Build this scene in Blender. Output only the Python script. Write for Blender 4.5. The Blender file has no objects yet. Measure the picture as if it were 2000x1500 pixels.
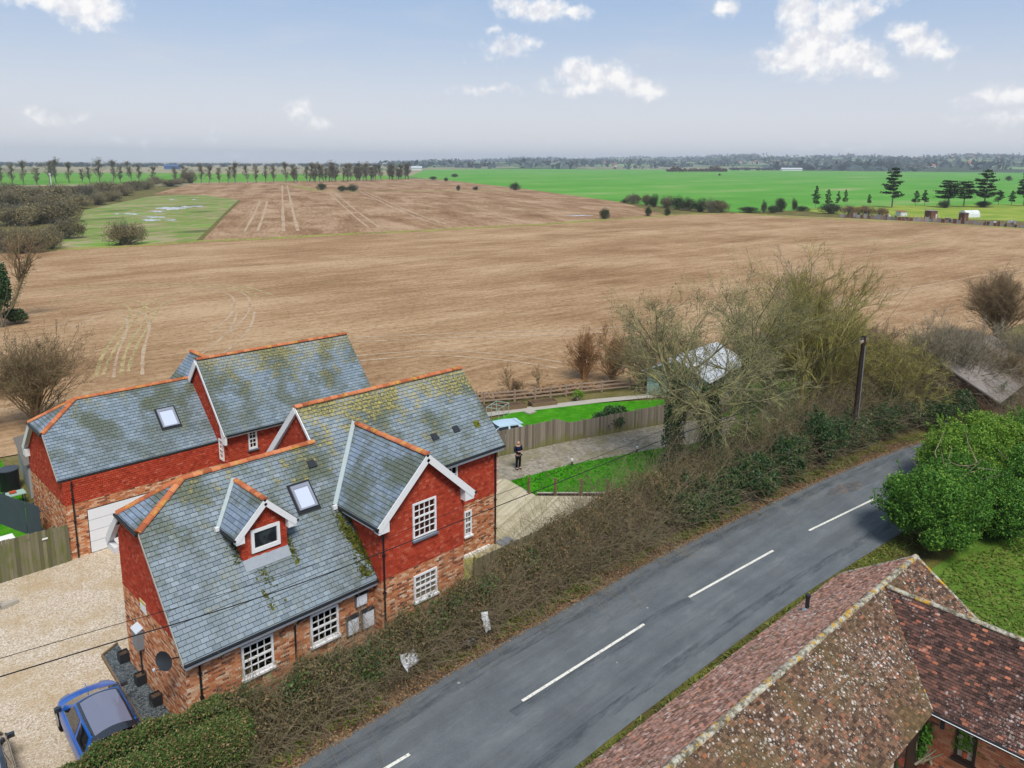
import bpy, math, random
import numpy as np
from mathutils import Vector, Matrix
R = math.radians
S = bpy.context.scene
COL = S.collection
# ------------------------------------------------------------------ camera, world, sun, exposure
CAM = np.array([-7.764, -22.25, 18.0]); FPX = 1498.2; PITCH = R(10.609); YAW = R(-44.562); ROLL = R(0.303); PY = 598.2
_f = np.array([-math.sin(YAW)*math.cos(PITCH), math.cos(YAW)*math.cos(PITCH), -math.sin(PITCH)])
_r = np.array([math.cos(YAW), math.sin(YAW), 0.0]); _u = np.cross(_r, _f)
CR = _r*math.cos(ROLL) + _u*math.sin(ROLL); CU = -_r*math.sin(ROLL) + _u*math.cos(ROLL); CF = _f
cd = bpy.data.cameras.new('camera'); cam = bpy.data.objects.new('camera', cd); COL.objects.link(cam)
cd.sensor_width = 36.0; cd.lens = FPX/2000*36.0; cd.shift_y = -(750-PY)/2000; cd.clip_start = .5; cd.clip_end = 60000
cam.matrix_world = Matrix([[CR[0], CU[0], -CF[0], CAM[0]], [CR[1], CU[1], -CF[1], CAM[1]], [CR[2], CU[2], -CF[2], CAM[2]], [0, 0, 0, 1]])
S.camera = cam

def ray(px, py): return CF + CR*(px-1000)/FPX + CU*(PY-py)/FPX
def at(px, py, z=0.0):
    d = ray(px, py); return CAM + d*(z-CAM[2])/d[2]
def aty(px, py, Y):
    d = ray(px, py); return CAM + d*(Y-CAM[1])/d[1]
def atx(px, py, X):
    d = ray(px, py); return CAM + d*(X-CAM[0])/d[0]
def height(px, foot, top):          # height of something upright standing on the ground
    b = at(px, foot); d = ray(px, top); h = np.array([CF[0], CF[1], 0])
    return float((CAM + d*((b-CAM)@h)/(d@h))[2])
def metres(px, foot, wpx):          # width on the ground at that foot point
    return float((at(px, foot)-CAM)@CF*wpx/FPX)

SUN_AZ = math.atan2(-0.45, -0.89); SUN_EL = R(56)      # azimuth measured from +Y towards +X
sd = bpy.data.lights.new('sun', 'SUN'); sun = bpy.data.objects.new('sun', sd); COL.objects.link(sun)
sd.energy = 3.2; sd.angle = R(18); sd.color = (1.0, .95, .87)
sdir = Vector((math.sin(SUN_AZ)*math.cos(SUN_EL), math.cos(SUN_AZ)*math.cos(SUN_EL), math.sin(SUN_EL)))
sun.rotation_euler = sdir.to_track_quat('Z', 'Y').to_euler(); sun.location = (30, -40, 60)
S.view_settings.view_transform = 'Standard'; S.view_settings.look = 'None'; S.view_settings.gamma = 1.0
S.view_settings.use_curve_mapping = False; S.view_settings.exposure = 0.24
S.cycles.volume_bounces = 0; S.cycles.max_bounces = 6; S.cycles.transparent_max_bounces = 12
S.cycles.use_denoising = True

# ------------------------------------------------------------------ node helper
class NT:
    def __init__(s, nt): s.nt = nt; s.n = nt.nodes; s.l = nt.links
    def node(s, t, **k):
        x = s.n.new(t)
        for a, b in k.items(): setattr(x, a, b)
        return x
    def put(s, sock, v):
        if v is None: return
        if isinstance(v, bpy.types.NodeSocket): s.l.new(v, sock)
        else:
            if sock.type == 'RGBA' and not isinstance(v, (int, float)) and len(v) == 3: v = (*v, 1)
            sock.default_value = v
    def math(s, op, a, b=None, c=None, clamp=False):
        x = s.node('ShaderNodeMath', operation=op, use_clamp=clamp)
        for i, v in enumerate((a, b, c)): s.put(x.inputs[i], v)
        return x.outputs[0]
    def vmath(s, op, a, b=None, out=0):
        x = s.node('ShaderNodeVectorMath', operation=op); s.put(x.inputs[0], a)
        if b is not None: s.put(x.inputs[1], b)
        return x.outputs[out]
    def pos(s): return s.node('ShaderNodeNewGeometry').outputs['Position']
    def scaled(s, v, sc, rot=(0, 0, 0)):
        x = s.node('ShaderNodeMapping'); s.put(x.inputs[0], v); x.inputs['Scale'].default_value = sc; x.inputs['Rotation'].default_value = rot
        return x.outputs[0]
    def noise(s, v, scale, detail=4, rough=.55, dist=0.0):
        x = s.node('ShaderNodeTexNoise'); s.put(x.inputs['Vector'], v); x.inputs['Scale'].default_value = scale
        x.inputs['Detail'].default_value = detail; x.inputs['Roughness'].default_value = rough; x.inputs['Distortion'].default_value = dist
        return x.outputs['Fac']
    def voro(s, v, scale, out='Distance', feature='F1', rnd=1.0):
        x = s.node('ShaderNodeTexVoronoi', feature=feature); s.put(x.inputs['Vector'], v); x.inputs['Scale'].default_value = scale
        x.inputs['Randomness'].default_value = rnd
        return x.outputs[out]
    def ramp(s, f, pts, interp='LINEAR'):
        x = s.node('ShaderNodeValToRGB'); s.put(x.inputs[0], f); e = x.color_ramp.elements; x.color_ramp.interpolation = interp
        while len(e) < len(pts): e.new(.5)
        for q, (p, c) in zip(e, pts):
            q.position = p; q.color = (c, c, c, 1) if isinstance(c, (int, float)) else (*c, 1)
        return x.outputs[0]
    def step(s, f, a, b):
        x = s.node('ShaderNodeMapRange', interpolation_type='SMOOTHSTEP'); s.put(x.inputs[0], f)
        s.put(x.inputs[1], a); s.put(x.inputs[2], b); return x.outputs[0]
    def mix(s, f, a, b, mode='MIX'):
        x = s.node('ShaderNodeMix', data_type='RGBA', blend_type=mode); s.put(x.inputs[0], f); s.put(x.inputs[6], a); s.put(x.inputs[7], b)
        return x.outputs[2]
    def mixf(s, f, a, b):
        x = s.node('ShaderNodeMix', data_type='FLOAT'); s.put(x.inputs[0], f); s.put(x.inputs[2], a); s.put(x.inputs[3], b)
        return x.outputs[0]
    def sep(s, v):
        x = s.node('ShaderNodeSeparateXYZ'); s.put(x.inputs[0], v); return x.outputs
    def comb(s, a, b, c):
        x = s.node('ShaderNodeCombineXYZ')
        for i, v in enumerate((a, b, c)): s.put(x.inputs[i], v)
        return x.outputs[0]
    def rnd(s):                                     # one random number per piece (separate object or island of a joined mesh)
        a = s.node('ShaderNodeObjectInfo').outputs['Random']; b = s.node('ShaderNodeNewGeometry').outputs['Random Per Island']
        return s.math('FRACT', s.math('ADD', a, b))
    def rnd2(s, r, k): return s.math('FRACT', s.math('MULTIPLY', r, k))

MATS = {}
def mat(name, fn, rough=.85, spec=.25, bump=None, **kw):
    m = bpy.data.materials.new(name); m.use_nodes = True; nt = m.node_tree; nt.nodes.clear(); h = NT(nt)
    b = h.node('ShaderNodeBsdfPrincipled'); o = h.node('ShaderNodeOutputMaterial'); h.l.new(b.outputs[0], o.inputs[0])
    c = fn(h) if callable(fn) else fn
    if isinstance(c, tuple) and len(c) == 2 and isinstance(c[0], bpy.types.NodeSocket):
        c, hgt = c
        bp = h.node('ShaderNodeBump'); bp.inputs['Strength'].default_value = kw.get('bstr', .5); bp.inputs['Distance'].default_value = kw.get('bdist', .03)
        h.put(bp.inputs['Height'], hgt); h.l.new(bp.outputs[0], b.inputs['Normal'])
    if rough >= .8: spec *= .3
    h.put(b.inputs['Base Color'], c); b.inputs['Roughness'].default_value = rough; b.inputs['Specular IOR Level'].default_value = spec
    if 'metal' in kw: b.inputs['Metallic'].default_value = kw['metal']
    if 'coat' in kw: b.inputs['Coat Weight'].default_value = kw['coat']; b.inputs['Coat Roughness'].default_value = .05
    if kw.get('alpha'): h.put(b.inputs['Alpha'], kw['alpha'](h))
    if kw.get('trans'):                            # thin leaves let light through
        t = h.node('ShaderNodeBsdfTranslucent'); h.put(t.inputs[0], c); mx = h.node('ShaderNodeMixShader'); mx.inputs[0].default_value = kw['trans']
        h.l.new(b.outputs[0], mx.inputs[1]); h.l.new(t.outputs[0], mx.inputs[2]); h.l.new(mx.outputs[0], o.inputs[0])
    MATS[name] = m; return m

# ------------------------------------------------------------------ sky: Nishita + a thin high veil + cumulus placed by direction
W = bpy.data.worlds.new('World'); S.world = W; W.use_nodes = True
def build_sky():
    nt = W.node_tree; nt.nodes.clear(); h = NT(nt)
    sk = h.node('ShaderNodeTexSky', sky_type='NISHITA'); sk.sun_disc = False; sk.sun_elevation = SUN_EL; sk.sun_rotation = SUN_AZ
    sk.altitude = 0; sk.air_density = 1.0; sk.dust_density = 1.2; sk.ozone_density = 1.2
    d = h.node('ShaderNodeTexCoord').outputs['Generated']; x, y, z = h.sep(d)
    el = h.math('ARCSINE', z)
    c0 = math.atan2(CF[0], CF[1])                       # azimuth of the view, rotate so that az=0 lies there
    fx = h.math('ADD', h.math('MULTIPLY', x, math.sin(c0)), h.math('MULTIPLY', y, math.cos(c0)))
    rx = h.math('SUBTRACT', h.math('MULTIPLY', x, math.cos(c0)), h.math('MULTIPLY', y, math.sin(c0)))
    az = h.math('ARCTAN2', rx, fx)
    v = h.comb(az, el, 0.0)
    def ang(px, py):
        q = ray(px, py); q = q/np.linalg.norm(q)
        f_ = q[0]*math.sin(c0)+q[1]*math.cos(c0); r_ = q[0]*math.cos(c0)-q[1]*math.sin(c0)
        return math.atan2(r_, f_), math.asin(q[2])
    wv = h.node('ShaderNodeTexNoise'); h.put(wv.inputs['Vector'], v); wv.inputs['Scale'].default_value = 26; wv.inputs['Detail'].default_value = 5
    warp = h.vmath('MULTIPLY', h.vmath('SUBTRACT', wv.outputs['Color'], (.5, .5, .5)), (.035, .028, 0))
    vw = h.vmath('ADD', v, warp)
    # (centre px, half width px, half height px, weight)
    blobs = [(105,-10,85,30,1.1),(165,10,60,34,1.1),(190,-5,40,40,1),(75,238,28,14,.75),(62,222,12,16,.7),(105,238,16,10,.75),(146,233,22,11,.6),
             (590,222,30,22,.9),(615,245,30,16,.85),(578,210,18,12,.8),(1050,18,75,22,.9),(1010,10,50,20,.8),(1120,20,40,16,.7),
             (1130,140,36,28,1.1),(1175,150,60,32,1.15),(1240,168,50,22,1.0),(1275,176,28,12,.9),(1180,172,110,14,.95),
             (1418,15,26,20,.9),(1560,25,40,60,1.0),(1590,95,62,48,1.15),(1625,35,36,40,1.05),(1640,110,60,30,1.0),(1690,112,36,34,1.05),(1715,130,24,22,.95),(1500,112,36,12,.6),(1560,120,60,22,.9),
             (1690,15,36,16,.7),(1740,4,30,10,.6),(1770,65,30,20,.95),(1800,85,36,22,1.0),(1840,105,34,16,.9),(1860,130,16,10,.6),
             (1950,195,60,18,.8),(1985,185,40,18,.8),(1990,95,5,5,.3),(990,92,60,22,.55),(1030,88,28,18,.6),(965,60,20,10,.5),(950,176,80,10,.55),(1060,165,36,16,.35),
             (285,275,34,9,.55),(210,276,26,8,.5),(420,262,24,14,.4),(1950,235,70,14,.4),(1640,290,90,8,.35),(450,305,100,8,.35)]
    tot = None
    for (px, py, wx, wy, k) in blobs:
        a, e = ang(px, py); sx = wx/FPX*1.0; sy = wy/FPX*1.0
        q = h.vmath('MULTIPLY', h.vmath('SUBTRACT', vw, (a, e, 0)), (1/sx, 1/sy, 0))
        g = h.math('MULTIPLY', h.math('SUBTRACT', 1.25, h.vmath('LENGTH', q, out=1)), k)
        tot = g if tot is None else h.math('MAXIMUM', tot, g)
    # the rest of the sky carries the same kind of scattered cumulus
    seen = h.step(h.math('ABSOLUTE', az), .62, .75)
    high = h.step(el, .26, .34)
    out = h.math('MAXIMUM', seen, high)
    gn = h.noise(h.scaled(d, (1, 1, 2.2)), 4.0, 5, .55)
    tot = h.math('MAXIMUM', tot, h.math('SUBTRACT', h.math('MULTIPLY', h.math('SUBTRACT', gn, .55), 4.5), h.math('MULTIPLY', h.math('SUBTRACT', 1.0, out), 5.0)))
    fine = h.noise(v, 70, 6, .6); big = h.noise(v, 22, 4, .5)
    dens = h.math('ADD', tot, h.math('ADD', h.math('MULTIPLY', h.math('SUBTRACT', fine, .5), 1.5), h.math('MULTIPLY', h.math('SUBTRACT', big, .5), .9)))
    a_c = h.math('MULTIPLY', h.step(dens, .02, .9), .96)
    # wispy cirrus
    ci = h.noise(h.scaled(v, (5, 26, 1), (0, 0, R(-8))), 1.0, 6, .6, .6)
    a_w = h.math('MULTIPLY', h.step(ci, .47, .85), .5)
    veil = h.math('ADD', .72, h.math('MULTIPLY', h.step(el, .30, -.02), .2))
    vcol = h.mix(h.step(el, .22, .0), (3.6, 4.95, 7.15), (7.3, 7.25, 7.4))
    base = h.mix(veil, h.mix(1.0, sk.outputs[0], (.8, .8, .8), 'MULTIPLY'), vcol)
    base = h.mix(a_w, base, (5.9, 6.1, 6.6))
    shade = h.noise(h.vmath('ADD', v, (0.0, .012, 0)), 55, 5, .55)
    cc = h.mix(h.step(shade, .35, .62), (6.6, 6.7, 7.2), (9.0, 8.85, 8.7))
    colr = h.mix(a_c, base, cc)
    bg = h.node('ShaderNodeBackground'); h.put(bg.inputs[0], colr); bg.inputs[1].default_value = SKY_STRENGTH
    o = h.node('ShaderNodeOutputWorld'); h.l.new(bg.outputs[0], o.inputs[0])
SKY_STRENGTH = 0.1
build_sky()

# ------------------------------------------------------------------ mesh helpers
rng = np.random.default_rng(7); random.seed(7)
def npmesh(name, V, F, smooth=False):
    V = np.asarray(V, np.float32); F = np.asarray(F, np.int32); k = F.shape[1]
    me = bpy.data.meshes.new(name); me.vertices.add(len(V)); me.vertices.foreach_set('co', V.ravel())
    me.loops.add(F.size); me.loops.foreach_set('vertex_index', F.ravel())
    me.polygons.add(len(F)); me.polygons.foreach_set('loop_start', np.arange(len(F), dtype=np.int32)*k)
    try: me.polygons.foreach_set('loop_total', np.full(len(F), k, np.int32))
    except Exception: pass
    if smooth: me.polygons.foreach_set('use_smooth', np.ones(len(F), bool))
    me.update(calc_edges=True); return me
def obj(name, me, m=None, parent=None, loc=None, rot=None, mw=None):
    if m is not None and not me.materials: me.materials.append(MATS[m] if isinstance(m, str) else m)
    o = bpy.data.objects.new(name, me); COL.objects.link(o)
    if parent is not None: o.parent = parent
    if mw is not None: o.matrix_local = mw
    else:
        if loc is not None: o.location = loc
        if rot is not None: o.rotation_euler = rot
    return o
def tag(o, label=None, cat=None, group=None, kind=None):
    if label: o['label'] = label
    if cat: o['category'] = cat
    if group: o['group'] = group
    if kind: o['kind'] = kind
    return o
def thing(name, label, cat, loc=(0, 0, 0), rz=0.0, group=None):
    o = bpy.data.objects.new(name, None); COL.objects.link(o); o.empty_display_size = .3
    o.location = loc; o.rotation_euler = (0, 0, rz); return tag(o, label, cat, group)
class MB:
    def __init__(s): s.v = []; s.f = []
    def add(s, V, F):
        n = len(s.v); s.v += [tuple(map(float, q)) for q in V]; s.f += [tuple(i+n for i in q) for q in F]; return s
    def box(s, c, d, rz=0.0):
        cx, cy, cz = c; x, y, z = d[0]/2, d[1]/2, d[2]/2; ca, sa = math.cos(rz), math.sin(rz)
        V = [(cx+a*x*ca-b*y*sa, cy+a*x*sa+b*y*ca, cz+e*z) for e in (-1, 1) for a, b in ((-1, -1), (1, -1), (1, 1), (-1, 1))]
        return s.add(V, [(3, 2, 1, 0), (4, 5, 6, 7), (0, 1, 5, 4), (1, 2, 6, 5), (2, 3, 7, 6), (3, 0, 4, 7)])
    def bb(s, x0, x1, y0, y1, z0, z1): return s.box(((x0+x1)/2, (y0+y1)/2, (z0+z1)/2), (x1-x0, y1-y0, z1-z0))
    def slab(s, pts, th):                             # 3D polygon extruded against its normal
        P = [Vector(p) for p in pts]; n = (P[1]-P[0]).cross(P[2]-P[0]).normalized(); k = len(P)
        V = P + [p - n*th for p in P]
        return s.add(V, [tuple(range(k)), tuple(range(2*k-1, k-1, -1))] + [(i, k+i, k+(i+1) % k, (i+1) % k) for i in range(k)])
    def bar(s, a, b, w, d=None, up=(0, 0, 1)):        # box beam from a to b
        a, b = Vector(a), Vector(b); t = (b-a).normalized(); u = Vector(up); x = t.cross(u)
        if x.length < 1e-4: x = t.cross(Vector((1, 0, 0)))
        x.normalize(); y = x.cross(t); d = d or w
        V = [p + x*(i*w/2) + y*(j*d/2) for p in (a, b) for i, j in ((-1, -1), (1, -1), (1, 1), (-1, 1))]
        return s.add(V, [(0, 1, 2, 3), (7, 6, 5, 4), (0, 4, 5, 1), (1, 5, 6, 2), (2, 6, 7, 3), (3, 7, 4, 0)])
    def tube(s, pts, r, n=8, cap=True):
        P = [Vector(p) for p in pts]; rs = r if isinstance(r, (list, tuple)) else [r]*len(P); V = []
        for i, p in enumerate(P):
            t = (P[min(i+1, len(P)-1)]-P[max(i-1, 0)]).normalized(); x = t.cross(Vector((0, 0, 1)))
            if x.length < 1e-3: x = Vector((1, 0, 0))
            x.normalize(); y = t.cross(x)
            V += [p + (x*math.cos(a)+y*math.sin(a))*rs[i] for a in (k*2*math.pi/n for k in range(n))]
        F = [(i*n+k, i*n+(k+1) % n, (i+1)*n+(k+1) % n, (i+1)*n+k) for i in range(len(P)-1) for k in range(n)]
        if cap: F += [tuple(range(n-1, -1, -1)), tuple((len(P)-1)*n+k for k in range(n))]
        return s.add(V, F)
    def build(s, name, m=None, parent=None, smooth=False, **k):
        me = bpy.data.meshes.new(name); me.from_pydata(s.v, [], s.f)
        if smooth: me.polygons.foreach_set('use_smooth', np.ones(len(me.polygons), bool))
        me.update(); return obj(name, me, m, parent, **k)

# ------------------------------------------------------------------ pieces laid on a plane (bricks, tiles, slates)
def clip_half(P, a, b):
    out = []
    for i in range(len(P)):
        p, q = P[i], P[(i+1) % len(P)]
        sp = (b[0]-a[0])*(p[1]-a[1])-(b[1]-a[1])*(p[0]-a[0]); sq = (b[0]-a[0])*(q[1]-a[1])-(b[1]-a[1])*(q[0]-a[0])
        if sp >= 0: out.append(p)
        if sp*sq < 0:
            t = sp/(sp-sq); out.append((p[0]+(q[0]-p[0])*t, p[1]+(q[1]-p[1])*t))
    return out
def clad(name, parent, o, u, v, poly, pw, ph, th, m, singles=0, holes=(), gap=.011, vgap=None, wedge=True, stagger=.5, jit=.15, sub=None, lift=0.0, inst_parent=None):
    """pieces pw x ph over the convex polygon poly (plane coordinates, counter-clockwise); the nearest `singles` become objects of their own"""
    o = Vector(o); u = Vector(u).normalized(); v = Vector(v).normalized(); n = u.cross(v); vgap = gap if vgap is None else vgap
    us = [p[0] for p in poly]; vs = [p[1] for p in poly]; rnd = random.Random(name+str(o))
    full = []; MBj = MB()
    j0 = int(math.floor(min(vs)/ph)); j1 = int(math.ceil(max(vs)/ph))
    for j in range(j0, j1):
        off = (stagger*pw if j % 2 else 0)
        i0 = int(math.floor((min(us)-off)/pw))-1; i1 = int(math.ceil((max(us)-off)/pw))+1
        for i in range(i0, i1):
            a, b = off+i*pw+gap/2, off+(i+1)*pw-gap/2; c, d = j*ph+vgap/2, (j+1)*ph-vgap/2
            rects = [(a, b, c, d)]
            for (h0, h1, g0, g1) in holes:
                nr = []
                for (a_, b_, c_, d_) in rects:
                    if b_ <= h0 or a_ >= h1 or d_ <= g0 or c_ >= g1: nr.append((a_, b_, c_, d_)); continue
                    if a_ < h0: nr.append((a_, h0, c_, d_))
                    if b_ > h1: nr.append((h1, b_, c_, d_))
                    m0, m1 = max(a_, h0), min(b_, h1)
                    if c_ < g0: nr.append((m0, m1, c_, g0))
                    if d_ > g1: nr.append((m0, m1, g1, d_))
                rects = nr
            for (a_, b_, c_, d_) in rects:
                P = [(a_, c_), (b_, c_), (b_, d_), (a_, d_)]
                for k in range(len(poly)):
                    P = clip_half(P, poly[k], poly[(k+1) % len(poly)])
                    if len(P) < 3: break
                if len(P) < 3: continue
                A = sum(P[k][0]*P[(k+1) % len(P)][1]-P[(k+1) % len(P)][0]*P[k][1] for k in range(len(P)))/2
                if A < pw*ph*.04: continue
                whole = A > (pw-gap)*(ph-vgap)*.995
                w = o+u*((a_+b_)/2)+v*((c_+d_)/2)
                dist = (w-Vector(CAM)).length
                full.append((whole, dist, P, c_, d_))
    order = sorted([k for k in range(len(full)) if full[k][0]], key=lambda k: full[k][1])[:singles]; sset = set(order)
    def prism(P, c_, d_, dz, tw):
        V = []; k = len(P); um = sum(p[0] for p in P)/k
        for (x, y) in P:
            t = (y-c_)/max(d_-c_, 1e-6); hgt = (th*(1-.72*t) if wedge else th)+dz+tw*(x-um)
            V.append((x, y, hgt))
        V += [(x, y, 0.0) for x, y in P]
        return V, [tuple(range(k))]+[(q, k+q, k+(q+1) % k, (q+1) % k) for q in range(k)]
    for k, (wh, ds, P, c_, d_) in enumerate(full):
        if k in sset: continue
        V, F = prism(P, c_, d_, rnd.uniform(-1, 1)*th*jit, rnd.uniform(-1, 1)*th*jit/pw)
        MBj.add([o+u*x+v*y+n*(z+lift) for x, y, z in V], F)
    if sset:
        V, F = prism([(-(pw-gap)/2, -(ph-vgap)/2), ((pw-gap)/2, -(ph-vgap)/2), ((pw-gap)/2, (ph-vgap)/2), (-(pw-gap)/2, (ph-vgap)/2)], -(ph-vgap)/2, (ph-vgap)/2, 0, 0)
        me = bpy.data.meshes.new(name); me.from_pydata(V, [], F); me.update(); me.materials.append(MATS[m])
        M = Matrix(((u.x, v.x, n.x, 0), (u.y, v.y, n.y, 0), (u.z, v.z, n.z, 0), (0, 0, 0, 1)))
        for k in order:
            P = full[k][2]; cx = (P[0][0]+P[2][0])/2; cy = (P[0][1]+P[2][1])/2
            w = o+u*cx+v*cy+n*(lift+rnd.uniform(-.2, 1)*th*jit)
            q = obj(name, me, None, inst_parent or parent, mw=Matrix.Translation(w) @ M @ Matrix.Rotation(rnd.uniform(-.5, .5)*jit*.1, 4, 'X') @ Matrix.Rotation(rnd.uniform(-1, 1)*jit*.06, 4, 'Z'))
    if MBj.f:
        q = MBj.build(sub or name+'_cladding', m, parent); q['kind'] = 'stuff'
    return full
def ordn(k):
    w = ['first', 'second', 'third', 'fourth', 'fifth', 'sixth', 'seventh', 'eighth', 'ninth', 'tenth', 'eleventh', 'twelfth', 'thirteenth', 'fourteenth', 'fifteenth', 'sixteenth', 'seventeenth', 'eighteenth', 'nineteenth', 'twentieth']
    if k < 20: return w[k]
    tens = ['twenty', 'thirty', 'forty', 'fifty', 'sixty', 'seventy', 'eighty'][(k+1)//10-2]; r = (k+1) % 10
    return (tens+'-'+w[r-1]) if r else tens[:-1]+'ieth'
# ------------------------------------------------------------------ materials
def m_slate(lich, z0, dark=.4, tint=(1, 1, 1)):
    def f(h):
        p = h.pos(); r = h.rnd(); x, y, z = h.sep(p)
        base = h.ramp(r, [(0, (.13*tint[0], .168*tint[1], .195*tint[2])), (.12, (.175*tint[0], .218*tint[1], .25*tint[2])), (.8, (.205*tint[0], .252*tint[1], .288*tint[2])), (1, (.245*tint[0], .292*tint[1], .33*tint[2]))])
        n1 = h.noise(p, .55, 5, .6); n2 = h.noise(p, 3.0, 5, .65); n3 = h.noise(p, 9, 4, .6)
        base = h.mix(h.math('MULTIPLY', h.step(n1, .46, .68), dark), base, (.06, .075, .062))
        hz2 = h.math('ADD', h.math('MULTIPLY', h.math('SUBTRACT', z, 3.9), .55, clamp=True), .25)
        base = h.mix(h.math('MULTIPLY', h.math('MULTIPLY', h.step(h.math('ADD', n1, h.math('MULTIPLY', n3, .35)), .58, .78), hz2), .75), base, (.085, .10, .062))
        base = h.mix(h.math('MULTIPLY', h.step(n2, .56, .7), .55), base, (.075, .088, .07))
        base = h.mix(h.math('MULTIPLY', h.step(n3, .54, .68), .35), base, (.26, .29, .27))
        streak = h.noise(h.scaled(p, (2.2, .35, .35)), 1.0, 4, .6)
        base = h.mix(h.math('MULTIPLY', h.step(streak, .5, .75), .35), base, (.20, .21, .12))
        hz = h.math('MULTIPLY', h.math('SUBTRACT', z, z0), .42, clamp=True)
        lm = h.math('ADD', h.noise(p, 2.2, 6, .7), h.math('ADD', h.math('MULTIPLY', hz, .20), h.math('MULTIPLY', h.math('SUBTRACT', z, z0+1.5), .12, clamp=True)))
        lm = h.math('ADD', lm, h.math('MULTIPLY', h.math('SUBTRACT', h.noise(p, .35, 3), .5), .35))
        lm2 = h.math('MULTIPLY', h.step(lm, .60, .74), h.step(h.noise(p, 11, 4, .6), .42, .6))
        col = h.mix(h.math('MULTIPLY', lm2, lich), base, (.42, .33, .07))
        return col, h.math('ADD', n3, h.noise(p, 40, 3))
    return f
mat('slate', m_slate(.8, 5.6), .6, .35, bstr=.25, bdist=.01)
mat('slate_clean_sky', m_slate(.12, 30, .12, (1.0, 1.04, 1.18)), .5, .4, bstr=.2, bdist=.01)  # little lichen; blue tint paints the sky's reflection on left-facing slopes
mat('slate_rear', m_slate(.55, 5.4, .45, (.94, .98, 1.02)), .6, .35, bstr=.25, bdist=.01)
mat('slate_under', (.018, .021, .022), .9)
mat('moss', lambda h: h.ramp(h.noise(h.pos(), 9, 5, .7), [(.3, (.035, .045, .012)), (.55, (.11, .12, .02)), (.75, (.28, .22, .03))]), .95, .1)
def m_clay(h):
    p = h.pos(); r = h.rnd()
    c = h.ramp(r, [(0, (.30, .085, .04)), (.5, (.47, .15, .065)), (1, (.56, .21, .10))])
    c = h.mix(h.math('MULTIPLY', h.step(h.noise(p, 2.4, 6, .7), .52, .66), .75), c, (.5, .34, .06))
    c = h.mix(h.math('MULTIPLY', h.step(h.noise(p, 7, 4, .7), .58, .7), .6), c, (.12, .07, .04))
    return c
mat('ridge_clay', m_clay, .8, .2)
def m_brick(h):
    p = h.pos(); r = h.rnd(); r2 = h.rnd2(r, 17.31)
    c = h.ramp(r, [(0, (.13, .06, .04)), (.09, (.19, .075, .045)), (.16, (.40, .125, .05)), (.42, (.52, .19, .075)), (.68, (.57, .25, .12)), (.86, (.62, .37, .22)), (1, (.68, .50, .36))])
    c = h.mix(h.math('MULTIPLY', h.step(h.noise(p, 18, 4, .7), .5, .7), .45), c, (.62, .47, .36))
    c = h.mix(h.math('MULTIPLY', h.step(h.noise(p, .8, 4), .5, .75), .25), c, (.3, .11, .05))
    return c, h.noise(p, 60, 4)
mat('brick_mix', m_brick, .9, .15, bstr=.3, bdist=.006)
mat('mortar', lambda h: h.mix(h.noise(h.pos(), 30), (.40, .31, .24), (.52, .42, .33)), .95, .1)
def m_wtile(h):
    p = h.pos(); r = h.rnd()
    c = h.ramp(r, [(0, (.24, .036, .02)), (.15, (.32, .043, .022)), (.5, (.37, .05, .025)), (.85, (.40, .062, .032)), (1, (.45, .11, .065))])
    c = h.mix(h.math('MULTIPLY', h.step(h.noise(p, 1.3, 5, .65), .5, .72), .4), c, (.24, .05, .026))
    return c, h.noise(p, 50, 3)
mat('wall_tile', m_wtile, .85, .2, bstr=.3, bdist=.006)
mat('tile_backing', (.14, .03, .02), .9)
def m_white(h):
    n = h.noise(h.pos(), 6, 5, .6); return h.mix(h.step(n, .55, .8), (.74, .74, .74), (.6, .6, .57))
mat('white_paint', m_white, .5, .35)
mat('white_door', lambda h: h.mix(h.noise(h.pos(), 1.5), (.68, .70, .73), (.74, .75, .77)), .5, .3)
mat('black_gutter', (.012, .013, .014), .35, .4)
mat('lead', lambda h: h.mix(h.noise(h.pos(), 5, 4), (.22, .25, .28), (.32, .35, .38)), .5, .4)
mat('lead_valley', lambda h: h.mix(h.noise(h.pos(), 5, 4), (.30, .36, .36), (.42, .48, .48)), .5, .4)
mat('lead_sill', (.13, .15, .19), .5, .4)
mat('glass_dark', lambda h: h.mix(h.step(h.noise(h.pos(), 2.1, 3), .45, .62), (.008, .01, .012), (.035, .045, .05)), .06, .6)
mat('skylight_glass', (.50, .55, .66), .12, .6)
mat('skylight_frame', (.22, .24, .29), .45, .5)
mat('glass_red', (.2, .01, .02), .1, .5)
mat('dark_plastic', (.02, .022, .026), .45, .4)
mat('grey_plastic', (.19, .2, .21), .5, .4)
mat('pale_plastic', (.52, .56, .62), .5, .35)
mat('sign_white', (.75, .76, .72), .6); mat('sign_yellow', (.62, .45, .04), .6)
mat('meter_white', lambda h: h.mix(h.step(h.noise(h.pos(), 14, 5, .7), .56, .72), (.66, .69, .73), (.35, .36, .36)), .55, .3)
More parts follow.
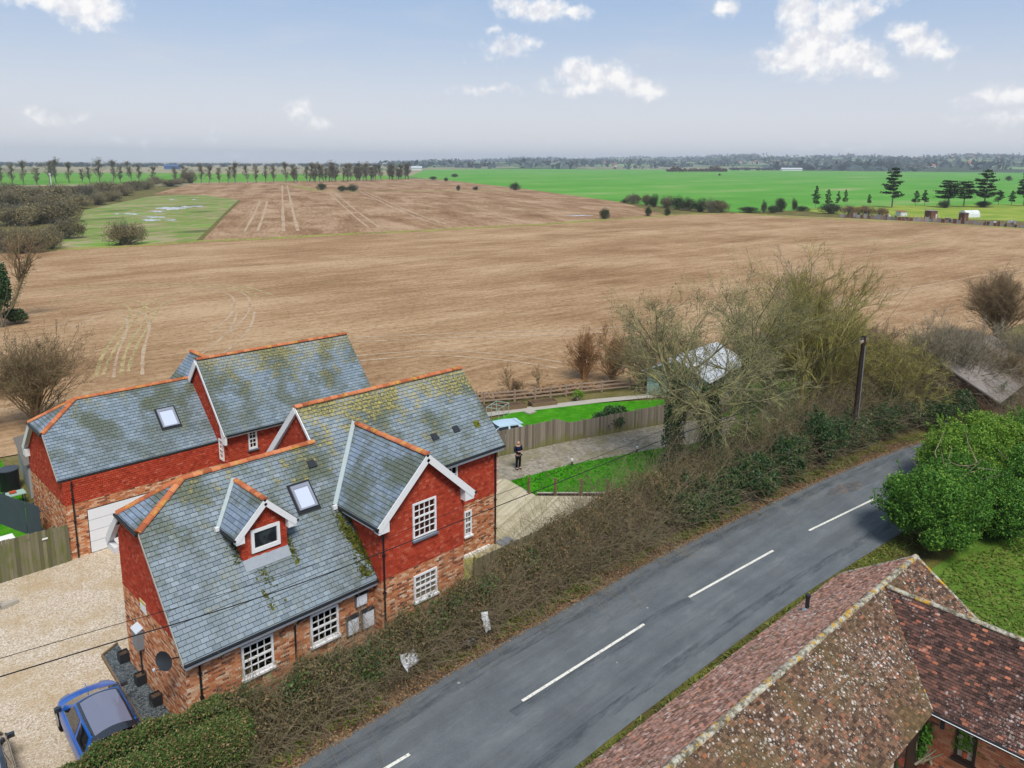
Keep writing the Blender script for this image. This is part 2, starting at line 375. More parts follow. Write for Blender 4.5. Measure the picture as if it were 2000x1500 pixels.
# bungalow tiles
def m_bung(kind):
    def f(h):
        p = h.pos(); r = h.rnd(); r2 = h.rnd2(r, 23.7); r3 = h.rnd2(r, 91.3)
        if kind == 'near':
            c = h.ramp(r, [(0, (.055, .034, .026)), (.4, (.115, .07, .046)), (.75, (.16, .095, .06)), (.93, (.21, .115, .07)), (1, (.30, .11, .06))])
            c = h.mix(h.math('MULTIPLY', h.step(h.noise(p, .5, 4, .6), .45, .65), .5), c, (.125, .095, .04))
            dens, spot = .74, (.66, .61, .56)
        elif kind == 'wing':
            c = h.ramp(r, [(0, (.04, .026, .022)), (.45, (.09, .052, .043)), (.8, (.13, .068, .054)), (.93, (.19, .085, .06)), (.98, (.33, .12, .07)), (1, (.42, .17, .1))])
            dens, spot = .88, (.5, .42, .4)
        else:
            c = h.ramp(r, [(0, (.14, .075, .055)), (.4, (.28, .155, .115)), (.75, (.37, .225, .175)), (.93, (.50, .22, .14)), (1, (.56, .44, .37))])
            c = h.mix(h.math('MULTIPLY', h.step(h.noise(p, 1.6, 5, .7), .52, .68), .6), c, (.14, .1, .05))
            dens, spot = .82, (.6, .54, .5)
        # lichen: roundish spots of several sizes, gathered in irregular patches
        for sc_, k_, thr in ((8.5, 1.0, dens+.03), (13.0, .75, dens+.04), (24.0, .45, dens)):
            vd = h.math('ADD', h.voro(p, sc_), h.math('MULTIPLY', h.math('SUBTRACT', h.noise(p, sc_*2.2, 3), .5), .5)); vc = h.sep(h.voro(p, sc_, 'Color'))
            big = h.math('ADD', vc[0], h.math('MULTIPLY', h.math('SUBTRACT', h.noise(p, .45, 6, .7), .5), 1.9))
            sp = h.math('MULTIPLY', h.step(vd, .46, .26), h.step(big, thr-.03, thr+.05))
            tone = h.mix(vc[1], (spot[0]*.45, spot[1]*.44, spot[2]*.38), spot)
            c = h.mix(h.math('MULTIPLY', sp, .85*k_), c, tone)
        c = h.mix(h.math('MULTIPLY', h.step(h.noise(p, 16, 5, .7), .6, .72), .4), c, (.3, .26, .2))
        return c, h.noise(p, 40, 4)
    return f
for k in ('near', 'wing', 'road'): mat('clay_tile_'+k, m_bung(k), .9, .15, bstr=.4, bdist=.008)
def m_lichridge(h):
    p = h.pos()
    c = h.ramp(h.noise(p, 5, 7, .78), [(.32, (.06, .045, .03)), (.46, (.17, .15, .11)), (.53, (.36, .34, .27)), (.62, (.5, .47, .38))])
    return h.mix(h.step(h.noise(p, 2.6, 6, .75), .53, .6), c, (.48, .27, .03))
mat('ridge_lichen', m_lichridge, .95, .1)
def m_obrick(h):
    p = h.pos(); r = h.rnd()
    c = h.ramp(r, [(0, (.14, .1, .085)), (.07, (.2, .12, .09)), (.1, (.4, .13, .07)), (.6, (.5, .18, .1)), (1, (.58, .27, .16))])
    return c, h.noise(p, 50)
mat('orange_brick', m_obrick, .9, .15, bstr=.3, bdist=.006)
mat('dark_timber', (.028, .016, .013), .6, .3)
# ground
def m_tarmac(h):
    p = h.pos(); x, y, z = h.sep(p)
    n = h.noise(p, .5, 8, .72); fine = h.noise(p, 45, 4, .8); stre = h.noise(h.scaled(p, (.05, 1.5, 1)), 1, 3, .5)
    c = h.ramp(h.math('ADD', h.math('MULTIPLY', n, .55), h.math('MULTIPLY', stre, .45)), [(.38, (.07, .08, .088)), (.5, (.102, .115, .122)), (.62, (.135, .149, .155))])
    c = h.mix(h.math('MULTIPLY', h.step(fine, .42, .68), .55), c, (.235, .25, .255))
    c = h.mix(h.math('MULTIPLY', h.step(fine, .5, .3), .5), c, (.06, .066, .07))
    wear = h.noise(h.scaled(p, (.35, 1.6, 1)), 1, 7, .75)
    c = h.mix(h.math('MULTIPLY', h.step(wear, .54, .66), .35), c, (.21, .222, .225))
    cr = h.math('MULTIPLY', h.step(h.noise(h.scaled(p, (.5, 3, 1)), 1.2, 6, .75), .60, .66), .5)
    c = h.mix(cr, c, (.075, .095, .12))
    c = h.mix(h.step(h.voro(p, .55), .045, .02), c, (.36, .35, .30))
    return c, fine
mat('tarmac', m_tarmac, .8, .3, bstr=.25, bdist=.01)
mat('tarmac_patch', lambda h: (h.ramp(h.noise(h.pos(), 2.5, 5, .7), [(.35, (.075, .08, .085)), (.5, (.11, .11, .11)), (.62, (.17, .135, .115))]), h.noise(h.pos(), 30)), .85, bstr=.4)
def m_line(h):
    p = h.pos(); n = h.noise(p, 16, 5, .7)
    return h.mix(h.step(n, .5, .66), (.72, .70, .61), (.24, .24, .235))
mat('road_paint', m_line, .7)
def m_gravel(h):
    p = h.pos(); r = h.sep(h.voro(p, 26, 'Color'))[0]
    c = h.ramp(r, [(0, (.32, .24, .155)), (.4, (.50, .41, .30)), (.8, (.61, .52, .41)), (1, (.72, .65, .55))])
    c = h.mix(h.math('MULTIPLY', h.step(h.noise(p, .5, 5, .6), .42, .68), .65), c, (.42, .30, .16))
    return c, h.voro(p, 26)
mat('gravel', m_gravel, .95, .1, bstr=.7, bdist=.03)
def m_slatechip(h):
    p = h.pos(); r = h.sep(h.voro(p, 22, 'Color'))[0]
    return h.ramp(r, [(0, (.035, .042, .048)), (.5, (.10, .12, .13)), (1, (.19, .215, .22))]), h.voro(p, 22)
mat('slate_chip', m_slatechip, .8, .2, bstr=1, bdist=.05)
def m_grass(a, b, c, sc=1.5):
    def f(h):
        p = h.pos(); n = h.noise(p, sc, 6, .65); g = h.noise(p, sc*14, 5, .7)
        col = h.ramp(h.math('ADD', h.math('MULTIPLY', n, .55), h.math('MULTIPLY', g, .45)), [(.33, a), (.5, b), (.68, c)])
        return col, g
    return f
mat('lawn', m_grass((.025, .12, .005), (.05, .235, .008), (.13, .33, .03), 1.1), .95, .1, bstr=.8, bdist=.06)
mat('lawn_rough', m_grass((.045, .085, .015), (.10, .19, .025), (.24, .27, .06), .7), .95, .1, bstr=.8, bdist=.08)
mat('verge', m_grass((.045, .036, .02), (.11, .095, .03), (.19, .23, .035), .8), .95, .1, bstr=.9, bdist=.08)
mat('rough', m_grass((.06, .055, .022), (.13, .12, .04), (.24, .19, .09), .25), .95, .1, bstr=.8, bdist=.1)
mat('litter', m_grass((.05, .035, .024), (.10, .066, .042), (.19, .125, .08), 1.6), .95, .1, bstr=.8, bdist=.06)
_d = ray(2967, 317.0); ROW = math.atan2(_d[1], _d[0])
def m_field(c0, c1, c2, rot, far=False, bw=.36):
    def f(h):
        p = h.pos(); q = h.scaled(p, (1, 1, 1), (0, 0, -rot)); x, y, z = h.sep(q)
        band = h.noise(h.comb(h.math('MULTIPLY', x, .02), h.math('MULTIPLY', y, .11), 0), 1.0, 6, .65, .5)
        row = h.noise(h.comb(h.math('MULTIPLY', x, .16), h.math('MULTIPLY', y, 1.0), 0), 1.0, 5, .65, .3)
        blot = h.noise(p, .045, 6, .65); clod = h.noise(p, 1.6, 6, .8); cl2 = h.noise(p, 7.0, 4, .75)
        t = h.math('ADD', h.math('ADD', h.math('MULTIPLY', band, bw), h.math('MULTIPLY', row, .26)), h.math('ADD', h.math('MULTIPLY', blot, .28), h.math('ADD', h.math('MULTIPLY', clod, .26), h.math('MULTIPLY', cl2, .14))))
        col = h.ramp(t, [(.37+bw/2, c0), (.46+bw/2, c1), (.55+bw/2, c2)])
        col = h.mix(h.math('MULTIPLY', h.step(cl2, .56, .72), .4), col, (c2[0]*1.2, c2[1]*1.2, c2[2]*1.2))
        col = h.mix(h.math('MULTIPLY', h.step(clod, .5, .34), .45), col, (c0[0]*.7, c0[1]*.68, c0[2]*.62))
        col = h.mix(h.math('MULTIPLY', h.step(h.noise(h.comb(h.math('MULTIPLY', x, .02), h.math('MULTIPLY', y, .09), 3), 1.0, 4, .6), .6, .72), .3), col, (.2, .19, .07))
        return col, clod
    return f
mat('stubble', m_field((.21, .118, .058), (.325, .205, .11), (.45, .31, .185), ROW, bw=.30), .95, .1, bstr=.5, bdist=.12)
mat('ploughed', m_field((.18, .10, .05), (.28, .17, .094), (.41, .28, .175), R(62), bw=.46), .95, .1, bstr=.4, bdist=.12)
mat('straw_track', lambda h: h.ramp(h.noise(h.pos(), 1.1, 5, .7), [(.35, (.27, .2, .09)), (.6, (.42, .34, .17))]), .95, alpha=lambda h: h.step(h.math('ADD', h.math('MULTIPLY', h.noise(h.pos(), 1.3, 5, .7), .6), h.math('MULTIPLY', h.noise(h.pos(), .12, 3, .6), .5)), .26, .58))
mat('pale_track', lambda h: h.ramp(h.noise(h.pos(), .8, 5, .7), [(.35, (.34, .23, .14)), (.6, (.46, .35, .24))]), .95, alpha=lambda h: h.step(h.math('ADD', h.math('MULTIPLY', h.noise(h.pos(), 1.3, 5, .7), .6), h.math('MULTIPLY', h.noise(h.pos(), .12, 3, .6), .5)), .26, .58))
mat('crop_green_haze', lambda h: h.ramp(h.math('ADD', h.math('MULTIPLY', h.noise(h.scaled(h.pos(), (.004, .02, 1), (0, 0, R(-20))), 1, 5, .6), .6), h.math('MULTIPLY', h.noise(h.pos(), .03, 4), .4)), [(.35, (.075, .235, .032)), (.5, (.10, .285, .042)), (.58, (.145, .30, .065)), (.66, (.27, .32, .13))]), .95, .1)  # greens paled in the colour itself to suggest distance haze
mat('wet_meadow', lambda h: h.ramp(h.math('ADD', h.math('MULTIPLY', h.noise(h.scaled(h.pos(), (.028, .06, 1), (0, 0, R(-40))), 1, 3, .55), .75), h.math('MULTIPLY', h.noise(h.pos(), .12, 4, .7), .25)), [(.36, (.11, .12, .05)), (.43, (.13, .22, .04)), (.47, (.29, .23, .13)), (.505, (.13, .24, .04)), (.54, (.22, .22, .08)), (.57, (.34, .27, .17)), (.61, (.16, .27, .05))]), .95, .1)
mat('margin', lambda h: h.ramp(h.noise(h.pos(), .25, 6, .7), [(.36, (.26, .19, .095)), (.5, (.30, .27, .08)), (.62, (.24, .30, .055))]), .95, .1, alpha=lambda h: h.step(h.math('ADD', h.math('MULTIPLY', h.noise(h.pos(), 1.3, 5, .7), .6), h.math('MULTIPLY', h.noise(h.pos(), .12, 3, .6), .5)), .40, .58))
mat('meadow_yellow', lambda h: h.ramp(h.noise(h.pos(), .08, 6, .7), [(.36, (.13, .24, .03)), (.55, (.26, .31, .05)), (.68, (.36, .34, .12))]), .95, .1)
mat('meadow_green', lambda h: h.ramp(h.noise(h.pos(), .02, 5, .7), [(.36, (.07, .22, .025)), (.55, (.12, .28, .035)), (.68, (.2, .27, .08))]), .95, .1)
mat('plain', lambda h: h.ramp(h.noise(h.scaled(h.pos(), (.0022, .0022, 1)), 1.0, 6, .65), [(.36, (.1, .16, .06)), (.45, (.26, .24, .14)), (.55, (.32, .27, .17)), (.66, (.08, .17, .045))]), .95, .1)
mat('puddle', (.30, .33, .37), .05, .8)
def m_hill(h):
    p = h.pos(); v = h.voro(h.scaled(p, (1, 1, .0)), .0035, 'Color'); r = h.sep(v)[0]
    c = h.ramp(r, [(0, (.05, .08, .05)), (.3, (.06, .09, .05)), (.32, (.20, .30, .14)), (.6, (.2, .26, .12)), (.62, (.05, .07, .04)), (.78, (.06, .07, .04)), (.8, (.26, .24, .16)), (1, (.12, .2, .07))], 'CONSTANT')
    return h.mix(h.step(h.noise(p, .02, 4, .7), .5, .6), c, (.05, .07, .04))
mat('hill', m_hill, .95, .1)
mat('wood', lambda h: (h.mix(h.noise(h.scaled(h.pos(), (8, 8, .8)), 1.5, 4), (.17, .14, .10), (.33, .29, .23)), h.noise(h.pos(), 9)), .9, .1, bstr=.2)
def m_board(h):
    p = h.pos(); r = h.rnd(); x, y, z = h.sep(p)
    c = h.ramp(r, [(0, (.15, .125, .095)), (.5, (.245, .205, .16)), (1, (.33, .285, .225))])
    c = h.mix(h.math('MULTIPLY', h.noise(h.scaled(p, (12, 12, .7)), 1, 4, .6), .5), c, (.12, .105, .075))
    g = h.math('MULTIPLY', h.step(h.math('ADD', h.math('MULTIPLY', z, -.7), h.noise(p, 1.3, 4)), .08, .5), .7)
    return h.mix(g, c, (.17, .18, .045))
mat('fence_board', m_board, .95, .1)
def m_boardl(h):
    p = h.pos(); r = h.rnd()
    c = h.ramp(r, [(0, (.105, .095, .06)), (.5, (.165, .15, .095)), (1, (.24, .215, .14))])
    return h.mix(h.math('MULTIPLY', h.step(h.noise(h.scaled(p, (5, 5, 1.2)), 1, 5, .65), .42, .65), .75), c, (.12, .145, .035))
mat('fence_mossy', m_boardl, .95, .1)
def m_deck(h):
    p = h.pos(); r = h.rnd(); x, y, z = h.sep(p)
    c = h.ramp(r, [(0, (.36, .315, .205)), (.5, (.45, .40, .275)), (1, (.53, .48, .35))])
    c = h.mix(h.math('MULTIPLY', h.step(h.noise(p, .9, 5, .65), .48, .7), .5), c, (.24, .22, .1))
    g = h.math('MULTIPLY', h.step(h.math('SUBTRACT', h.noise(p, 1.2, 4), h.math('MULTIPLY', x, .12)), -1.25, -1.0), .8)
    return h.mix(g, c, (.27, .27, .04))
mat('deck_board', m_deck, .9, .15)
def m_path(h):
    p = h.pos()
    c = h.ramp(h.sep(h.voro(p, 5, 'Color'))[0], [(0, (.19, .165, .125)), (1, (.33, .295, .235))])
    return h.mix(h.math('MULTIPLY', h.step(h.noise(p, .7, 5, .6), .45, .65), .6), c, (.19, .175, .085)), h.voro(p, 5)
mat('path_block', m_path, .95, .1, bstr=.3)
mat('paving', lambda h: h.mix(h.noise(h.pos(), 2), (.33, .30, .25), (.45, .42, .36)), .95, .1)
mat('post_timber', lambda h: h.mix(h.noise(h.pos(), 5), (.12, .08, .05), (.24, .17, .1)), .9, .1)
mat('rail_timber', lambda h: h.mix(h.noise(h.pos(), 4), (.27, .19, .14), (.4, .3, .23)), .9, .1)
mat('felt', lambda h: h.mix(h.noise(h.pos(), 4, 4), (.12, .105, .09), (.19, .17, .145)), .95, .1)
mat('grey_render', lambda h: h.mix(h.noise(h.pos(), 2, 4), (.27, .26, .25), (.36, .345, .33)), .9, .1)
mat('slate_blue_panel', lambda h: h.mix(h.noise(h.pos(), 2, 4), (.045, .055, .07), (.07, .085, .10)), .7, .25)
mat('sage_wall', lambda h: h.mix(h.noise(h.scaled(h.pos(), (1, 1, 8)), 1, 4), (.26, .38, .32), (.34, .46, .39)), .8, .2)
mat('pale_roof', lambda h: h.mix(h.noise(h.pos(), 1.2, 5, .7), (.40, .43, .46), (.6, .63, .66)), .7, .25)
mat('grey_roof', lambda h: h.mix(h.noise(h.pos(), 1.5, 5), (.19, .165, .15), (.27, .24, .22)), .85, .2)
mat('creosote', lambda h: h.mix(h.noise(h.scaled(h.pos(), (4, 4, .6)), 2, 5, .7), (.02, .013, .01), (.06, .042, .035)), .8, .2)
mat('cable', (.015, .015, .015), .6)
# plants
def m_bark(a, b, lich=None, amt=.6):
    def f(h):
        p = h.pos(); c = h.mix(h.noise(p, 3.0, 5, .7), a, b)
        if lich: c = h.mix(h.math('MULTIPLY', h.step(h.noise(p, 1.7, 5, .7), .42, .6), amt), c, lich)
        return c
    return f
mat('bark_lichen', m_bark((.11, .095, .06), (.30, .27, .17), (.42, .41, .17), .7), .95, .1)
mat('bark_yellow', m_bark((.11, .09, .045), (.29, .25, .11), (.42, .39, .10), .75), .95, .1)
mat('bark_grey', m_bark((.17, .14, .11), (.31, .26, .205), (.31, .30, .15), .45), .95, .1)
mat('bark_brown', m_bark((.16, .105, .066), (.31, .21, .13), (.28, .25, .11), .4), .95, .1)
mat('bark_orange', m_bark((.20, .105, .05), (.38, .21, .10)), .95, .1)
mat('bark_far', m_bark((.12, .115, .08), (.22, .205, .15)), .95, .1)
mat('bark_bramble', m_bark((.12, .085, .055), (.34, .265, .185), (.21, .20, .085), .5), .95, .1)
def m_leaf(a, b, c):
    return lambda h: h.ramp(h.math('ADD', h.math('MULTIPLY', h.rnd(), .6), h.math('MULTIPLY', h.noise(h.pos(), .8, 3), .4)), [(.15, a), (.5, b), (.85, c)])
mat('leaf_evergreen', m_leaf((.03, .085, .012), (.075, .20, .022), (.16, .33, .045)), .6, .25, trans=.25)
mat('leaf_lime', m_leaf((.08, .17, .018), (.16, .30, .03), (.29, .42, .06)), .6, .25, trans=.25)
mat('leaf_ivy', m_leaf((.014, .038, .012), (.035, .085, .024), (.08, .145, .045)), .45, .35, trans=.15)
mat('leaf_hedge', m_leaf((.04, .075, .016), (.09, .15, .034), (.18, .22, .07)), .7, .2, trans=.2)
mat('leaf_bramble', m_leaf((.06, .07, .03), (.13, .125, .055), (.27, .20, .11)), .8, .15, trans=.2)
mat('leaf_brown', m_leaf((.16, .09, .045), (.28, .17, .085), (.40, .26, .14)), .9, .1, trans=.2)
mat('leaf_pine', m_leaf((.012, .028, .012), (.03, .055, .02), (.055, .08, .03)), .7, .2, trans=.1)
mat('leaf_scrub', m_leaf((.08, .075, .04), (.16, .14, .075), (.25, .205, .12)), .95, .1, trans=.1)
mat('leaf_verge', m_leaf((.06, .10, .015), (.13, .17, .03), (.24, .24, .07)), .8, .15, trans=.2)
mat('wood_far_haze', m_leaf((.028, .052, .055), (.05, .08, .085), (.10, .12, .10)), .95, .05)  # blue of the distance haze is mixed into the foliage colour
mat('wood_town', m_leaf((.06, .05, .04), (.11, .085, .06), (.19, .13, .085)), .95, .05)
mat('conifer_far', m_leaf((.010, .025, .018), (.018, .04, .025), (.03, .055, .035)), .95, .05)
# vehicles, people
mat('paint_blue', (.004, .105, .44), .3, .35, coat=.45)
mat('paint_black', (.012, .014, .016), .25, .5, coat=1.0)
mat('paint_ice', (.42, .56, .64), .3, .5, coat=.8)
mat('car_glass', (.012, .014, .016), .04, .7); mat('roof_glass_sky', (.16, .17, .23), .06, 1.0)  # car roof glass: pale base colour carries part of the sky reflection
mat('tyre', (.012, .012, .013), .8); mat('rim', (.35, .36, .38), .3, .5, metal=.8); mat('chrome', (.6, .6, .62), .2, .5, metal=1.0)
mat('lamp_red', (.35, .01, .01), .15, .5); mat('lamp_clear', (.16, .17, .18), .08, .8); mat('cabin_dark', (.015, .015, .017), .7)
mat('skin', (.52, .30, .22), .6); mat('hair_grey', (.20, .17, .15), .9); mat('jacket', (.012, .016, .04), .8); mat('trousers', (.008, .009, .013), .85); mat('shoe', (.01, .01, .01), .6)
mat('cloth_white', (.62, .64, .66), .8); mat('bag_black', (.01, .011, .013), .35, .5); mat('terracotta', (.45, .09, .04), .8)
mat('barn_blue', (.05, .11, .25), .7); mat('barn_pale', (.6, .6, .6), .7); mat('house_far', (.55, .5, .45), .8); mat('roof_far', (.28, .13, .09), .9)
mat('mast_white', (.7, .72, .74), .5); mat('shed_brown', (.16, .085, .055), .9); mat('allot_bits', lambda h: h.ramp(h.sep(h.voro(h.pos(), .8, 'Color'))[0], [(0, (.08, .06, .05)), (.5, (.2, .16, .13)), (.8, (.3, .3, .32)), (1, (.15, .25, .2))]), .9)

mat('tar_seam', lambda h: h.mix(h.noise(h.pos(), 6, 4), (.06, .07, .082), (.085, .097, .108)), .7, .3, alpha=lambda h: h.math('MULTIPLY', h.step(h.noise(h.scaled(h.pos(), (.6, 3, 1)), 1, 6, .75), .38, .7), .5))
mat('tyre_polish', lambda h: h.mix(h.noise(h.pos(), 20, 3), (.15, .162, .168), (.19, .2, .205)), .7, .3, alpha=lambda h: h.math('MULTIPLY', h.step(h.noise(h.scaled(h.pos(), (.3, 1.5, 1)), 1, 6, .7), .4, .7), .45))
# ------------------------------------------------------------------ ground, fields, road
def sheet(name, pts, m, z, kind='structure', sub=0):
    P = [(float(p[0]), float(p[1]), z) for p in pts]
    me = bpy.data.meshes.new(name); me.from_pydata(P, [], [tuple(range(len(P)))]); me.update()
    if me.polygons[0].normal.z < 0: me.flip_normals()
    return tag(obj(name, me, m), kind=kind)
def px(*L): return [at(*a) for a in L]
me = npmesh('ground', [(-3000, -1500, -.06), (9600, -6000, -.06), (9600, 9700, -.06), (-3000, 9700, -.06)], [(0, 1, 2, 3)])
tag(obj('ground', me, 'rough'), kind='structure')
sheet('distant_plain', [(60, 640), (220, 560), (560, 520), (2300, 1500), (5200, 2600), (6000, 9600), (-2000, 9600), (-2000, 700)], 'plain', -.045)
sheet('distant_meadow', px((-40, 362), (200, 360), (340, 357), (800, 350), (800, 343), (600, 340), (300, 338), (-40, 337)), 'meadow_green', -.03)
sheet('green_crop_field', px((800, 345), (862, 352), (1010, 368), (1062, 375), (1215, 396), (1440, 414), (1580, 410), (1700, 406), (2080, 402), (2080, 334), (1900, 333.5), (1600, 332.5), (1350, 330.5), (1200, 329.5), (1000, 329.5), (830, 331.5)), 'crop_green_haze', -.02)
sheet('yellow_meadow', px((1560, 408), (1700, 402), (2080, 398), (2080, 434), (1990, 432), (1830, 426), (1700, 422), (1600, 416)), 'meadow_yellow', -.01)
sheet('ploughed_field', px((380, 475), (640, 460), (900, 447), (1150, 432), (1300, 420), (1215, 395), (1062, 374), (1010, 367), (862, 351), (800, 349), (640, 352.5), (380, 358), (345, 366), (300, 379), (340, 385)), 'ploughed', -.012)
sheet('wet_meadow', px((80, 492), (240, 482), (385, 473), (471, 391), (400, 381), (330, 380), (290, 384), (165, 410), (150, 440), (120, 470)), 'wet_meadow', 0.0)
sheet('stubble_field', px((-120, 505), (60, 491), (240, 481), (400, 472), (640, 459), (900, 447), (1150, 432), (1290, 420), (1430, 416), (1600, 424), (1760, 431), (2060, 446))+[(200, -12), (75, 0), (52, 9), (37, 17), (26, 21.5), (14, 27), (2, 31.5), (-6, 33), (-9, 75)], 'stubble', .012)
# grassy strip between the two brown fields and along the far headland
def strip(name, pts, w, m, z, kind='structure', wv=None):
    P = [np.array(p[:2]) for p in pts]; L = []; Rr = []
    for i, p in enumerate(P):
        t = P[min(i+1, len(P)-1)]-P[max(i-1, 0)]; t = t/np.linalg.norm(t); n = np.array([-t[1], t[0]]); ww = w if wv is None else wv[i]
        L.append(p+n*ww/2); Rr.append(p-n*ww/2)
    V = [(*a, z) for a in L]+[(*a, z) for a in Rr]; k = len(P)
    me = npmesh(name, V, [(k+i, k+i+1, i+1, i) for i in range(k-1)]); return tag(obj(name, me, m), kind=kind)
strip('field_margin', px((60, 490), (240, 481), (400, 471), (520, 466), (640, 459), (780, 453), (900, 446.5), (1050, 439), (1150, 431.5), (1240, 425), (1330, 419), (1430, 416)), 4.5, 'margin', .03)
strip('field_margin', px((1430, 416), (1560, 424), (1700, 431), (1850, 438), (2060, 450)), 5.5, 'margin', .03)
strip('field_margin', px((575, 363), (620, 372), (700, 375), (800, 373.5), (900, 373), (1000, 372.5)), 7, 'margin', .02)
strip('field_ditch', px((468, 391), (440, 418), (415, 444), (388, 471)), 1.3, 'rough', .025)
def smooth(P, k=6):
    P = [np.array(p[:2], float) for p in P]; out = []
    for i in range(len(P)-1):
        a, b, c, d = P[max(i-1, 0)], P[i], P[i+1], P[min(i+2, len(P)-1)]
        for j in range(k):
            t = j/k; out.append(.5*((2*b)+(c-a)*t+(2*a-5*b+4*c-d)*t*t+(3*b-a-3*c+d)*t**3))
    return out+[P[-1]]
def ruts(L, gauge, w, m, z=.03):
    C = smooth(px(*L)); A = []; B = []
    for i, p in enumerate(C):
        t = C[min(i+1, len(C)-1)]-C[max(i-1, 0)]; t /= np.linalg.norm(t); n = np.array([-t[1], t[0]]); A.append(p+n*gauge/2); B.append(p-n*gauge/2)
    rs = random.Random(len(L)*31+L[0][0])
    ruts.k = getattr(ruts, 'k', 0)
    for Q in (A, B):
        ruts.k += 1; strip('wheel_track', Q, w, m, z-.012+ruts.k*.0006, wv=[w*rs.uniform(.55, 1.25) for _ in Q])
for L in ([(554, 362), (556, 395), (559, 425), (563, 450)],):
    ruts([(556, 362), (560, 395), (564, 425), (568, 451)], 3.6, 1.0, 'pale_track')
ruts([(515, 392), (505, 420), (490, 452)], 3.2, .8, 'pale_track'); ruts([(650, 378), (690, 413), (730, 444)], 3.0, .8, 'pale_track')
ruts([(708, 374), (760, 398), (810, 420), (862, 438)], 3.0, .8, 'pale_track')
ruts([(95, 590), (170, 583), (240, 589), (272, 605), (262, 632), (238, 664), (220, 700), (212, 735)], 1.9, .32, 'straw_track')
ruts([(330, 583), (300, 596), (280, 625), (252, 668), (236, 700), (226, 730)], 1.9, .32, 'straw_track')
ruts([(380, 560), (440, 567), (470, 582), (468, 612), (430, 650)], 1.9, .28, 'pale_track')
ruts([(120, 640), (180, 618), (230, 610), (262, 616), (270, 640), (255, 690), (250, 735)], 2.2, .3, 'pale_track'); ruts([(90, 566), (220, 560), (330, 556), (460, 562), (520, 578)], 2.0, .5, 'straw_track'); ruts([(480, 610), (470, 640), (430, 680), (400, 700)], 2.0, .3, 'pale_track'); ruts([(700, 700), (850, 690), (1000, 700), (1100, 715)], 2.0, .35, 'pale_track')
ruts([(1480, 592), (1720, 576), (2040, 518)], 2.0, .35, 'pale_track'); ruts([(690, 664), (900, 655), (1100, 650), (1250, 640)], 2.0, .4, 'pale_track')
# puddles on the wet meadow
def blob(name, px_, py_, wx, wy, m, z, seed):
    rs = random.Random(seed); V = []
    for k in range(34):
        a = k/34*2*math.pi; q = 1+rs.uniform(-.62, .3); p = at(px_+math.cos(a)*wx*q, py_+math.sin(a)*wy*q); V.append((p[0], p[1]))
    return sheet(name, V, m, z)
for k, (a, b, c, d) in enumerate([(335, 407, 26, 3.2), (308, 413, 14, 2), (362, 404, 18, 1.6), (385, 403, 14, 1.3), (258, 418, 22, 1.4), (300, 424, 22, 1.6), (295, 430, 18, 2.4), (335, 430, 13, 1.6), (378, 390, 5, 1), (336, 390, 7, .8), (230, 418, 10, 1)]):
    blob('puddle', a, b, c, d, 'puddle', .03, k)
blob('puddle', 1130, 421, 26, 1.1, 'puddle', .02, 77)

# road: a gently curving strip about six metres wide
ROADL = [(-60, -3.3), (-25, -3.3), (-8, -3.3), (1.8, -3.28), (8.5, -3.2), (13.9, -3.36), (20.8, -3.65), (26.8, -4.2), (34.2, -5.0), (39.8, -5.85), (45, -6.9), (51, -9.6), (57, -13.5), (64, -20), (74, -31), (90, -50)]
def road_left(x):
    X = [p[0] for p in ROADL]; return float(np.interp(x, X, [p[1] for p in ROADL]))
RW = 6.0
_c = smooth([(x, y-RW/2) for x, y in ROADL], 6)
strip('road', _c, RW, 'tarmac', .02)
# verges and the soil beside the tarmac
strip('road_verge', smooth([(x, y+.75) for x, y in ROADL], 4), 2.2, 'verge', .004)
strip('road_verge', smooth([(x, y-RW-1.1) for x, y in ROADL], 4), 2.8, 'verge', .004)
rs = random.Random(5)
strip('leaf_litter', smooth([(x, y+.25+rs.uniform(-.1, .1)) for x, y in ROADL if x < 75], 3), .8, 'litter', .01, wv=None)
for a, b in (((745, 1507), (800, 1474)), ((1020, 1370), (1258, 1220)), ((1346, 1167), (1510, 1076)), ((1580, 1037), (1712, 973))):
    strip('road_marking', [at(*a), (at(*a)+at(*b))/2, at(*b)], .12, 'road_paint', .0245)
for o_, w_, m_ in ((1.35, .7, 'tyre_polish'), (-1.3, .7, 'tyre_polish'), (-2.2, .45, 'tar_seam'), (2.35, .5, 'tar_seam')):
    strip('road_wear', [c_+np.array([0, o_]) for c_ in _c], w_, m_, .0215)
strip('tar_repair', px((1255, 1224), (1290, 1200), (1330, 1180), (1350, 1172)), .42, 'tar_seam', .023); strip('tar_repair', px((1000, 1395), (1130, 1310), (1250, 1236)), .34, 'tar_seam', .023)
p = at(1650, 955); blobs_ = []
rs = random.Random(11)
sheet('road_patch', [(p[0]+math.cos(a)*1.6*rs.uniform(.7, 1.2)+0, p[1]+math.sin(a)*.5*rs.uniform(.65, 1.2)-math.cos(a)*.25) for a in (k/18*2*math.pi for k in range(18))], 'tarmac_patch', .0245)

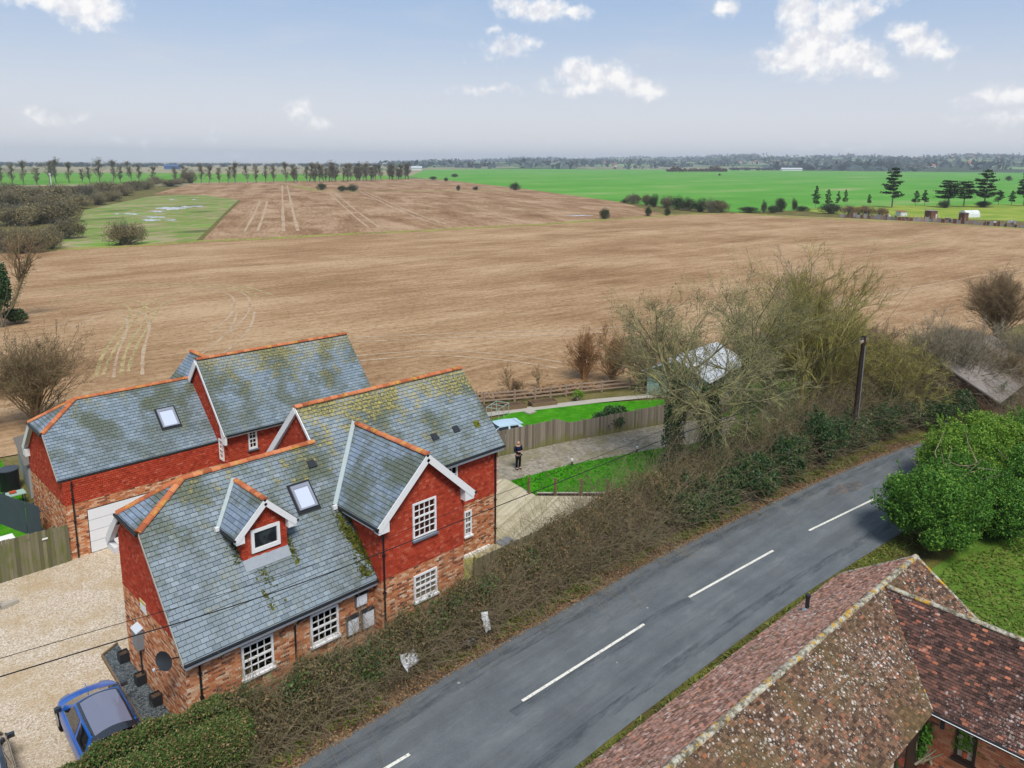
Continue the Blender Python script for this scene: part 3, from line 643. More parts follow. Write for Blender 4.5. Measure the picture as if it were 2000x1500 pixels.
# plots
sheet('gravel_drive', [(-14, -.8), (-3, -.9), (-.05, -.8), (-.05, 5.4), (8, 5.4), (8, 15.2), (-14, 15.2)], 'gravel', .012)
sheet('slate_bed', [(-.82, 1.4), (.0, 1.2), (.0, 6.75), (-.62, 6.35)], 'slate_chip', .05)
for a, b in (((-.86, 1.4), (-.66, 6.4)), ((-.66, 6.4), (0, 6.8))):
    MB().bar((*a, .05), (*b, .05), .06, .12).build('bed_edging', 'post_timber')['kind'] = 'structure'
sheet('soil', [(0, -2.3), (30, -3.0), (30, 1.0), (15.6, 1.4), (11, -.3), (0, .2)], 'litter', .006)
sheet('front_garden', [(15.3, 2.0), (24, 1.8), (34, -1), (45, -2), (60, -4), (60, 9), (38, 6), (23, 10.5), (15, 8.5)], 'lawn_rough', .0)
sheet('lawn', px((982, 945), (1115, 908), (1290, 876))+[(33.5, 3.2), (33, .4), (27.5, 1.2), (23.9, 2.1), (21.2, 4.4)], 'lawn', .03)
sheet('back_lawn', px((960, 822), (1000, 806), (1165, 788), (1300, 780), (1300, 815), (1090, 832), (1010, 842), (960, 850)), 'lawn', .03)
strip('garden_path', px((940, 812), (1000, 803), (1170, 783), (1290, 772)), .9, 'paving', .035)
sheet('block_path', px((975, 945), (1115, 912), (1290, 882), (1420, 850), (1440, 812), (1300, 826), (1180, 850), (1110, 862), (975, 892))+[(20.3, 10.0), (20.0, 7.9)], 'path_block', .02)
sheet('left_garden', [(-9, 15.3), (.4, 19.0), (1.2, 33), (-2, 36), (-10, 38)], 'lawn', .0)
sheet('neighbour_lawn', [(22, -12.9), (30, -12.2), (48, -14.5), (60, -22), (20, -40), (12, -18)], 'lawn_rough', .0)
sheet('paved_yard', [(-6, -11.8), (22, -11.8), (20, -30), (-6, -30)], 'paving', -.004)
# distant hills
def hills():
    nx, ny = 160, 26; V = []
    for j in range(ny):
        for i in range(nx):
            a = -0.16+(i/(nx-1))*.98      # bearing right of the view axis' left part
            d = 2300+(j/(ny-1))**1.3*6200
            az = math.atan2(CF[0], CF[1])+a-.0
            t = j/(ny-1); up = min(1, max(0, (a+.16)/.16)); up2 = min(1, max(0, (a+.02)/.5))
            base = 14+70*up*(.55+.75*up2)
            h = base*(t**1.15)*(1+.10*math.sin(a*23+1)+.08*math.sin(a*51)+.12*math.sin(a*11+t*6))*(1 if t < .97 else 1)
            h += 6*math.sin(a*37+t*9)*t*(1-t)
            V.append((CAM[0]+d*math.sin(az), CAM[1]+d*math.cos(az), max(-.5, h)-.3))
    F = [(j*nx+i, j*nx+i+1, (j+1)*nx+i+1, (j+1)*nx+i) for j in range(ny-1) for i in range(nx-1)]
    me = npmesh('hills', V, F, True)
    return tag(obj('hills', me, 'hill'), kind='structure'), np.array(V).reshape(ny, nx, 3)
HILL, HV = hills()
# the air: one closed box of thin haze
hz = bpy.data.materials.new('haze'); hz.use_nodes = True; nt = hz.node_tree; nt.nodes.clear()
pv = nt.nodes.new('ShaderNodeVolumePrincipled'); pv.inputs['Color'].default_value = (.85, .925, 1.0, 1); pv.inputs['Density'].default_value = 1.35e-4; pv.inputs['Anisotropy'].default_value = .1
oo = nt.nodes.new('ShaderNodeOutputMaterial'); nt.links.new(pv.outputs[0], oo.inputs['Volume'])
MATS['haze'] = hz
q = MB().bb(-3300, 9800, -6300, 9900, -1.2, 150).build('haze', 'haze'); tag(q, kind='stuff')
# ------------------------------------------------------------------ windows, gutters, roof bits
def V3(*a): return Vector(a)
def window(parent, o, u, w, h, cols, rows, split=None, name='window', frame=.075, bar=.026, n=None, sill=True, fm='white_paint', gm='glass_dark', sillm='white_paint', proud=.05):
    """o: lower left outer corner on the wall face; u: direction along the wall; outward = u x z"""
    o = V3(*o); u = V3(*u).normalized(); z = V3(0, 0, 1); n = u.cross(z)
    W = MB()
    def rect(x0, x1, z0, z1, d0, d1, mb):
        c = [o+u*a+z*b+n*d for d in (d0, d1) for a, b in ((x0, z0), (x1, z0), (x1, z1), (x0, z1))]
        mb.add(c, [(3, 2, 1, 0), (4, 5, 6, 7), (0, 1, 5, 4), (1, 2, 6, 5), (2, 3, 7, 6), (3, 0, 4, 7)])
    rect(0, frame, 0, h, -.06, proud, W); rect(w-frame, w, 0, h, -.06, proud, W)
    rect(frame, w-frame, h-frame, h, -.06, proud, W); rect(frame, w-frame, 0, frame*1.3, -.06, proud, W)
    wi = W.build(name, fm, parent)
    ix0, ix1, iz0, iz1 = frame, w-frame, frame*1.3, h-frame
    B = MB(); cw = (ix1-ix0)/cols; hs = (iz1-iz0)/rows
    for c in range(1, cols): rect(ix0+c*cw-bar/2, ix0+c*cw+bar/2, iz0, iz1, -.03, proud-.018, B)
    for r in range(1, rows):
        b = bar*2.4 if split and r == split else bar
        rect(ix0, ix1, iz0+r*hs-b/2, iz0+r*hs+b/2, -.03, proud-.016+(.012 if b > bar else 0), B)
    if B.f: B.build('glazing_bar', fm, wi)
    pm = bpy.data.meshes.new('pane'); P = MB(); c = [u*a+z*b for a, b in ((-cw/2, -hs/2), (cw/2, -hs/2), (cw/2, hs/2), (-cw/2, hs/2))]
    pm.from_pydata([tuple(q) for q in c]+[tuple(q-n*.006) for q in c], [], [(0, 1, 2, 3), (7, 6, 5, 4), (0, 4, 5, 1), (1, 5, 6, 2), (2, 6, 7, 3), (3, 7, 4, 0)]); pm.update(); pm.materials.append(MATS[gm])
    for r in range(rows):
        for k in range(cols):
            p = o+u*(ix0+(k+.5)*cw)+z*(iz0+(r+.5)*hs)-n*.012
            obj('pane', pm, None, wi, loc=p)
    if sill:
        s = MB(); rect(-.05, w+.05, -.07, 0, -.04, proud+.07, s); s.build('sill', sillm, wi)
    return wi
def gutter(parent, a, b, out, r=.055):
    a, b, out = V3(*a), V3(*b), V3(*out); MB().tube([a+out*r, b+out*r], r, 8).build('gutter', 'black_gutter', parent)
def downpipe(parent, x, y, z0, z1, out=(0, -1, 0), r=.038):
    o = V3(*out)*.07; g = MB(); g.tube([V3(x, y, z1)+V3(*out)*.2, V3(x, y, z1-.18)+o, V3(x, y, z0)+o], r, 8)
    for k in range(3): g.box((x+o.x, y+o.y, z0+(z1-z0)*(k+.6)/3.4), (.11, .11, .05))
    g.build('downpipe', 'black_gutter', parent)
def barge(parent, a, b, out, dep=.2, th=.03, m='white_paint', name='bargeboard'):
    a, b, out = V3(*a), V3(*b), V3(*out); MB().bar(a+out*th/2-V3(0, 0, dep/2), b+out*th/2-V3(0, 0, dep/2), th, dep, up=(0, 0, 1)).build(name, m, parent)
def ridge_tiles(parent, a, b, m='ridge_clay', L=.32, r=.13, name='ridge_tile', cap=None):
    a, b = V3(*a), V3(*b); t = (b-a); n = max(2, int(t.length/L)); l = t.length/n; t.normalize(); x = t.cross(V3(0, 0, 1)).normalized(); up = x.cross(t)
    g = MB(); K = 6
    V = []
    for q in (0, l*.985):
        rr = r*(1.0 if q == 0 else .93)
        for k in range(K+1):
            an = math.pi*(k/K); V.append(t*q+x*math.cos(an)*rr*1.05+up*(math.sin(an)*rr*.8-.035))
    F = [(k, k+1, K+2+k, K+1+k) for k in range(K)]+[tuple(range(K, -1, -1)), tuple(range(K+1, 2*K+2))]
    me = bpy.data.meshes.new(name); me.from_pydata([tuple(q) for q in V], [], F); me.update(); me.materials.append(MATS[m])
    for k in range(n):
        obj(name, me, None, parent, loc=a+t*(k*l)+up*random.uniform(-.008, .008))
def skylight(parent, o, u, v, w, h):
    o, u, v = V3(*o), V3(*u).normalized(), V3(*v).normalized(); n = u.cross(v); f = .085
    def rc(g, a0, a1, b0, b1, d0, d1):
        c = [o+u*a+v*b+n*d for d in (d0, d1) for a, b in ((a0, b0), (a1, b0), (a1, b1), (a0, b1))]
        g.add(c, [(3, 2, 1, 0), (4, 5, 6, 7), (0, 1, 5, 4), (1, 2, 6, 5), (2, 3, 7, 6), (3, 0, 4, 7)])
    g = MB(); rc(g, 0, f, 0, h, 0, .1); rc(g, w-f, w, 0, h, 0, .1); rc(g, f, w-f, 0, f*.7, 0, .1); rc(g, f, w-f, h-f*1.7, h, 0, .1)
    s = g.build('skylight', 'skylight_frame', parent)
    g = MB(); rc(g, f, w-f, f*.7, h-f*1.7, .02, .065); g.build('pane', 'skylight_glass', s)
    g = MB(); rc(g, -.09, w+.09, -.14, 0, -.0, .035); rc(g, -.09, 0, 0, h+.1, 0, .03); rc(g, w, w+.09, 0, h+.1, 0, .03); rc(g, 0, w, h, h+.1, 0, .03); g.build('flashing', 'black_gutter', s)
    return s
def slope(y0, z0, y1, z1): return math.hypot(y1-y0, z1-z0)

# ------------------------------------------------------------------ the front house
H1 = thing('brick_house', 'red tile-hung brick house with grey slate roof beside the road hedge', 'house')
E0, Z1, YR, ZR = -.33, 2.914, 3.781, 7.111
M1 = (ZR-Z1)/(YR-E0); K1 = math.sqrt(1+M1*M1)
def zf(y): return Z1+M1*(y-E0)
def yz(z): return E0+(z-Z1)/M1
XL, XT, XE, YT = -.15, 6.802, 15.585, 4.937; ZT = zf(YT); Y2 = 1.929
XG, YG, ZG, WG, ZGE = 8.989, -.832, 7.33, 2.272, 5.173
YH = 2.774; ZH = zf(YH); YHB = 2*YR-YH; XH = 1.757
def zb(y): return ZR-(y-YR)*M1
def zbt(y): return ZT-(y-YT)*M1
# cores
def core(parent, name, prof, x0, x1, m):            # profile in (y,z), extruded along x
    k = len(prof); g = MB(); g.add([(x0, y, z) for y, z in prof]+[(x1, y, z) for y, z in prof], [tuple(range(k-1, -1, -1)), tuple(range(k, 2*k))]+[(i, (i+1) % k, k+(i+1) % k, k+i) for i in range(k)])
    return g.build(name, m, parent)
core(H1, 'wall', [(0, -.1), (5.4, -.1), (5.4, 3.2), (0, 3.2-.35)], 0, 6.97, 'mortar')
core(H1, 'gable_wall', [(0, 2.85), (5.4, 3.2), (5.4, 5.25), (4.72, 5.92), (2.84, 5.92)], 0, 6.97, 'tile_backing')
core(H1, 'wall', [(Y2+.33, -.1), (7.6, -.1), (7.6, 2.85), (Y2+.33, 2.85)], 6.9, 15.4, 'mortar')
core(H1, 'gable_wall', [(Y2+.33, 2.85), (7.6, 2.85), (7.6, 5.15), (YT, ZT-.18), (Y2+.33, 5.2)], 6.9, 15.4, 'tile_backing')
g = MB(); g.bb(6.97, 10.95, -.53, 2.3, -.1, 2.9); g.build('wall', 'mortar', H1)
g = MB(); P = [(6.97, 2.9), (10.95, 2.9), (10.95, 5.3), (XG, ZG-.2), (6.97, 5.3)]; k = len(P)
g.add([(x, -.53, z) for x, z in P]+[(x, 3.6, z) for x, z in P], [tuple(range(k)), tuple(range(2*k-1, k-1, -1))]+[(i, k+i, k+(i+1) % k, (i+1) % k) for i in range(k)]); g.build('gable_wall', 'tile_backing', H1)
# roof slabs
def roofslab(parent, pts, m='slate_under', th=.09, name='roof'):
    return MB().slab(pts, th).build(name, m, parent)
RF = roofslab(H1, [(XL, E0, Z1), (6.97, E0, Z1), (6.97, YR, ZR), (XH, YR, ZR), (XL, YH, ZH)])
roofslab(H1, [(XT, Y2, zf(Y2)), (XE, Y2, zf(Y2)), (XE, YT, ZT), (XT, YT, ZT)])
roofslab(H1, [(XL, YH, ZH), (XH, YR, ZR), (XL, YHB, ZH)])
roofslab(H1, [(XT, YR, ZR), (XT, 6.2, zb(6.2)), (XL, 6.2, zb(6.2)), (XL, YHB, ZH), (XH, YR, ZR)], 'slate')
roofslab(H1, [(XE, YT, ZT), (XE, 2*YT-Y2, zf(Y2)), (XT, 2*YT-Y2, zf(Y2)), (XT, YT, ZT)], 'slate')
RG = roofslab(H1, [(XG-WG, yz(ZGE), ZGE), (XG-WG, YG, ZGE), (XG, YG, ZG), (XG, yz(ZG), ZG)])
roofslab(H1, [(XG+WG, YG, ZGE), (XG+WG, yz(ZGE), ZGE), (XG, yz(ZG), ZG), (XG, YG, ZG)], 'slate')
# slates
def sl(y): return (y-E0)*K1
vdir = (0, 1, M1)
SLW, SLH = .26, .168
dm = dict(dxg=3.44, dzg=6.692, dyg=1.285, dw=1.102, dze=5.596)
hole = [(dm['dxg']-dm['dw']+.3, dm['dxg']+dm['dw']-.3, sl(dm['dyg']+.15), sl(yz(dm['dze'])))]
clad('slate', H1, (0, E0, Z1), (1, 0, 0), vdir, [(XL, -.05), (6.93, -.05), (6.93, sl(YR)), (XH, sl(YR)), (XL, sl(YH))], SLW, SLH, .018, 'slate', singles=300, holes=hole, sub='roof_slates', vgap=.017, lift=.003, inst_parent=RF)
clad('slate', H1, (0, E0, Z1), (1, 0, 0), vdir, [(6.93, sl(1.0)), (11.2, sl(1.0)), (11.2, sl(YR)), (6.93, sl(YR))], SLW, SLH, .018, 'slate', sub='roof_slates', vgap=.017, lift=.003)
clad('slate', H1, (0, E0, Z1), (1, 0, 0), vdir, [(11.2, sl(Y2)-.05), (XE, sl(Y2)-.05), (XE, sl(YR)), (11.2, sl(YR))], SLW, SLH, .018, 'slate', sub='roof_slates', vgap=.017, lift=.003)
clad('slate', H1, (0, E0, Z1), (1, 0, 0), vdir, [(XT, sl(YR)), (XE, sl(YR)), (XE, sl(YT)), (XT, sl(YT))], SLW, SLH, .018, 'slate', sub='roof_slates', vgap=.017, lift=.003)
hv = Vector((XH-XL, 0, ZR-ZH)); hl = hv.length
clad('slate', H1, (XL, YHB, ZH), (0, -1, 0), hv, [(0, -.03), (YHB-YH, -.03), ((YHB-YH)/2, hl)], SLW, SLH, .018, 'slate_clean_sky', sub='roof_slates', vgap=.017, lift=.003)
gv = Vector((WG, 0, ZG-ZGE)); gl = gv.length; o = (XG-WG, 0, ZGE)
clad('slate', H1, o, (0, -1, 0), gv, [(-yz(ZGE), -.04), (-YG, -.04), (-YG, gl), (-yz(ZG), gl)], SLW, SLH, .018, 'slate_clean_sky', singles=0, sub='gable_slates', vgap=.017, lift=.003)
# valley lead, ridges
for a, b in (((XG-WG-.12, yz(ZGE)-.05, ZGE-.02), (XG-.05, yz(ZG)+.02, ZG+.03)),):
    MB().bar(Vector(a)+Vector((-.02, 0, .05)), Vector(b)+Vector((-.02, 0, .05)), .17, .02, up=(0, -M1, 1)).build('valley_flashing', 'lead_valley', H1)
MB().box((XG-WG-.2, yz(ZGE)-.15, ZGE-.02), (.16, .1, .16)).build('valley_flashing', 'white_paint', H1)
ridge_tiles(H1, (XH, YR, ZR+.02), (XT+.0, YR, ZR+.02)); ridge_tiles(H1, (XT-.05, YT, ZT+.02), (XE, YT, ZT+.02)); ridge_tiles(H1, (XG, YG, ZG+.02), (XG, yz(ZG)-.02, ZG+.02))
ridge_tiles(H1, (XL-.02, YH, ZH+.03), (XH, YR, ZR+.03), name='hip_tile'); ridge_tiles(H1, (XL-.02, YHB, ZH+.03), (XH, YR, ZR+.03), name='hip_tile')
# moss strip beside the cross gable and dormer flashings
# bargeboards, soffits, gutters
gutter(H1, (XL, E0-.01, Z1-.06), (6.93, E0-.01, Z1-.06), (0, -1, 0)); MB().bb(XL+.05, 6.95, E0+.0, E0+.03, Z1-.25, Z1-.1).build('fascia', 'white_paint', H1)
MB().bb(XL+.05, 6.95, E0+.03, 0, Z1-.25, Z1-.225).build('soffit', 'white_paint', H1)
gutter(H1, (10.9, Y2-.01, zf(Y2)-.06), (XE, Y2-.01, zf(Y2)-.06), (0, -1, 0)); MB().bb(10.96, XE-.02, Y2, Y2+.03, zf(Y2)-.25, zf(Y2)-.1).build('fascia', 'white_paint', H1)
MB().bb(10.96, XE-.02, Y2+.03, Y2+.33, zf(Y2)-.25, zf(Y2)-.225).build('soffit', 'white_paint', H1)
gutter(H1, (XG-WG-.01, yz(ZGE), ZGE-.06), (XG-WG-.01, YG-.05, ZGE-.06), (-1, 0, 0)); gutter(H1, (XG+WG+.01, YG-.05, ZGE-.06), (XG+WG+.01, 2, ZGE-.06), (1, 0, 0))
MB().bb(XG-WG, XG-WG+.03, YG+.02, yz(ZGE)-.1, ZGE-.24, ZGE-.1).build('fascia', 'white_paint', H1)
gutter(H1, (XL-.02, YHB+.05, ZH-.05), (XL-.02, YH-.05, ZH-.05), (-1, 0, 0))
barge(H1, (XG-WG-.02, YG, ZGE-.02), (XG, YG, ZG-.02), (0, -1, 0), .26); barge(H1, (XG+WG+.02, YG, ZGE-.02), (XG, YG, ZG-.02), (0, -1, 0), .26)
for s in (-1, 1):
    g = MB(); x0, x1 = (XG-WG-.0, XG-WG+.48) if s < 0 else (XG+WG-.48, XG+WG+.0)
    zz = [(XG+s*WG, ZGE-.3), (XG+s*(WG-.46), ZGE-.3), (XG+s*(WG-.46), ZGE+.2), (XG+s*WG, ZGE-.12)]
    k = 4; g.add([(x, YG-.012, z) for x, z in zz]+[(x, -.53, z) for x, z in zz], [(3, 2, 1, 0) if s > 0 else (0, 1, 2, 3), tuple(range(4, 8)) if s > 0 else (7, 6, 5, 4)]+[(i, 4+i, 4+(i+1) % 4, (i+1) % 4) for i in range(4)])
    g.build('box_end', 'white_paint', H1)
barge(H1, (XL, E0, Z1-.02), (XL, YH, ZH-.02), (-1, 0, 0), .09, .02, 'paving'); barge(H1, (XL, 6.2, zb(6.2)-.02), (XL, YHB, ZH-.02), (-1, 0, 0), .24, .05)
g = MB(); g.slab([(XL-.02, 6.2, zb(6.2)-.28), (0.0, 6.2, zb(6.2)-.28), (0.0, 5.0, zb(5.0)-.32), (XL-.02, 5.0, zb(5.0)-.32)], .02); g.build('soffit', 'white_paint', H1)
MB().bb(XL-.02, .02, 5.42, 6.18, zb(6.2)-.33, zb(6.2)-.1).build('box_end', 'white_paint', H1)
g = MB(); g.slab([(XL, 5.4, zb(5.4)-.1), (XL, 6.2, zb(6.2)-.1), (6.8, 6.2, zb(6.2)-.1), (6.8, 5.4, zb(5.4)-.1)], .2); g.build('soffit', 'white_paint', H1)
barge(H1, (XT-.02, YR-.05, zf(YR)+.0), (XT-.02, YT, ZT-.02), (-1, 0, 0), .12, .04); barge(H1, (XT-.02, 7.9, zbt(7.9)-.02), (XT-.02, YT, ZT-.02), (-1, 0, 0), .26, .05)
g = MB(); g.slab([(XT-.02, YT, ZT-.3), (XT-.02, 7.9, zbt(7.9)-.3), (XT+.2, 7.9, zbt(7.9)-.3), (XT+.2, YT, ZT-.3)], .02); g.build('soffit', 'white_paint', H1)
ridge_tiles(H1, (XT-.9, YR, ZR+.02), (XT+.12, YR, ZR+.02))
# wall cladding
W1 = (1.79, 2.902, 1.228, 2.426); W2 = (4.304, 5.424, 1.228, 2.426); W3 = (8.423, 9.541, 3.961, 5.422); W4 = (8.423, 9.541, 1.411, 2.475)
W5 = (13.399, 13.819, 1.303, 2.5); W6 = (12.35, 13.0, 4.05, 4.92)
hh = lambda *ws: [(a-.01, b+.01, c-.07, d+.01) for a, b, c, d in ws]
BW, BH, TW, TH = .225, .075, .165, .105
clad('brick', H1, (6.97, 0, 0), (0, -1, 0), (0, 0, 1), [(0, 0), (.53, 0), (.53, 2.9), (0, 2.9)], BW, BH, .012, 'brick_mix', gap=.012, wedge=False, jit=.25, sub='brickwork', lift=.001)
clad('brick', H1, (0, 0, 0), (1, 0, 0), (0, 0, 1), [(0, 0), (6.97, 0), (6.97, 2.7), (0, 2.7)], BW, BH, .012, 'brick_mix', singles=300, holes=hh(W1, W2), gap=.012, wedge=False, jit=.25, sub='brickwork', lift=.001)
clad('brick', H1, (0, 5.4, 0), (0, -1, 0), (0, 0, 1), [(0, 0), (5.4, 0), (5.4, 3.15), (0, 3.15)], BW, BH, .012, 'brick_mix', gap=.012, wedge=False, jit=.25, sub='brickwork', lift=.001)
clad('brick', H1, (0, -.53, 0), (1, 0, 0), (0, 0, 1), [(6.97, 0), (10.95, 0), (10.95, 2.88), (6.97, 2.88)], BW, BH, .012, 'brick_mix', holes=hh(W4), gap=.012, wedge=False, jit=.25, sub='brickwork', lift=.001)
clad('brick', H1, (0, Y2+.33, 0), (1, 0, 0), (0, 0, 1), [(10.97, 0), (15.4, 0), (15.4, 2.84), (10.97, 2.84)], BW, BH, .012, 'brick_mix', holes=hh(W5), gap=.012, wedge=False, jit=.25, sub='brickwork', lift=.001)
clad('brick', H1, (15.4, Y2+.33, 0), (0, 1, 0), (0, 0, 1), [(0, 0), (5.3, 0), (5.3, 2.84), (0, 2.84)], BW, BH, .012, 'brick_mix', gap=.012, wedge=False, jit=.25, sub='brickwork', lift=.001)
clad('wall_tile', H1, (0, -.53, 0), (1, 0, 0), (0, 0, 1), [(6.95, 2.88), (10.97, 2.88), (10.97, 5.32), (XG, ZG-.22), (6.95, 5.32)], TW, TH, .024, 'wall_tile', vgap=.012, singles=300, holes=hh(W3), gap=.006, sub='tile_hanging', jit=.3, lift=.001)
clad('wall_tile', H1, (0, 5.4, 0), (0, -1, 0), (0, 0, 1), [(0, 3.15), (5.42, 3.15), (2.56, 5.93), (.68, 5.93), (0, 5.25)], TW, TH, .024, 'wall_tile', vgap=.012, gap=.006, sub='tile_hanging', jit=.3, lift=.001)
clad('wall_tile', H1, (6.97, 2.2, 0), (0, -1, 0), (0, 0, 1), [(0, 5.3), (2.73, 2.75), (2.73, 5.3)], TW, TH, .024, 'wall_tile', vgap=.012, gap=.006, sub='tile_hanging', jit=.3, lift=.001)
clad('wall_tile', H1, (0, Y2+.33, 0), (1, 0, 0), (0, 0, 1), [(10.97, 2.82), (15.42, 2.82), (15.42, 5.2), (10.97, 5.2)], TW, TH, .024, 'wall_tile', vgap=.012, holes=hh(W6), gap=.006, sub='tile_hanging', jit=.3, lift=.001)
clad('wall_tile', H1, (15.4, Y2+.33, 0), (0, 1, 0), (0, 0, 1), [(0, 2.82), (5.3, 2.82), (5.3, 5.2), (2.67, 7.9), (0, 5.2)], TW, TH, .024, 'wall_tile', vgap=.012, gap=.006, sub='tile_hanging', jit=.3, lift=.001)
clad('wall_tile', H1, (6.9, 8, 0), (0, -1, 0), (0, 0, 1), [(.4, 5.1), (.4, 3.2), (1.7, 4.4), (4.2, 7.0), (3.06, ZT-.2)], TW, TH, .024, 'wall_tile', vgap=.012, gap=.006, sub='tile_hanging', jit=.3, lift=.001)
for w, r, sp, y in ((W1, 4, 2, 0), (W2, 4, 2, 0), (W3, 5, 3, -.53), (W4, 4, 2, -.53)):
    wi = window(H1, (w[0], y-.012, w[2]), (1, 0, 0), w[1]-w[0], w[3]-w[2], 4, r, sp, sillm='lead_sill' if w is W3 else 'white_paint')
    if w is W1:
        for k in (1, 2): [c for c in wi.children if c.name.startswith('pane')][k].data = (lambda m_: (m_.materials.clear(), m_.materials.append(MATS['glass_red']), m_)[2])([c for c in wi.children if c.name.startswith('pane')][k].data.copy())
window(H1, (W5[0], Y2+.318, W5[2]), (1, 0, 0), W5[1]-W5[0], W5[3]-W5[2], 2, 4, 2)
window(H1, (W6[0], Y2+.318, W6[2]), (1, 0, 0), W6[1]-W6[0], W6[3]-W6[2], 2, 2)
downpipe(H1, 7.06, -.53, 0, ZGE-.1); downpipe(H1, 15.28, Y2+.33, .2, zf(Y2)-.08); downpipe(H1, .42, 0, 0, Z1-.06)
g = MB(); g.tube([(3.92, -.05, Z1-.5), (3.75, -.07, Z1-.55), (3.7, -.07, Z1-.65), (3.7, -.07, 0)], .035, 8); g.tube([(4.3, -.05, Z1-.47), (3.92, -.05, Z1-.5)], .03, 8); g.build('downpipe', 'black_gutter', H1)
MB().bb(13.2, 14.9, Y2+.2, Y2+.33, .28, .4).build('plinth', 'sign_white', H1)
# skylight on the low wing, roof vents
def on_roof(px_, py_):                           # pixel -> point on the front slope
    d = ray(px_, py_); nrm = np.array([0, -M1, 1.0]); o_ = np.array([0, E0, Z1]); return CAM+d*((o_-CAM)@nrm/(d@nrm))
a, b, c = on_roof(585, 1000), on_roof(620, 987.5), on_roof(564, 954)
skylight(H1, (a[0], a[1], a[2]+.01), (1, 0, 0), vdir, b[0]-a[0], float(np.linalg.norm(c[1:]-a[1:])))
for q in ((608, 906), (848, 853), (889.5, 838)):
    p = on_roof(*q); g = MB(); v_ = Vector(vdir).normalized(); n_ = Vector((1, 0, 0)).cross(v_); P_ = Vector(p)+n_*.02
    g.slab([P_+Vector((-.17, 0, 0))-v_*.17+n_*.07, P_+Vector((.17, 0, 0))-v_*.17+n_*.07, P_+Vector((.15, 0, 0))+v_*.15+n_*.02, P_+Vector((-.15, 0, 0))+v_*.15+n_*.02], .06); g.build('roof_vent', 'dark_plastic', H1)
p = on_roof(932, 829); MB().slab([Vector(p)+Vector((-.2, -.12, -.09)), Vector(p)+Vector((.15, -.12, -.09)), Vector(p)+Vector((.15, .12, .16)), Vector(p)+Vector((-.2, .12, .16))], .03).build('roof_vent', 'moss', H1)
# dormer
DX, DZ, DY, DW, DE = dm['dxg'], dm['dzg'], dm['dyg'], dm['dw'], dm['dze']
dwl, dwr = DX-DW+.28, DX+DW-.28; DF = DY-.22
D = MB(); P = [(dwl, zf(DY)-.1), (dwr, zf(DY)-.1), (dwr, DE+.15), (DX, DZ-.18), (dwl, DE+.15)]; k = 5
D.add([(x, DY, z) for x, z in P]+[(x, 3.2, z) for x, z in P], [tuple(range(k)), tuple(range(2*k-1, k-1, -1))]+[(i, k+i, k+(i+1) % k, (i+1) % k) for i in range(k)])
DO = D.build('dormer', 'tile_backing', H1)
roofslab(DO, [(DX-DW, yz(DE), DE), (DX-DW, DF, DE), (DX, DF, DZ), (DX, yz(DZ), DZ)], th=.07, name='dormer_roof')
roofslab(DO, [(DX+DW, DF, DE), (DX+DW, yz(DE), DE), (DX, yz(DZ), DZ), (DX, DF, DZ)], 'slate', .07, 'dormer_roof')
dv = Vector((DW, 0, DZ-DE)); dl = dv.length
clad('slate', DO, (DX-DW, 0, DE), (0, -1, 0), dv, [(-yz(DE), -.03), (-DF, -.03), (-DF, dl), (-yz(DZ), dl)], .25, .165, .014, 'slate_clean_sky', sub='dormer_slates', vgap=.017, lift=.003)
WD = (2.938, 3.998, 4.785, 5.625)
clad('wall_tile', DO, (0, DY, 0), (1, 0, 0), (0, 0, 1), [(dwl-.01, zf(DY)), (dwr+.01, zf(DY)), (dwr+.01, DE+.1), (DX, DZ-.2), (dwl-.01, DE+.1)], TW, TH, .024, 'wall_tile', vgap=.012, holes=hh(WD), sub='tile_hanging', jit=.4, lift=.001)
clad('wall_tile', DO, (dwl, 3, 0), (0, -1, 0), (0, 0, 1), [(.6, 5.75), (3-DY, zf(DY)), (3-DY, 5.75)], TW, TH, .024, 'wall_tile', vgap=.012, sub='tile_hanging', jit=.3, lift=.001)
window(H1, (WD[0], DY-.02, WD[2]), (1, 0, 0), WD[1]-WD[0], WD[3]-WD[2], 1, 1, frame=.11, sill=False)
g = MB(); g.slab([(dwl-.02, DY-.28, zf(DY-.28)+.05), (dwr+.02, DY-.28, zf(DY-.28)+.05), (dwr+.02, DY+.0, zf(DY)+.09), (dwl-.02, DY+.0, zf(DY)+.09)], .03); g.build('apron_flashing', 'lead', DO)
barge(DO, (DX-DW-.02, DF, DE-.02), (DX, DF, DZ-.02), (0, -1, 0), .2); barge(DO, (DX+DW+.02, DF, DE-.02), (DX, DF, DZ-.02), (0, -1, 0), .2)
for s in (-1, 1):
    zz = [(DX+s*DW, DE-.24), (DX+s*(DW-.3), DE-.24), (DX+s*(DW-.3), DE+.1), (DX+s*DW, DE-.1)]
    g = MB(); g.add([(x, DF-.01, z) for x, z in zz]+[(x, DY-.01, z) for x, z in zz], [(0, 1, 2, 3), (7, 6, 5, 4)]+[(i, 4+i, 4+(i+1) % 4, (i+1) % 4) for i in range(4)]); g.build('box_end', 'white_paint', DO)
    gutter(DO, (DX+s*(DW+.01), yz(DE), DE-.05), (DX+s*(DW+.01), DF-.04, DE-.05), (s, 0, 0), .045)
ridge_tiles(DO, (DX, DF, DZ+.01), (DX, yz(DZ)-.05, DZ+.01), L=.3, r=.11)
MB().bar((DX-DW-.1, yz(DE)-.05, DE+.03), (DX-.05, yz(DZ), DZ+.06), .13, .02, up=(0, -M1, 1)).build('valley_flashing', 'lead_valley', DO)
MB().box((DX-DW-.16, yz(DE)-.12, DE+.02), (.13, .1, .14)).build('valley_flashing', 'white_paint', DO)

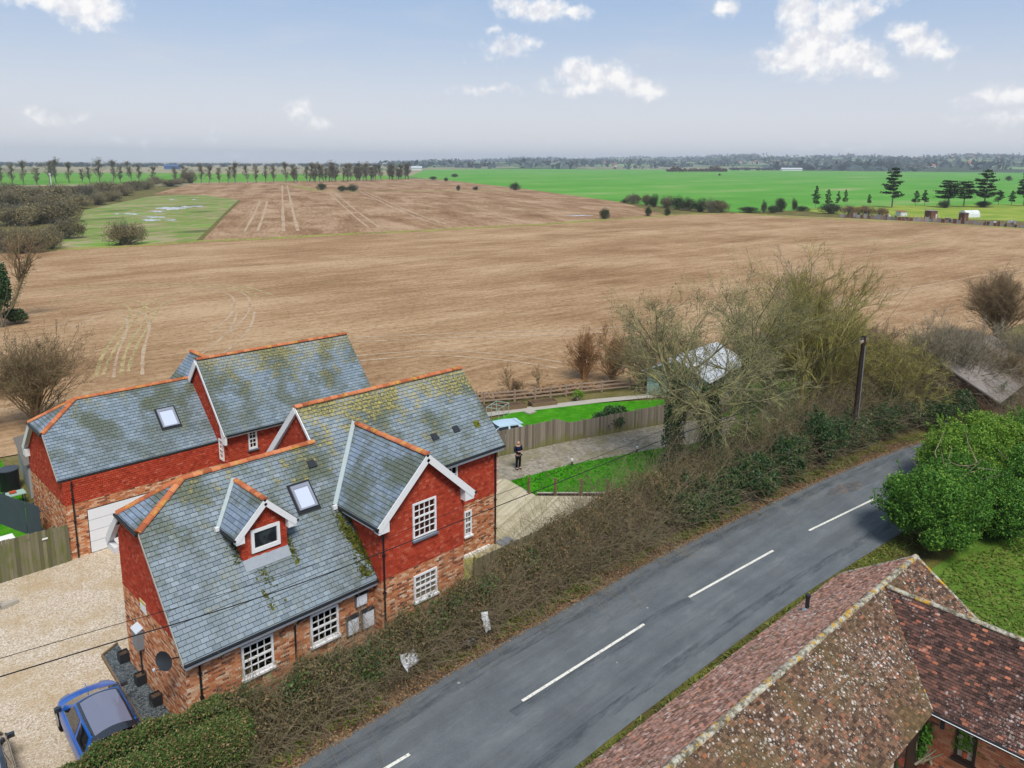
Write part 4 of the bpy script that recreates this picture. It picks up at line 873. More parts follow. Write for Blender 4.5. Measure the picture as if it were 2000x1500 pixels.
# ------------------------------------------------------------------ the rear house with the garage
H2 = thing('garage_house', 'red tile-hung house with white garage door behind the gravel drive', 'house')
AX, AY, AZ, BX, BY, BZ = .429, 15.061, 3.884, 2.197, 18.073, 6.622
M2 = (BZ-AZ)/(BY-AY); K2 = math.sqrt(1+M2*M2); z2 = lambda y: AZ+M2*(y-AY)
BH2 = 16.923; ZH2 = z2(BH2); BHB = 2*BY-BH2; BTX, BTY, BTZ, BTX2, BTE, ZTE = 7.697, 16.901, 7.834, 16.785, 13.937, 4.464
M3 = (BTZ-ZTE)/(BTY-BTE); K3 = math.sqrt(1+M3*M3)
GX, GY = .616, 15.35
GY = 14.98; BACK2 = 2*BY-AY-.1
core(H2, 'wall', [(GY, -.1), (BACK2, -.1), (BACK2, 2.6), (GY, 2.6)], GX, 7.9, 'mortar')
core(H2, 'gable_wall', [(GY, 2.6), (BACK2, 2.6), (BACK2, 3.75), (BHB, ZH2-.12), (BH2, ZH2-.12), (GY, 3.75)], GX, 7.9, 'tile_backing')
core(H2, 'wall', [(BTE+.3, -.1), (2*BTY-BTE-.3, -.1), (2*BTY-BTE-.3, 2.7), (BTE+.3, 2.7)], BTX+.1, BTX2-.15, 'mortar')
core(H2, 'gable_wall', [(BTE+.3, 2.7), (2*BTY-BTE-.3, 2.7), (2*BTY-BTE-.3, 4.6), (BTY, BTZ-.16), (BTE+.3, 4.6)], BTX+.1, BTX2-.15, 'tile_backing')
R2 = roofslab(H2, [(AX, AY, AZ), (7.8, AY, AZ), (7.8, BY, BZ), (BX, BY, BZ), (AX, BH2, ZH2)])
roofslab(H2, [(AX, BH2, ZH2), (BX, BY, BZ), (AX, BHB, ZH2)])
roofslab(H2, [(7.8, BY, BZ), (7.8, 2*BY-AY, AZ), (AX, 2*BY-AY, AZ), (AX, BHB, ZH2), (BX, BY, BZ)], 'slate_rear')
R3 = roofslab(H2, [(BTX, BTE, ZTE), (BTX2, BTE, ZTE), (BTX2, BTY, BTZ), (BTX, BTY, BTZ)])
roofslab(H2, [(BTX2, BTY, BTZ), (BTX2, 2*BTY-BTE, ZTE), (BTX, 2*BTY-BTE, ZTE), (BTX, BTY, BTZ)], 'slate_rear')
clad('slate', H2, (0, AY, AZ), (1, 0, 0), (0, 1, M2), [(AX, -.05), (7.78, -.05), (7.78, (BY-AY)*K2), (BX, (BY-AY)*K2), (AX, (BH2-AY)*K2)], SLW, SLH, .018, 'slate_rear', singles=300, sub='roof_slates', vgap=.017, lift=.003, inst_parent=R2)
clad('slate', H2, (0, BTE, ZTE), (1, 0, 0), (0, 1, M3), [(BTX, -.05), (BTX2, -.05), (BTX2, (BTY-BTE)*K3), (BTX, (BTY-BTE)*K3)], SLW, SLH, .018, 'slate_rear', sub='roof_slates', vgap=.017, lift=.003)
hv2 = Vector((BX-AX, 0, BZ-ZH2))
clad('slate', H2, (AX, BHB, ZH2), (0, -1, 0), hv2, [(0, -.03), (BHB-BH2, -.03), ((BHB-BH2)/2, hv2.length)], SLW, SLH, .018, 'slate_clean_sky', sub='roof_slates', vgap=.017, lift=.003)
# back gable of the rear house: ridge runs away from the camera
def at_yz(): pass
CGX = None
q0 = aty(373, 685, 21.2); GXc, GZc = float(q0[0]), float(q0[2])
q1 = aty(331, 740, 21.2)
wl = GXc-float(q1[0]); zl = float(q1[2])
sl2 = (GZc-zl)/wl; we = 2.4; ze2 = GZc-sl2*we
roofslab(H2, [(GXc-we, 21.2, ze2), (GXc-we, 18, ze2), (GXc, 17.2, GZc), (GXc, 21.2, GZc)]); roofslab(H2, [(GXc+we, 18, ze2), (GXc+we, 21.2, ze2), (GXc, 21.2, GZc), (GXc, 17.2, GZc)], 'slate_rear')
gv2 = Vector((we, 0, GZc-ze2))
clad('slate', H2, (GXc-we, 0, ze2), (0, -1, 0), gv2, [(-21.2, 0), (-17.6, 0), (-17.6, gv2.length), (-21.2, gv2.length)], SLW, SLH, .018, 'slate_clean_sky', sub='gable_slates', vgap=.017, lift=.003)
g = MB(); P = [(GXc-we+.2, 0), (GXc+we-.2, 0), (GXc+we-.2, ze2+.1), (GXc, GZc-.2), (GXc-we+.2, ze2+.1)]; k = 5
g.add([(x, 18.5, z) for x, z in P]+[(x, 21.0, z) for x, z in P], [tuple(range(k)), tuple(range(2*k-1, k-1, -1))]+[(i, k+i, k+(i+1) % k, (i+1) % k) for i in range(k)]); g.build('gable_wall', 'tile_backing', H2)
ridge_tiles(H2, (GXc, 21.2, GZc+.02), (GXc, 17.4, GZc+.02))
ridge_tiles(H2, (BX, BY, BZ+.02), (BTX+.1, BY, BZ+.02)); ridge_tiles(H2, (BTX, BTY, BTZ+.02), (BTX2, BTY, BTZ+.02))
ridge_tiles(H2, (AX-.02, BH2, ZH2+.03), (BX, BY, BZ+.03), name='hip_tile'); ridge_tiles(H2, (AX-.02, BHB, ZH2+.03), (BX, BY, BZ+.03), name='hip_tile')
# walls
GD = (1.46, 6.4, 0, 2.19)
HB = 2.62
clad('brick', H2, (0, GY, 0), (1, 0, 0), (0, 0, 1), [(GX, 0), (7.8, 0), (7.8, HB), (GX, HB)], BW, BH, .012, 'brick_mix', singles=120, holes=[(GD[0], GD[1], -1, GD[3])], gap=.012, wedge=False, jit=.25, sub='brickwork', lift=.001)
clad('brick', H2, (GX, BACK2, 0), (0, -1, 0), (0, 0, 1), [(0, 0), (BACK2-GY, 0), (BACK2-GY, HB), (0, HB)], BW, BH, .012, 'brick_mix', gap=.012, wedge=False, jit=.25, sub='brickwork', lift=.001)
clad('wall_tile', H2, (0, GY, 0), (1, 0, 0), (0, 0, 1), [(GX-.02, HB), (7.8, HB), (7.8, 3.75), (GX-.02, 3.75)], TW, TH, .024, 'wall_tile', vgap=.012, singles=120, sub='tile_hanging', jit=.3, lift=.001)
clad('wall_tile', H2, (GX, BACK2, 0), (0, -1, 0), (0, 0, 1), [(0, HB), (BACK2-GY+.02, HB), (BACK2-GY+.02, 3.75), (BACK2-BH2, ZH2-.15), (BACK2-BHB, ZH2-.15), (0, 3.75)], TW, TH, .024, 'wall_tile', vgap=.012, sub='tile_hanging', jit=.3, lift=.001)
WF = BTE+.3
W7 = (9.03, 9.5, 3.28, 4.35); W7l = (9.03, 9.5, 3.28, 4.35)
clad('wall_tile', H2, (0, WF, 0), (1, 0, 0), (0, 0, 1), [(BTX+.08, 2.7), (BTX2-.15, 2.7), (BTX2-.15, 4.62), (BTX+.08, 4.62)], TW, TH, .024, 'wall_tile', vgap=.012, holes=hh(W7), sub='tile_hanging', jit=.3, lift=.001)
clad('brick', H2, (0, WF, 0), (1, 0, 0), (0, 0, 1), [(BTX+.1, 0), (BTX2-.15, 0), (BTX2-.15, 2.7), (BTX+.1, 2.7)], BW, BH, .012, 'brick_mix', gap=.012, wedge=False, sub='brickwork', lift=.001)
clad('wall_tile', H2, (BTX+.1, 20, 0), (0, -1, 0), (0, 0, 1), [(0.2, 2.7), (20-WF, 2.7), (20-WF, 4.62), (20-BTY, BTZ-.18), (.2, 4.7)], TW, TH, .024, 'wall_tile', vgap=.012, sub='tile_hanging', jit=.3, lift=.001)
window(H2, (W7[0], WF-.012, W7[2]), (1, 0, 0), W7[1]-W7[0], W7[3]-W7[2], 2, 4, 2, sillm='lead_sill')
gutter(H2, (AX-.02, AY-.01, AZ-.06), (7.75, AY-.01, AZ-.06), (0, -1, 0)); gutter(H2, (BTX+.05, BTE-.01, ZTE-.06), (BTX2, BTE-.01, ZTE-.06), (0, -1, 0)); gutter(H2, (AX-.02, BHB+.05, ZH2-.05), (AX-.02, BH2-.05, ZH2-.05), (-1, 0, 0))
MB().bb(BTX+.1, BTX2-.1, BTE, BTE+.3, ZTE-.2, ZTE-.1).build('soffit', 'white_paint', H2)
barge(H2, (AX, AY, AZ-.02), (AX, BH2, ZH2-.02), (-1, 0, 0), .08, .02, 'paving'); barge(H2, (AX, 2*BY-AY, AZ-.02), (AX, BHB, ZH2-.02), (-1, 0, 0), .26, .05)
g = MB(); g.slab([(AX-.03, 2*BY-AY, AZ-.27), (GX, 2*BY-AY, AZ-.27), (GX, BHB, ZH2-.27), (AX-.03, BHB, ZH2-.27)], .02); g.build('soffit', 'white_paint', H2)
MB().bb(AX-.04, GX+.05, 2*BY-AY-.5, 2*BY-AY, AZ-.45, AZ-.1).build('box_end', 'white_paint', H2)
barge(H2, (BTX-.02, BTE, ZTE-.02), (BTX-.02, BTY, BTZ-.02), (-1, 0, 0), .14, .03); barge(H2, (BTX-.02, 19.6, BTZ-(19.6-BTY)*M3-.02), (BTX-.02, BTY, BTZ-.02), (-1, 0, 0), .3, .05)
g = MB(); y_ = BTE; zz = [(BTE, ZTE-.06), (BTE+.02, ZTE-.55), (BTE+.32, ZTE-.55), (BTE+.62, ZTE+.55)]
g.add([(BTX-.02, a, b) for a, b in zz]+[(BTX+.1, a, b) for a, b in zz], [(0, 1, 2, 3), (7, 6, 5, 4)]+[(i, 4+i, 4+(i+1) % 4, (i+1) % 4) for i in range(4)]); g.build('box_end', 'white_paint', H2)
window(H2, (BTX+.085, WF+.62, 2.95), (0, -1, 0), .5, 1.1, 2, 4, 2, sill=False)
downpipe(H2, .93, GY, 0, AZ-.1)
# sectional garage door
gd = MB(); gd.bb(GD[0], GD[1], GY-.0, GY+.05, 0.0, GD[3]-.05); GDO = gd.build('garage_door', 'white_door', H2)
for k in range(4): MB().bb(GD[0]+.03, GD[1]-.03, GY-.015, GY-.001, .04+k*.53, .55+k*.53).build('door_panel', 'white_door', GDO)
MB().bb(GD[0], GD[1], GY-.01, GY+.03, GD[3]-.05, GD[3]).build('lintel_trim', 'black_gutter', GDO)
def on_roof2(px_, py_):
    d = ray(px_, py_); nrm = np.array([0, -M2, 1.0]); o_ = np.array([0, AY, AZ]); return CAM+d*((o_-CAM)@nrm/(d@nrm))
a, b, c = on_roof2(318.7, 837.3), on_roof2(350.7, 828.8), on_roof2(305.3, 802.7)
skylight(H2, (a[0], a[1], a[2]+.01), (1, 0, 0), (0, 1, M2), b[0]-a[0], float(np.linalg.norm(c[1:]-a[1:])))

# ------------------------------------------------------------------ the clay-tiled bungalow on the near side of the road
BG = thing('tiled_bungalow', 'lichen-spotted brown clay-tiled bungalow in the near right corner', 'bungalow')
BA = -.04; bd = np.array([math.cos(BA), math.sin(BA)]); bn = np.array([-bd[1], bd[0]]); BO = np.array([20.39, -14.36]); BZR, BWd, BS, BZE, BWR = 4.23, 2.63, 2.81, 2.4, 4.21
def G3(t, k, z): p = BO-bd*t+bn*k; return Vector((float(p[0]), float(p[1]), z))
BL = 22.0; sp_ = math.hypot(BWd, BZR-BZE); hW = BWd*(BWR-BZE)/(BZR-BZE); spw = math.hypot(hW, BWR-BZE)
ovh = .12
rA = roofslab(BG, [G3(BL, BWd, BZE), G3(BL, 0, BZR), G3(0, 0, BZR), G3(0, BWd, BZE)], 'dark_timber', .12)
rB = roofslab(BG, [G3(0, -BWd, BZE), G3(0, 0, BZR), G3(BL, 0, BZR), G3(BL, -BWd, BZE)], 'dark_timber', .12)
WL = 9.0
rC = roofslab(BG, [G3(BS+hW, -BWd-WL, BZE), G3(BS, -BWd-WL, BWR), G3(BS, 0, BWR), G3(BS+hW, -BWd, BZE)], 'dark_timber', .12)
roofslab(BG, [G3(BS-hW, -BWd, BZE), G3(BS, 0, BWR), G3(BS, -BWd-WL, BWR), G3(BS-hW, -BWd-WL, BZE)], 'dark_timber', .12)
d3 = Vector((bd[0], bd[1], 0)); n3 = Vector((bn[0], bn[1], 0)); zz3 = Vector((0, 0, 1))
TWb, THb = .155, .095
# near slope: u = +d, v = up the slope (towards +n)
o_ = G3(BL, -BWd, BZE); vN = n3*BWd+zz3*(BZR-BZE)
clad('roof_tile', BG, o_, d3, vN, [(BL-21, -.06), (BL-BS-hW, -.06), (BL-BS, sp_), (BL-21, sp_)], TWb, THb, .02, 'clay_tile_near', singles=300, gap=.008, vgap=.004, sub='roof_tiles', jit=.45, lift=.002, inst_parent=rB)
clad('roof_tile', BG, o_, d3, vN, [(BL-BS, sp_*.99), (BL-BS+hW, -.06), (BL, -.06), (BL, sp_)], TWb, THb, .02, 'clay_tile_near', gap=.008, vgap=.004, sub='roof_tiles', jit=.45, lift=.002)
vR = n3*(-BWd)+zz3*(BZR-BZE)
clad('roof_tile', BG, G3(0, BWd, BZE), -d3, vR, [(0, -.06), (21, -.06), (21, sp_), (0, sp_)], TWb, THb, .02, 'clay_tile_road', gap=.008, vgap=.004, sub='roof_tiles', jit=.45, lift=.002)
vW = d3*hW+zz3*(BWR-BZE)
clad('roof_tile', BG, G3(BS+hW, 0, BZE), -n3, vW, [(BWd, -.06), (BWd+WL, -.06), (BWd+WL, spw), (0.02, spw)], TWb, THb, .02, 'clay_tile_wing', gap=.008, vgap=.004, sub='roof_tiles', jit=.45, lift=.002)
ridge_tiles(BG, G3(0, 0, BZR+.02), G3(21, 0, BZR+.02), 'ridge_lichen', .33, .105); ridge_tiles(BG, G3(BS, -.15, BWR+.02), G3(BS, -BWd-WL, BWR+.02), 'ridge_lichen', .33, .10)
ridge_tiles(BG, G3(0.02, BWd, BZE+.03), G3(0.02, 0, BZR+.03), 'ridge_lichen', .36, .07, 'verge_tile'); ridge_tiles(BG, G3(0.02, -BWd, BZE+.03), G3(0.02, 0, BZR+.03), 'ridge_lichen', .36, .07, 'verge_tile')
ridge_tiles(BG, G3(BS+hW, -BWd, BZE+.02), G3(BS+.05, -.05, BWR-.03), 'ridge_lichen', .3, .055, 'valley_tile')
# walls under: main range and wing
def wallbox(t0, t1, k0, k1, z0, z1, m, name='wall'):
    g = MB(); c = [G3(t, k, z) for z in (z0, z1) for t, k in ((t1, k0), (t0, k0), (t0, k1), (t1, k1))]
    g.add(c, [(3, 2, 1, 0), (4, 5, 6, 7), (0, 1, 5, 4), (1, 2, 6, 5), (2, 3, 7, 6), (3, 0, 4, 7)]); return g.build(name, m, BG)
tw_ = BS+hW-.28
wallbox(.2, BL, -BWd+.3, BWd-.3, -.1, BZE+.05, 'mortar')
wallbox(BS-hW+.28, tw_, -BWd-WL+.2, -BWd+.35, -.1, BZE+.02, 'mortar')
# wing wall facing the camera side, brick by brick
wo = G3(tw_, -BWd+.3, 0)
q = [atx(a_, b_, float(wo.x)) for a_, b_ in ((1873, 1400), (1913, 1430), (1867, 1476), (1905, 1497))]
kk = [-(float((p[:2]-BO)@bn)) for p in q]
wx0, wx1 = kk[0]-(BWd-.3), kk[1]-(BWd-.3)
wz0 = float(q[2][2]); wz1 = 2.25
clad('brick', BG, wo, -n3, zz3, [(0, 0), (WL, 0), (WL, BZE-.05), (0, BZE-.05)], .225, .075, .012, 'orange_brick', singles=300, holes=[(wx0-.01, wx1+.01, wz0-.07, wz1+.01)], gap=.012, wedge=False, jit=.2, sub='brickwork', lift=.001)
wp = wo-n3*wx0
window(BG, (wp.x-.012, wp.y, wz0), tuple(-n3), wx1-wx0, wz1-wz0, 1, 1, frame=.07, fm='dark_timber', sillm='dark_timber')
gutter(BG, G3(BS+hW+.02, -BWd-.02, BZE-.06), G3(BS+hW+.02, -BWd-WL, BZE-.06), tuple(-d3), .06)
MB().tube([G3(BS+hW+.16, -BWd-.05, BZE-.03), G3(BS+hW+.16, -BWd-WL, BZE-.03)], .012, 6).build('gutter_lip', 'white_paint', BG)
MB().bar(G3(BS+hW+.0, -BWd+.02, BZE-.1), G3(BL, -BWd+.02, BZE-.1), .04, .16).build('fascia', 'dark_timber', BG)
MB().bar(G3(0, BWd+.02, BZE-.08), G3(BL, BWd+.02, BZE-.08), .1, .08).build('gutter', 'black_gutter', BG)
# entrance recess with dark door and side light on the main range
g = MB(); c0 = G3(tw_+.25, -BWd+.26, 0)
wallbox(tw_+.2, tw_+1.2, -BWd+.24, -BWd+.31, 0, 2.1, 'dark_timber', 'door'); wallbox(tw_+1.35, tw_+2.0, -BWd+.24, -BWd+.31, .1, 2.1, 'glass_dark', 'side_window')
lp = G3(tw_+.02, -BWd-.25, 1.95); MB().box((lp.x-.05, lp.y, lp.z), (.09, .1, .24)).build('wall_lamp', 'dark_plastic', BG)
# flue
fp = np.array(aty(1576, 1187, -12.3)); 
nr = np.array([bn[0]*(BZR-BZE), bn[1]*(BZR-BZE), BWd]); o0 = np.array(G3(0, BWd, BZE)); d = ray(1576, 1190); fp = CAM+d*((o0-CAM)@nr/(d@nr))
g = MB(); g.tube([(fp[0], fp[1], fp[2]-.1), (fp[0], fp[1], fp[2]+.52)], .07, 10); g.tube([(fp[0], fp[1], fp[2]+.46), (fp[0], fp[1], fp[2]+.56)], .09, 10); fl = g.build('flue_pipe', 'dark_plastic', BG, smooth=False)
MB().tube([(fp[0], fp[1], fp[2]-.04), (fp[0], fp[1], fp[2]+.06)], [.17, .09], 10).build('flashing', 'lead', fl)
# ------------------------------------------------------------------ fixtures on and around the houses
t = thing('meter_box', 'white meter box mounted high under the eaves, above a pair of lower boxes', 'meter box', (0, 0, 0), 0, 'meter boxes on the front wall')
def meter(t, x0, x1, z0, z1):
    MB().bb(x0, x1, -.14, -.014, z0, z1).build('casing', 'grey_plastic', t); MB().bb(x0+.03, x1-.03, -.165, -.142, z0+.03, z1-.03).build('door', 'meter_white', t)
    MB().slab([(x0-.02, -.19, z1), (x1+.02, -.19, z1), (x1+.02, -.014, z1+.05), (x0-.02, -.014, z1+.05)], .02).build('lid', 'dark_plastic', t)
meter(t, 6.12, 6.6, 1.98, 2.44)
t = thing('meter_box', 'weathered white meter box at left of the lower pair, beside a sash window', 'meter box', (0, 0, 0), 0, 'meter boxes on the front wall'); meter(t, 5.72, 6.22, 1.0, 1.66)
t = thing('meter_box', 'weathered white meter box at right of the lower pair, beside the black downpipe', 'meter box', (0, 0, 0), 0, 'meter boxes on the front wall'); meter(t, 6.36, 6.88, .98, 1.68)
# left gable: estate sign, charger, dish
t = thing('wall_sign', 'small white sign with a yellow top band on the brick gable wall', 'sign')
MB().bb(-.035, -.014, 3.1, 3.62, 2.94, 3.36).build('panel', 'sign_white', t); MB().bb(-.042, -.036, 3.1, 3.62, 3.25, 3.36).build('yellow_band', 'sign_yellow', t)
t = thing('wall_charger', 'grey electricity box with pale lid fixed to the brick gable wall', 'utility box')
MB().bb(-.24, -.014, 3.62, 4.12, 1.42, 2.1).build('body', 'grey_plastic', t); MB().slab([(-.27, 4.14, 2.1), (-.27, 3.6, 2.1), (-.014, 3.6, 2.22), (-.014, 4.14, 2.22)], .03).build('lid', 'pale_plastic', t)
MB().tube([(-.08, 3.87, 1.42), (-.08, 3.87, .05)], .03, 6).build('conduit', 'dark_plastic', t)
t = thing('satellite_dish', 'black satellite dish on the gable wall below the roof corner', 'satellite dish', (-.45, .25, 2.9), 0)
V = [(0, 0, 0)]; F = []
for j in range(1, 5):
    for k in range(16): a = k/16*2*math.pi; q = j/4; V.append((.28*q*math.cos(a), .36*q*math.sin(a), .09*q*q))
F = [(0, 1+k, 1+(k+1) % 16) for k in range(16)]+[(1+16*(j-1)+k, 1+16*j+k, 1+16*j+(k+1) % 16, 1+16*(j-1)+(k+1) % 16) for j in range(1, 4) for k in range(16)]
g = MB(); g.add(V, F); rot = Matrix.Rotation(R(-70), 4, 'Y') @ Matrix.Rotation(R(20), 4, 'X')
g.build('reflector', 'dark_plastic', t, True, mw=rot); MB().tube([(0, 0, 0), (.3, 0, -.05), (.44, 0, -.1)], .022, 6).build('bracket', 'dark_plastic', t); MB().tube([(0, 0, -.3), (-.36, 0, -.15)], .014, 6).build('arm', 'dark_plastic', t); MB().box((-.38, 0, -.13), (.07, .06, .06)).build('receiver', 'pale_plastic', t)
for k, (y, s) in enumerate(((5.55, 'nearest the grey wall box'), (3.85, 'in the middle of the slate bed'), (2.4, 'nearest the hedge'))):
    t = thing('planter', 'dark square planter on the slate bed, '+s, 'planter', (-.17, y, .05), 0, 'square planters along the gable wall')
    g = MB(); w = .17; i_ = .14
    for a, b, c, d in ((-w, w, -w, -i_), (-w, w, i_, w), (-w, -i_, -i_, i_), (i_, w, -i_, i_)): g.bb(a, b, c, d, 0, .36)
    g.build('box', 'dark_plastic', t); MB().bb(-i_, i_, -i_, i_, 0, .3).build('soil', 'litter', t)

# ------------------------------------------------------------------ cars
def car(name, label, loc, rz, paint, L=4.5, Wd=1.86, Hh=1.5, pano=True, rails=True):
    t = thing(name, label, 'car', loc, rz)
    h = Wd/2
    # body loft: stations along y (front +), rows of (x, z)
    st = [(L/2, .62, .42, .50), (L/2-.08, .80, .62, .66), (L/2-.35, .93, .78, .82), (L/2-.9, .985, .88, .95), (L/2-1.25, 1.0, .93, 1.0), (L/2-2.2, 1.0, .96, 1.0), (-L/2+1.2, 1.0, .99, 1.02), (-L/2+.6, .99, 1.02, 1.05), (-L/2+.2, .95, .98, 1.02), (-L/2, .86, .72, .72)]
    V = []; nx = 11
    for y, w, zs, zc in st:
        ww = h*w
        row = [(-ww*.93, .22), (-ww*.99, .42), (-ww, .6), (-ww*.975, zs-.06), (-ww*.86, zs), (0, zc)]
        row = row+[(-x, z) for x, z in row[-2::-1]]
        for k, (x, z) in enumerate(row): V.append((x, y-(abs(x)/h)**2*(.16 if y > L/2-.5 else (-.1 if y < -L/2+.3 else 0)), z))
    F = [(i*nx+k, i*nx+k+1, (i+1)*nx+k+1, (i+1)*nx+k) for i in range(len(st)-1) for k in range(nx-1)]+[tuple(range(nx-1, -1, -1)), tuple((len(st)-1)*nx+k for k in range(nx))]
    me = bpy.data.meshes.new('body'); me.from_pydata(V, [], F); me.polygons.foreach_set('use_smooth', np.ones(len(F), bool)); me.update()
    b = obj('body', me, paint, t); sb = b.modifiers.new('sub', 'SUBSURF'); sb.levels = 2; sb.render_levels = 2
    # cabin: base ring y/x/z and roof ring
    y0, y1, y2, y3 = L/2-.98, L/2-2.05, -L/2+.62, -L/2+.16
    bw, rw = h*.9, h*.68; zb_, zr_ = .97, Hh
    def patch(nm, pts, m, par=t, th=.015):
        g = MB(); g.slab(pts, th); return g.build(nm, m, par)
    ym = (y1+y2)/2
    # windscreen, roof, rear window as curved strips
    def strip3(nm, a, b_, m, bow=.1, off=0.0, bz=.03):
        g = MB(); n = 8; V = []
        for (yy, ww, z) in (a, b_):
            for k in range(n+1):
                q = -1+2*k/n; V.append((q*ww, yy-bow*q*q*math.copysign(1, 1), z+bz*(1-q*q)+off))
        g.add(V, [(k, k+1, n+2+k, n+1+k) for k in range(n)]); return g.build(nm, m, t, True)
    strip3('windscreen', (y0, bw*.96, zb_), (y1, rw*.98, zr_-.02), 'car_glass', .16)
    strip3('roof', (y1, rw, zr_-.02), (ym, rw*1.02, zr_+.005), paint, .1); strip3('roof', (ym, rw*1.02, zr_+.005), (y2, rw*.97, zr_-.03), paint, .1)
    if pano: strip3('roof_trim', (y1-.03, rw*.9, zr_-.02), (ym, rw*.92, zr_+.005), 'paint_black', .1, .007); strip3('roof_trim', (ym, rw*.92, zr_+.005), (y2+.02, rw*.9, zr_-.024), 'paint_black', .1, .007)
    if pano: strip3('glass_roof', (y1-.1, rw*.80, zr_-.018), (ym, rw*.82, zr_+.005), 'roof_glass_sky', .1, .014); strip3('glass_roof', (ym, rw*.82, zr_+.005), (y2+.12, rw*.8, zr_-.022), 'roof_glass_sky', .1, .014)
    strip3('rear_window', (y2, rw*.97, zr_-.03), (y3, bw*.9, zb_+.1), 'car_glass', -.02)
    strip3('spoiler', (y2+.05, rw*.98, zr_-.015), (y2-.22, rw*.95, zr_-.05), 'paint_black' if paint != 'paint_ice' else paint, .06, .015)
    for s in (-1, 1):
        base = [(s*bw, y0-.05, zb_-.02), (s*bw*1.02, ym, zb_), (s*bw, y2-.1, zb_+.03), (s*bw*.92, y3, zb_+.1)]
        top = [(s*rw*.99, y1-.1, zr_-.03), (s*rw*1.02, ym, zr_-.0), (s*rw*.97, y2, zr_-.04)]
        g = MB(); P = [base[0], base[1], base[2], base[3], top[2], top[1], top[0]]
        g.add(P, [(0, 1, 5, 6), (1, 2, 4, 5), (2, 3, 4)] if s > 0 else [(6, 5, 1, 0), (5, 4, 2, 1), (4, 3, 2)]); g.build('pillars', paint, t)
        def lerp(a, b_, q): return tuple(a[i]+(b_[i]-a[i])*q for i in range(3))
        o_ = s*.008
        for nm, lo0, lo1, hi0, hi1 in (('side_window', lerp(base[0], base[1], .2), lerp(base[0], base[1], .93), lerp(top[0], top[1], .08), lerp(top[0], top[1], .9)), ('side_window', lerp(base[1], base[2], .05), lerp(base[1], base[2], .85), lerp(top[1], top[2], .06), lerp(top[1], top[2], .8))):
            q = [lerp(lo0, hi0, .1), lerp(lo1, hi1, .1), lerp(lo1, hi1, .9), lerp(lo0, hi0, .9)]; q = [(x+o_, y, z+.004) for x, y, z in q]
            g = MB(); g.add(q, [(0, 1, 2, 3) if s > 0 else (3, 2, 1, 0)]); g.build(nm, 'car_glass', t)
        MB().box((s*(bw+.13), y0-.32, 1.0), (.2, .12, .13)).build('mirror', 'paint_black', t)
        if rails: MB().tube([(s*rw*.93, y1-.2, zr_+.03), (s*rw*.96, ym, zr_+.06), (s*rw*.92, y2+.1, zr_+.03)], .018, 6).build('roof_rail', 'paint_black', t)
        for yy in (L/2-.82, -L/2+.85):
            w = MB(); w.tube([(s*(h-.2), yy, .33), (s*(h+.005), yy, .33)], .33, 20); wo_ = w.build('wheel', 'tyre', t)
            MB().tube([(s*(h-.02), yy, .33), (s*(h+.012), yy, .33)], .22, 12).build('rim', 'rim', wo_)
            MB().tube([(s*(h-.14), yy, .35), (s*(h-.012), yy, .35)], .38, 20).build('wheel_arch', 'tyre', t)
        MB().box((s*h*.6, L/2-.36, .66), (.3, .2, .1), s*-.45).build('headlight', 'lamp_clear', t); MB().box((s*h*.72, -L/2+.04, .84), (.3, .1, .1)).build('tail_light', 'lamp_red', t)
    MB().box((0, L/2-.05, .45), (.9, .08, .16)).build('grille', 'tyre', t); MB().box((0, L/2-.9, .957), (.02, 1.0, .006)).build('bonnet_crease', paint, t)
    return t
car('parked_car', 'bright blue car with glass roof parked beside the slate bed', (-2.0, 1.85, .012), R(-3), 'paint_blue', L=4.7, Wd=1.86, Hh=1.55)
car('parked_car', 'black car cut off by the lower left corner on gravel', (-5.25, 1.9, .012), R(-4), 'paint_black', L=4.4, Wd=1.85, Hh=1.6, rails=False)
car('parked_car', 'pale ice-blue car mostly hidden behind the board fence', (float(at(978, 832, 1.3)[0])-.3, float(at(978, 832, 1.3)[1])+.2, .02), R(70), 'paint_ice', L=4.2, Wd=1.8, Hh=1.46, pano=False, rails=False)

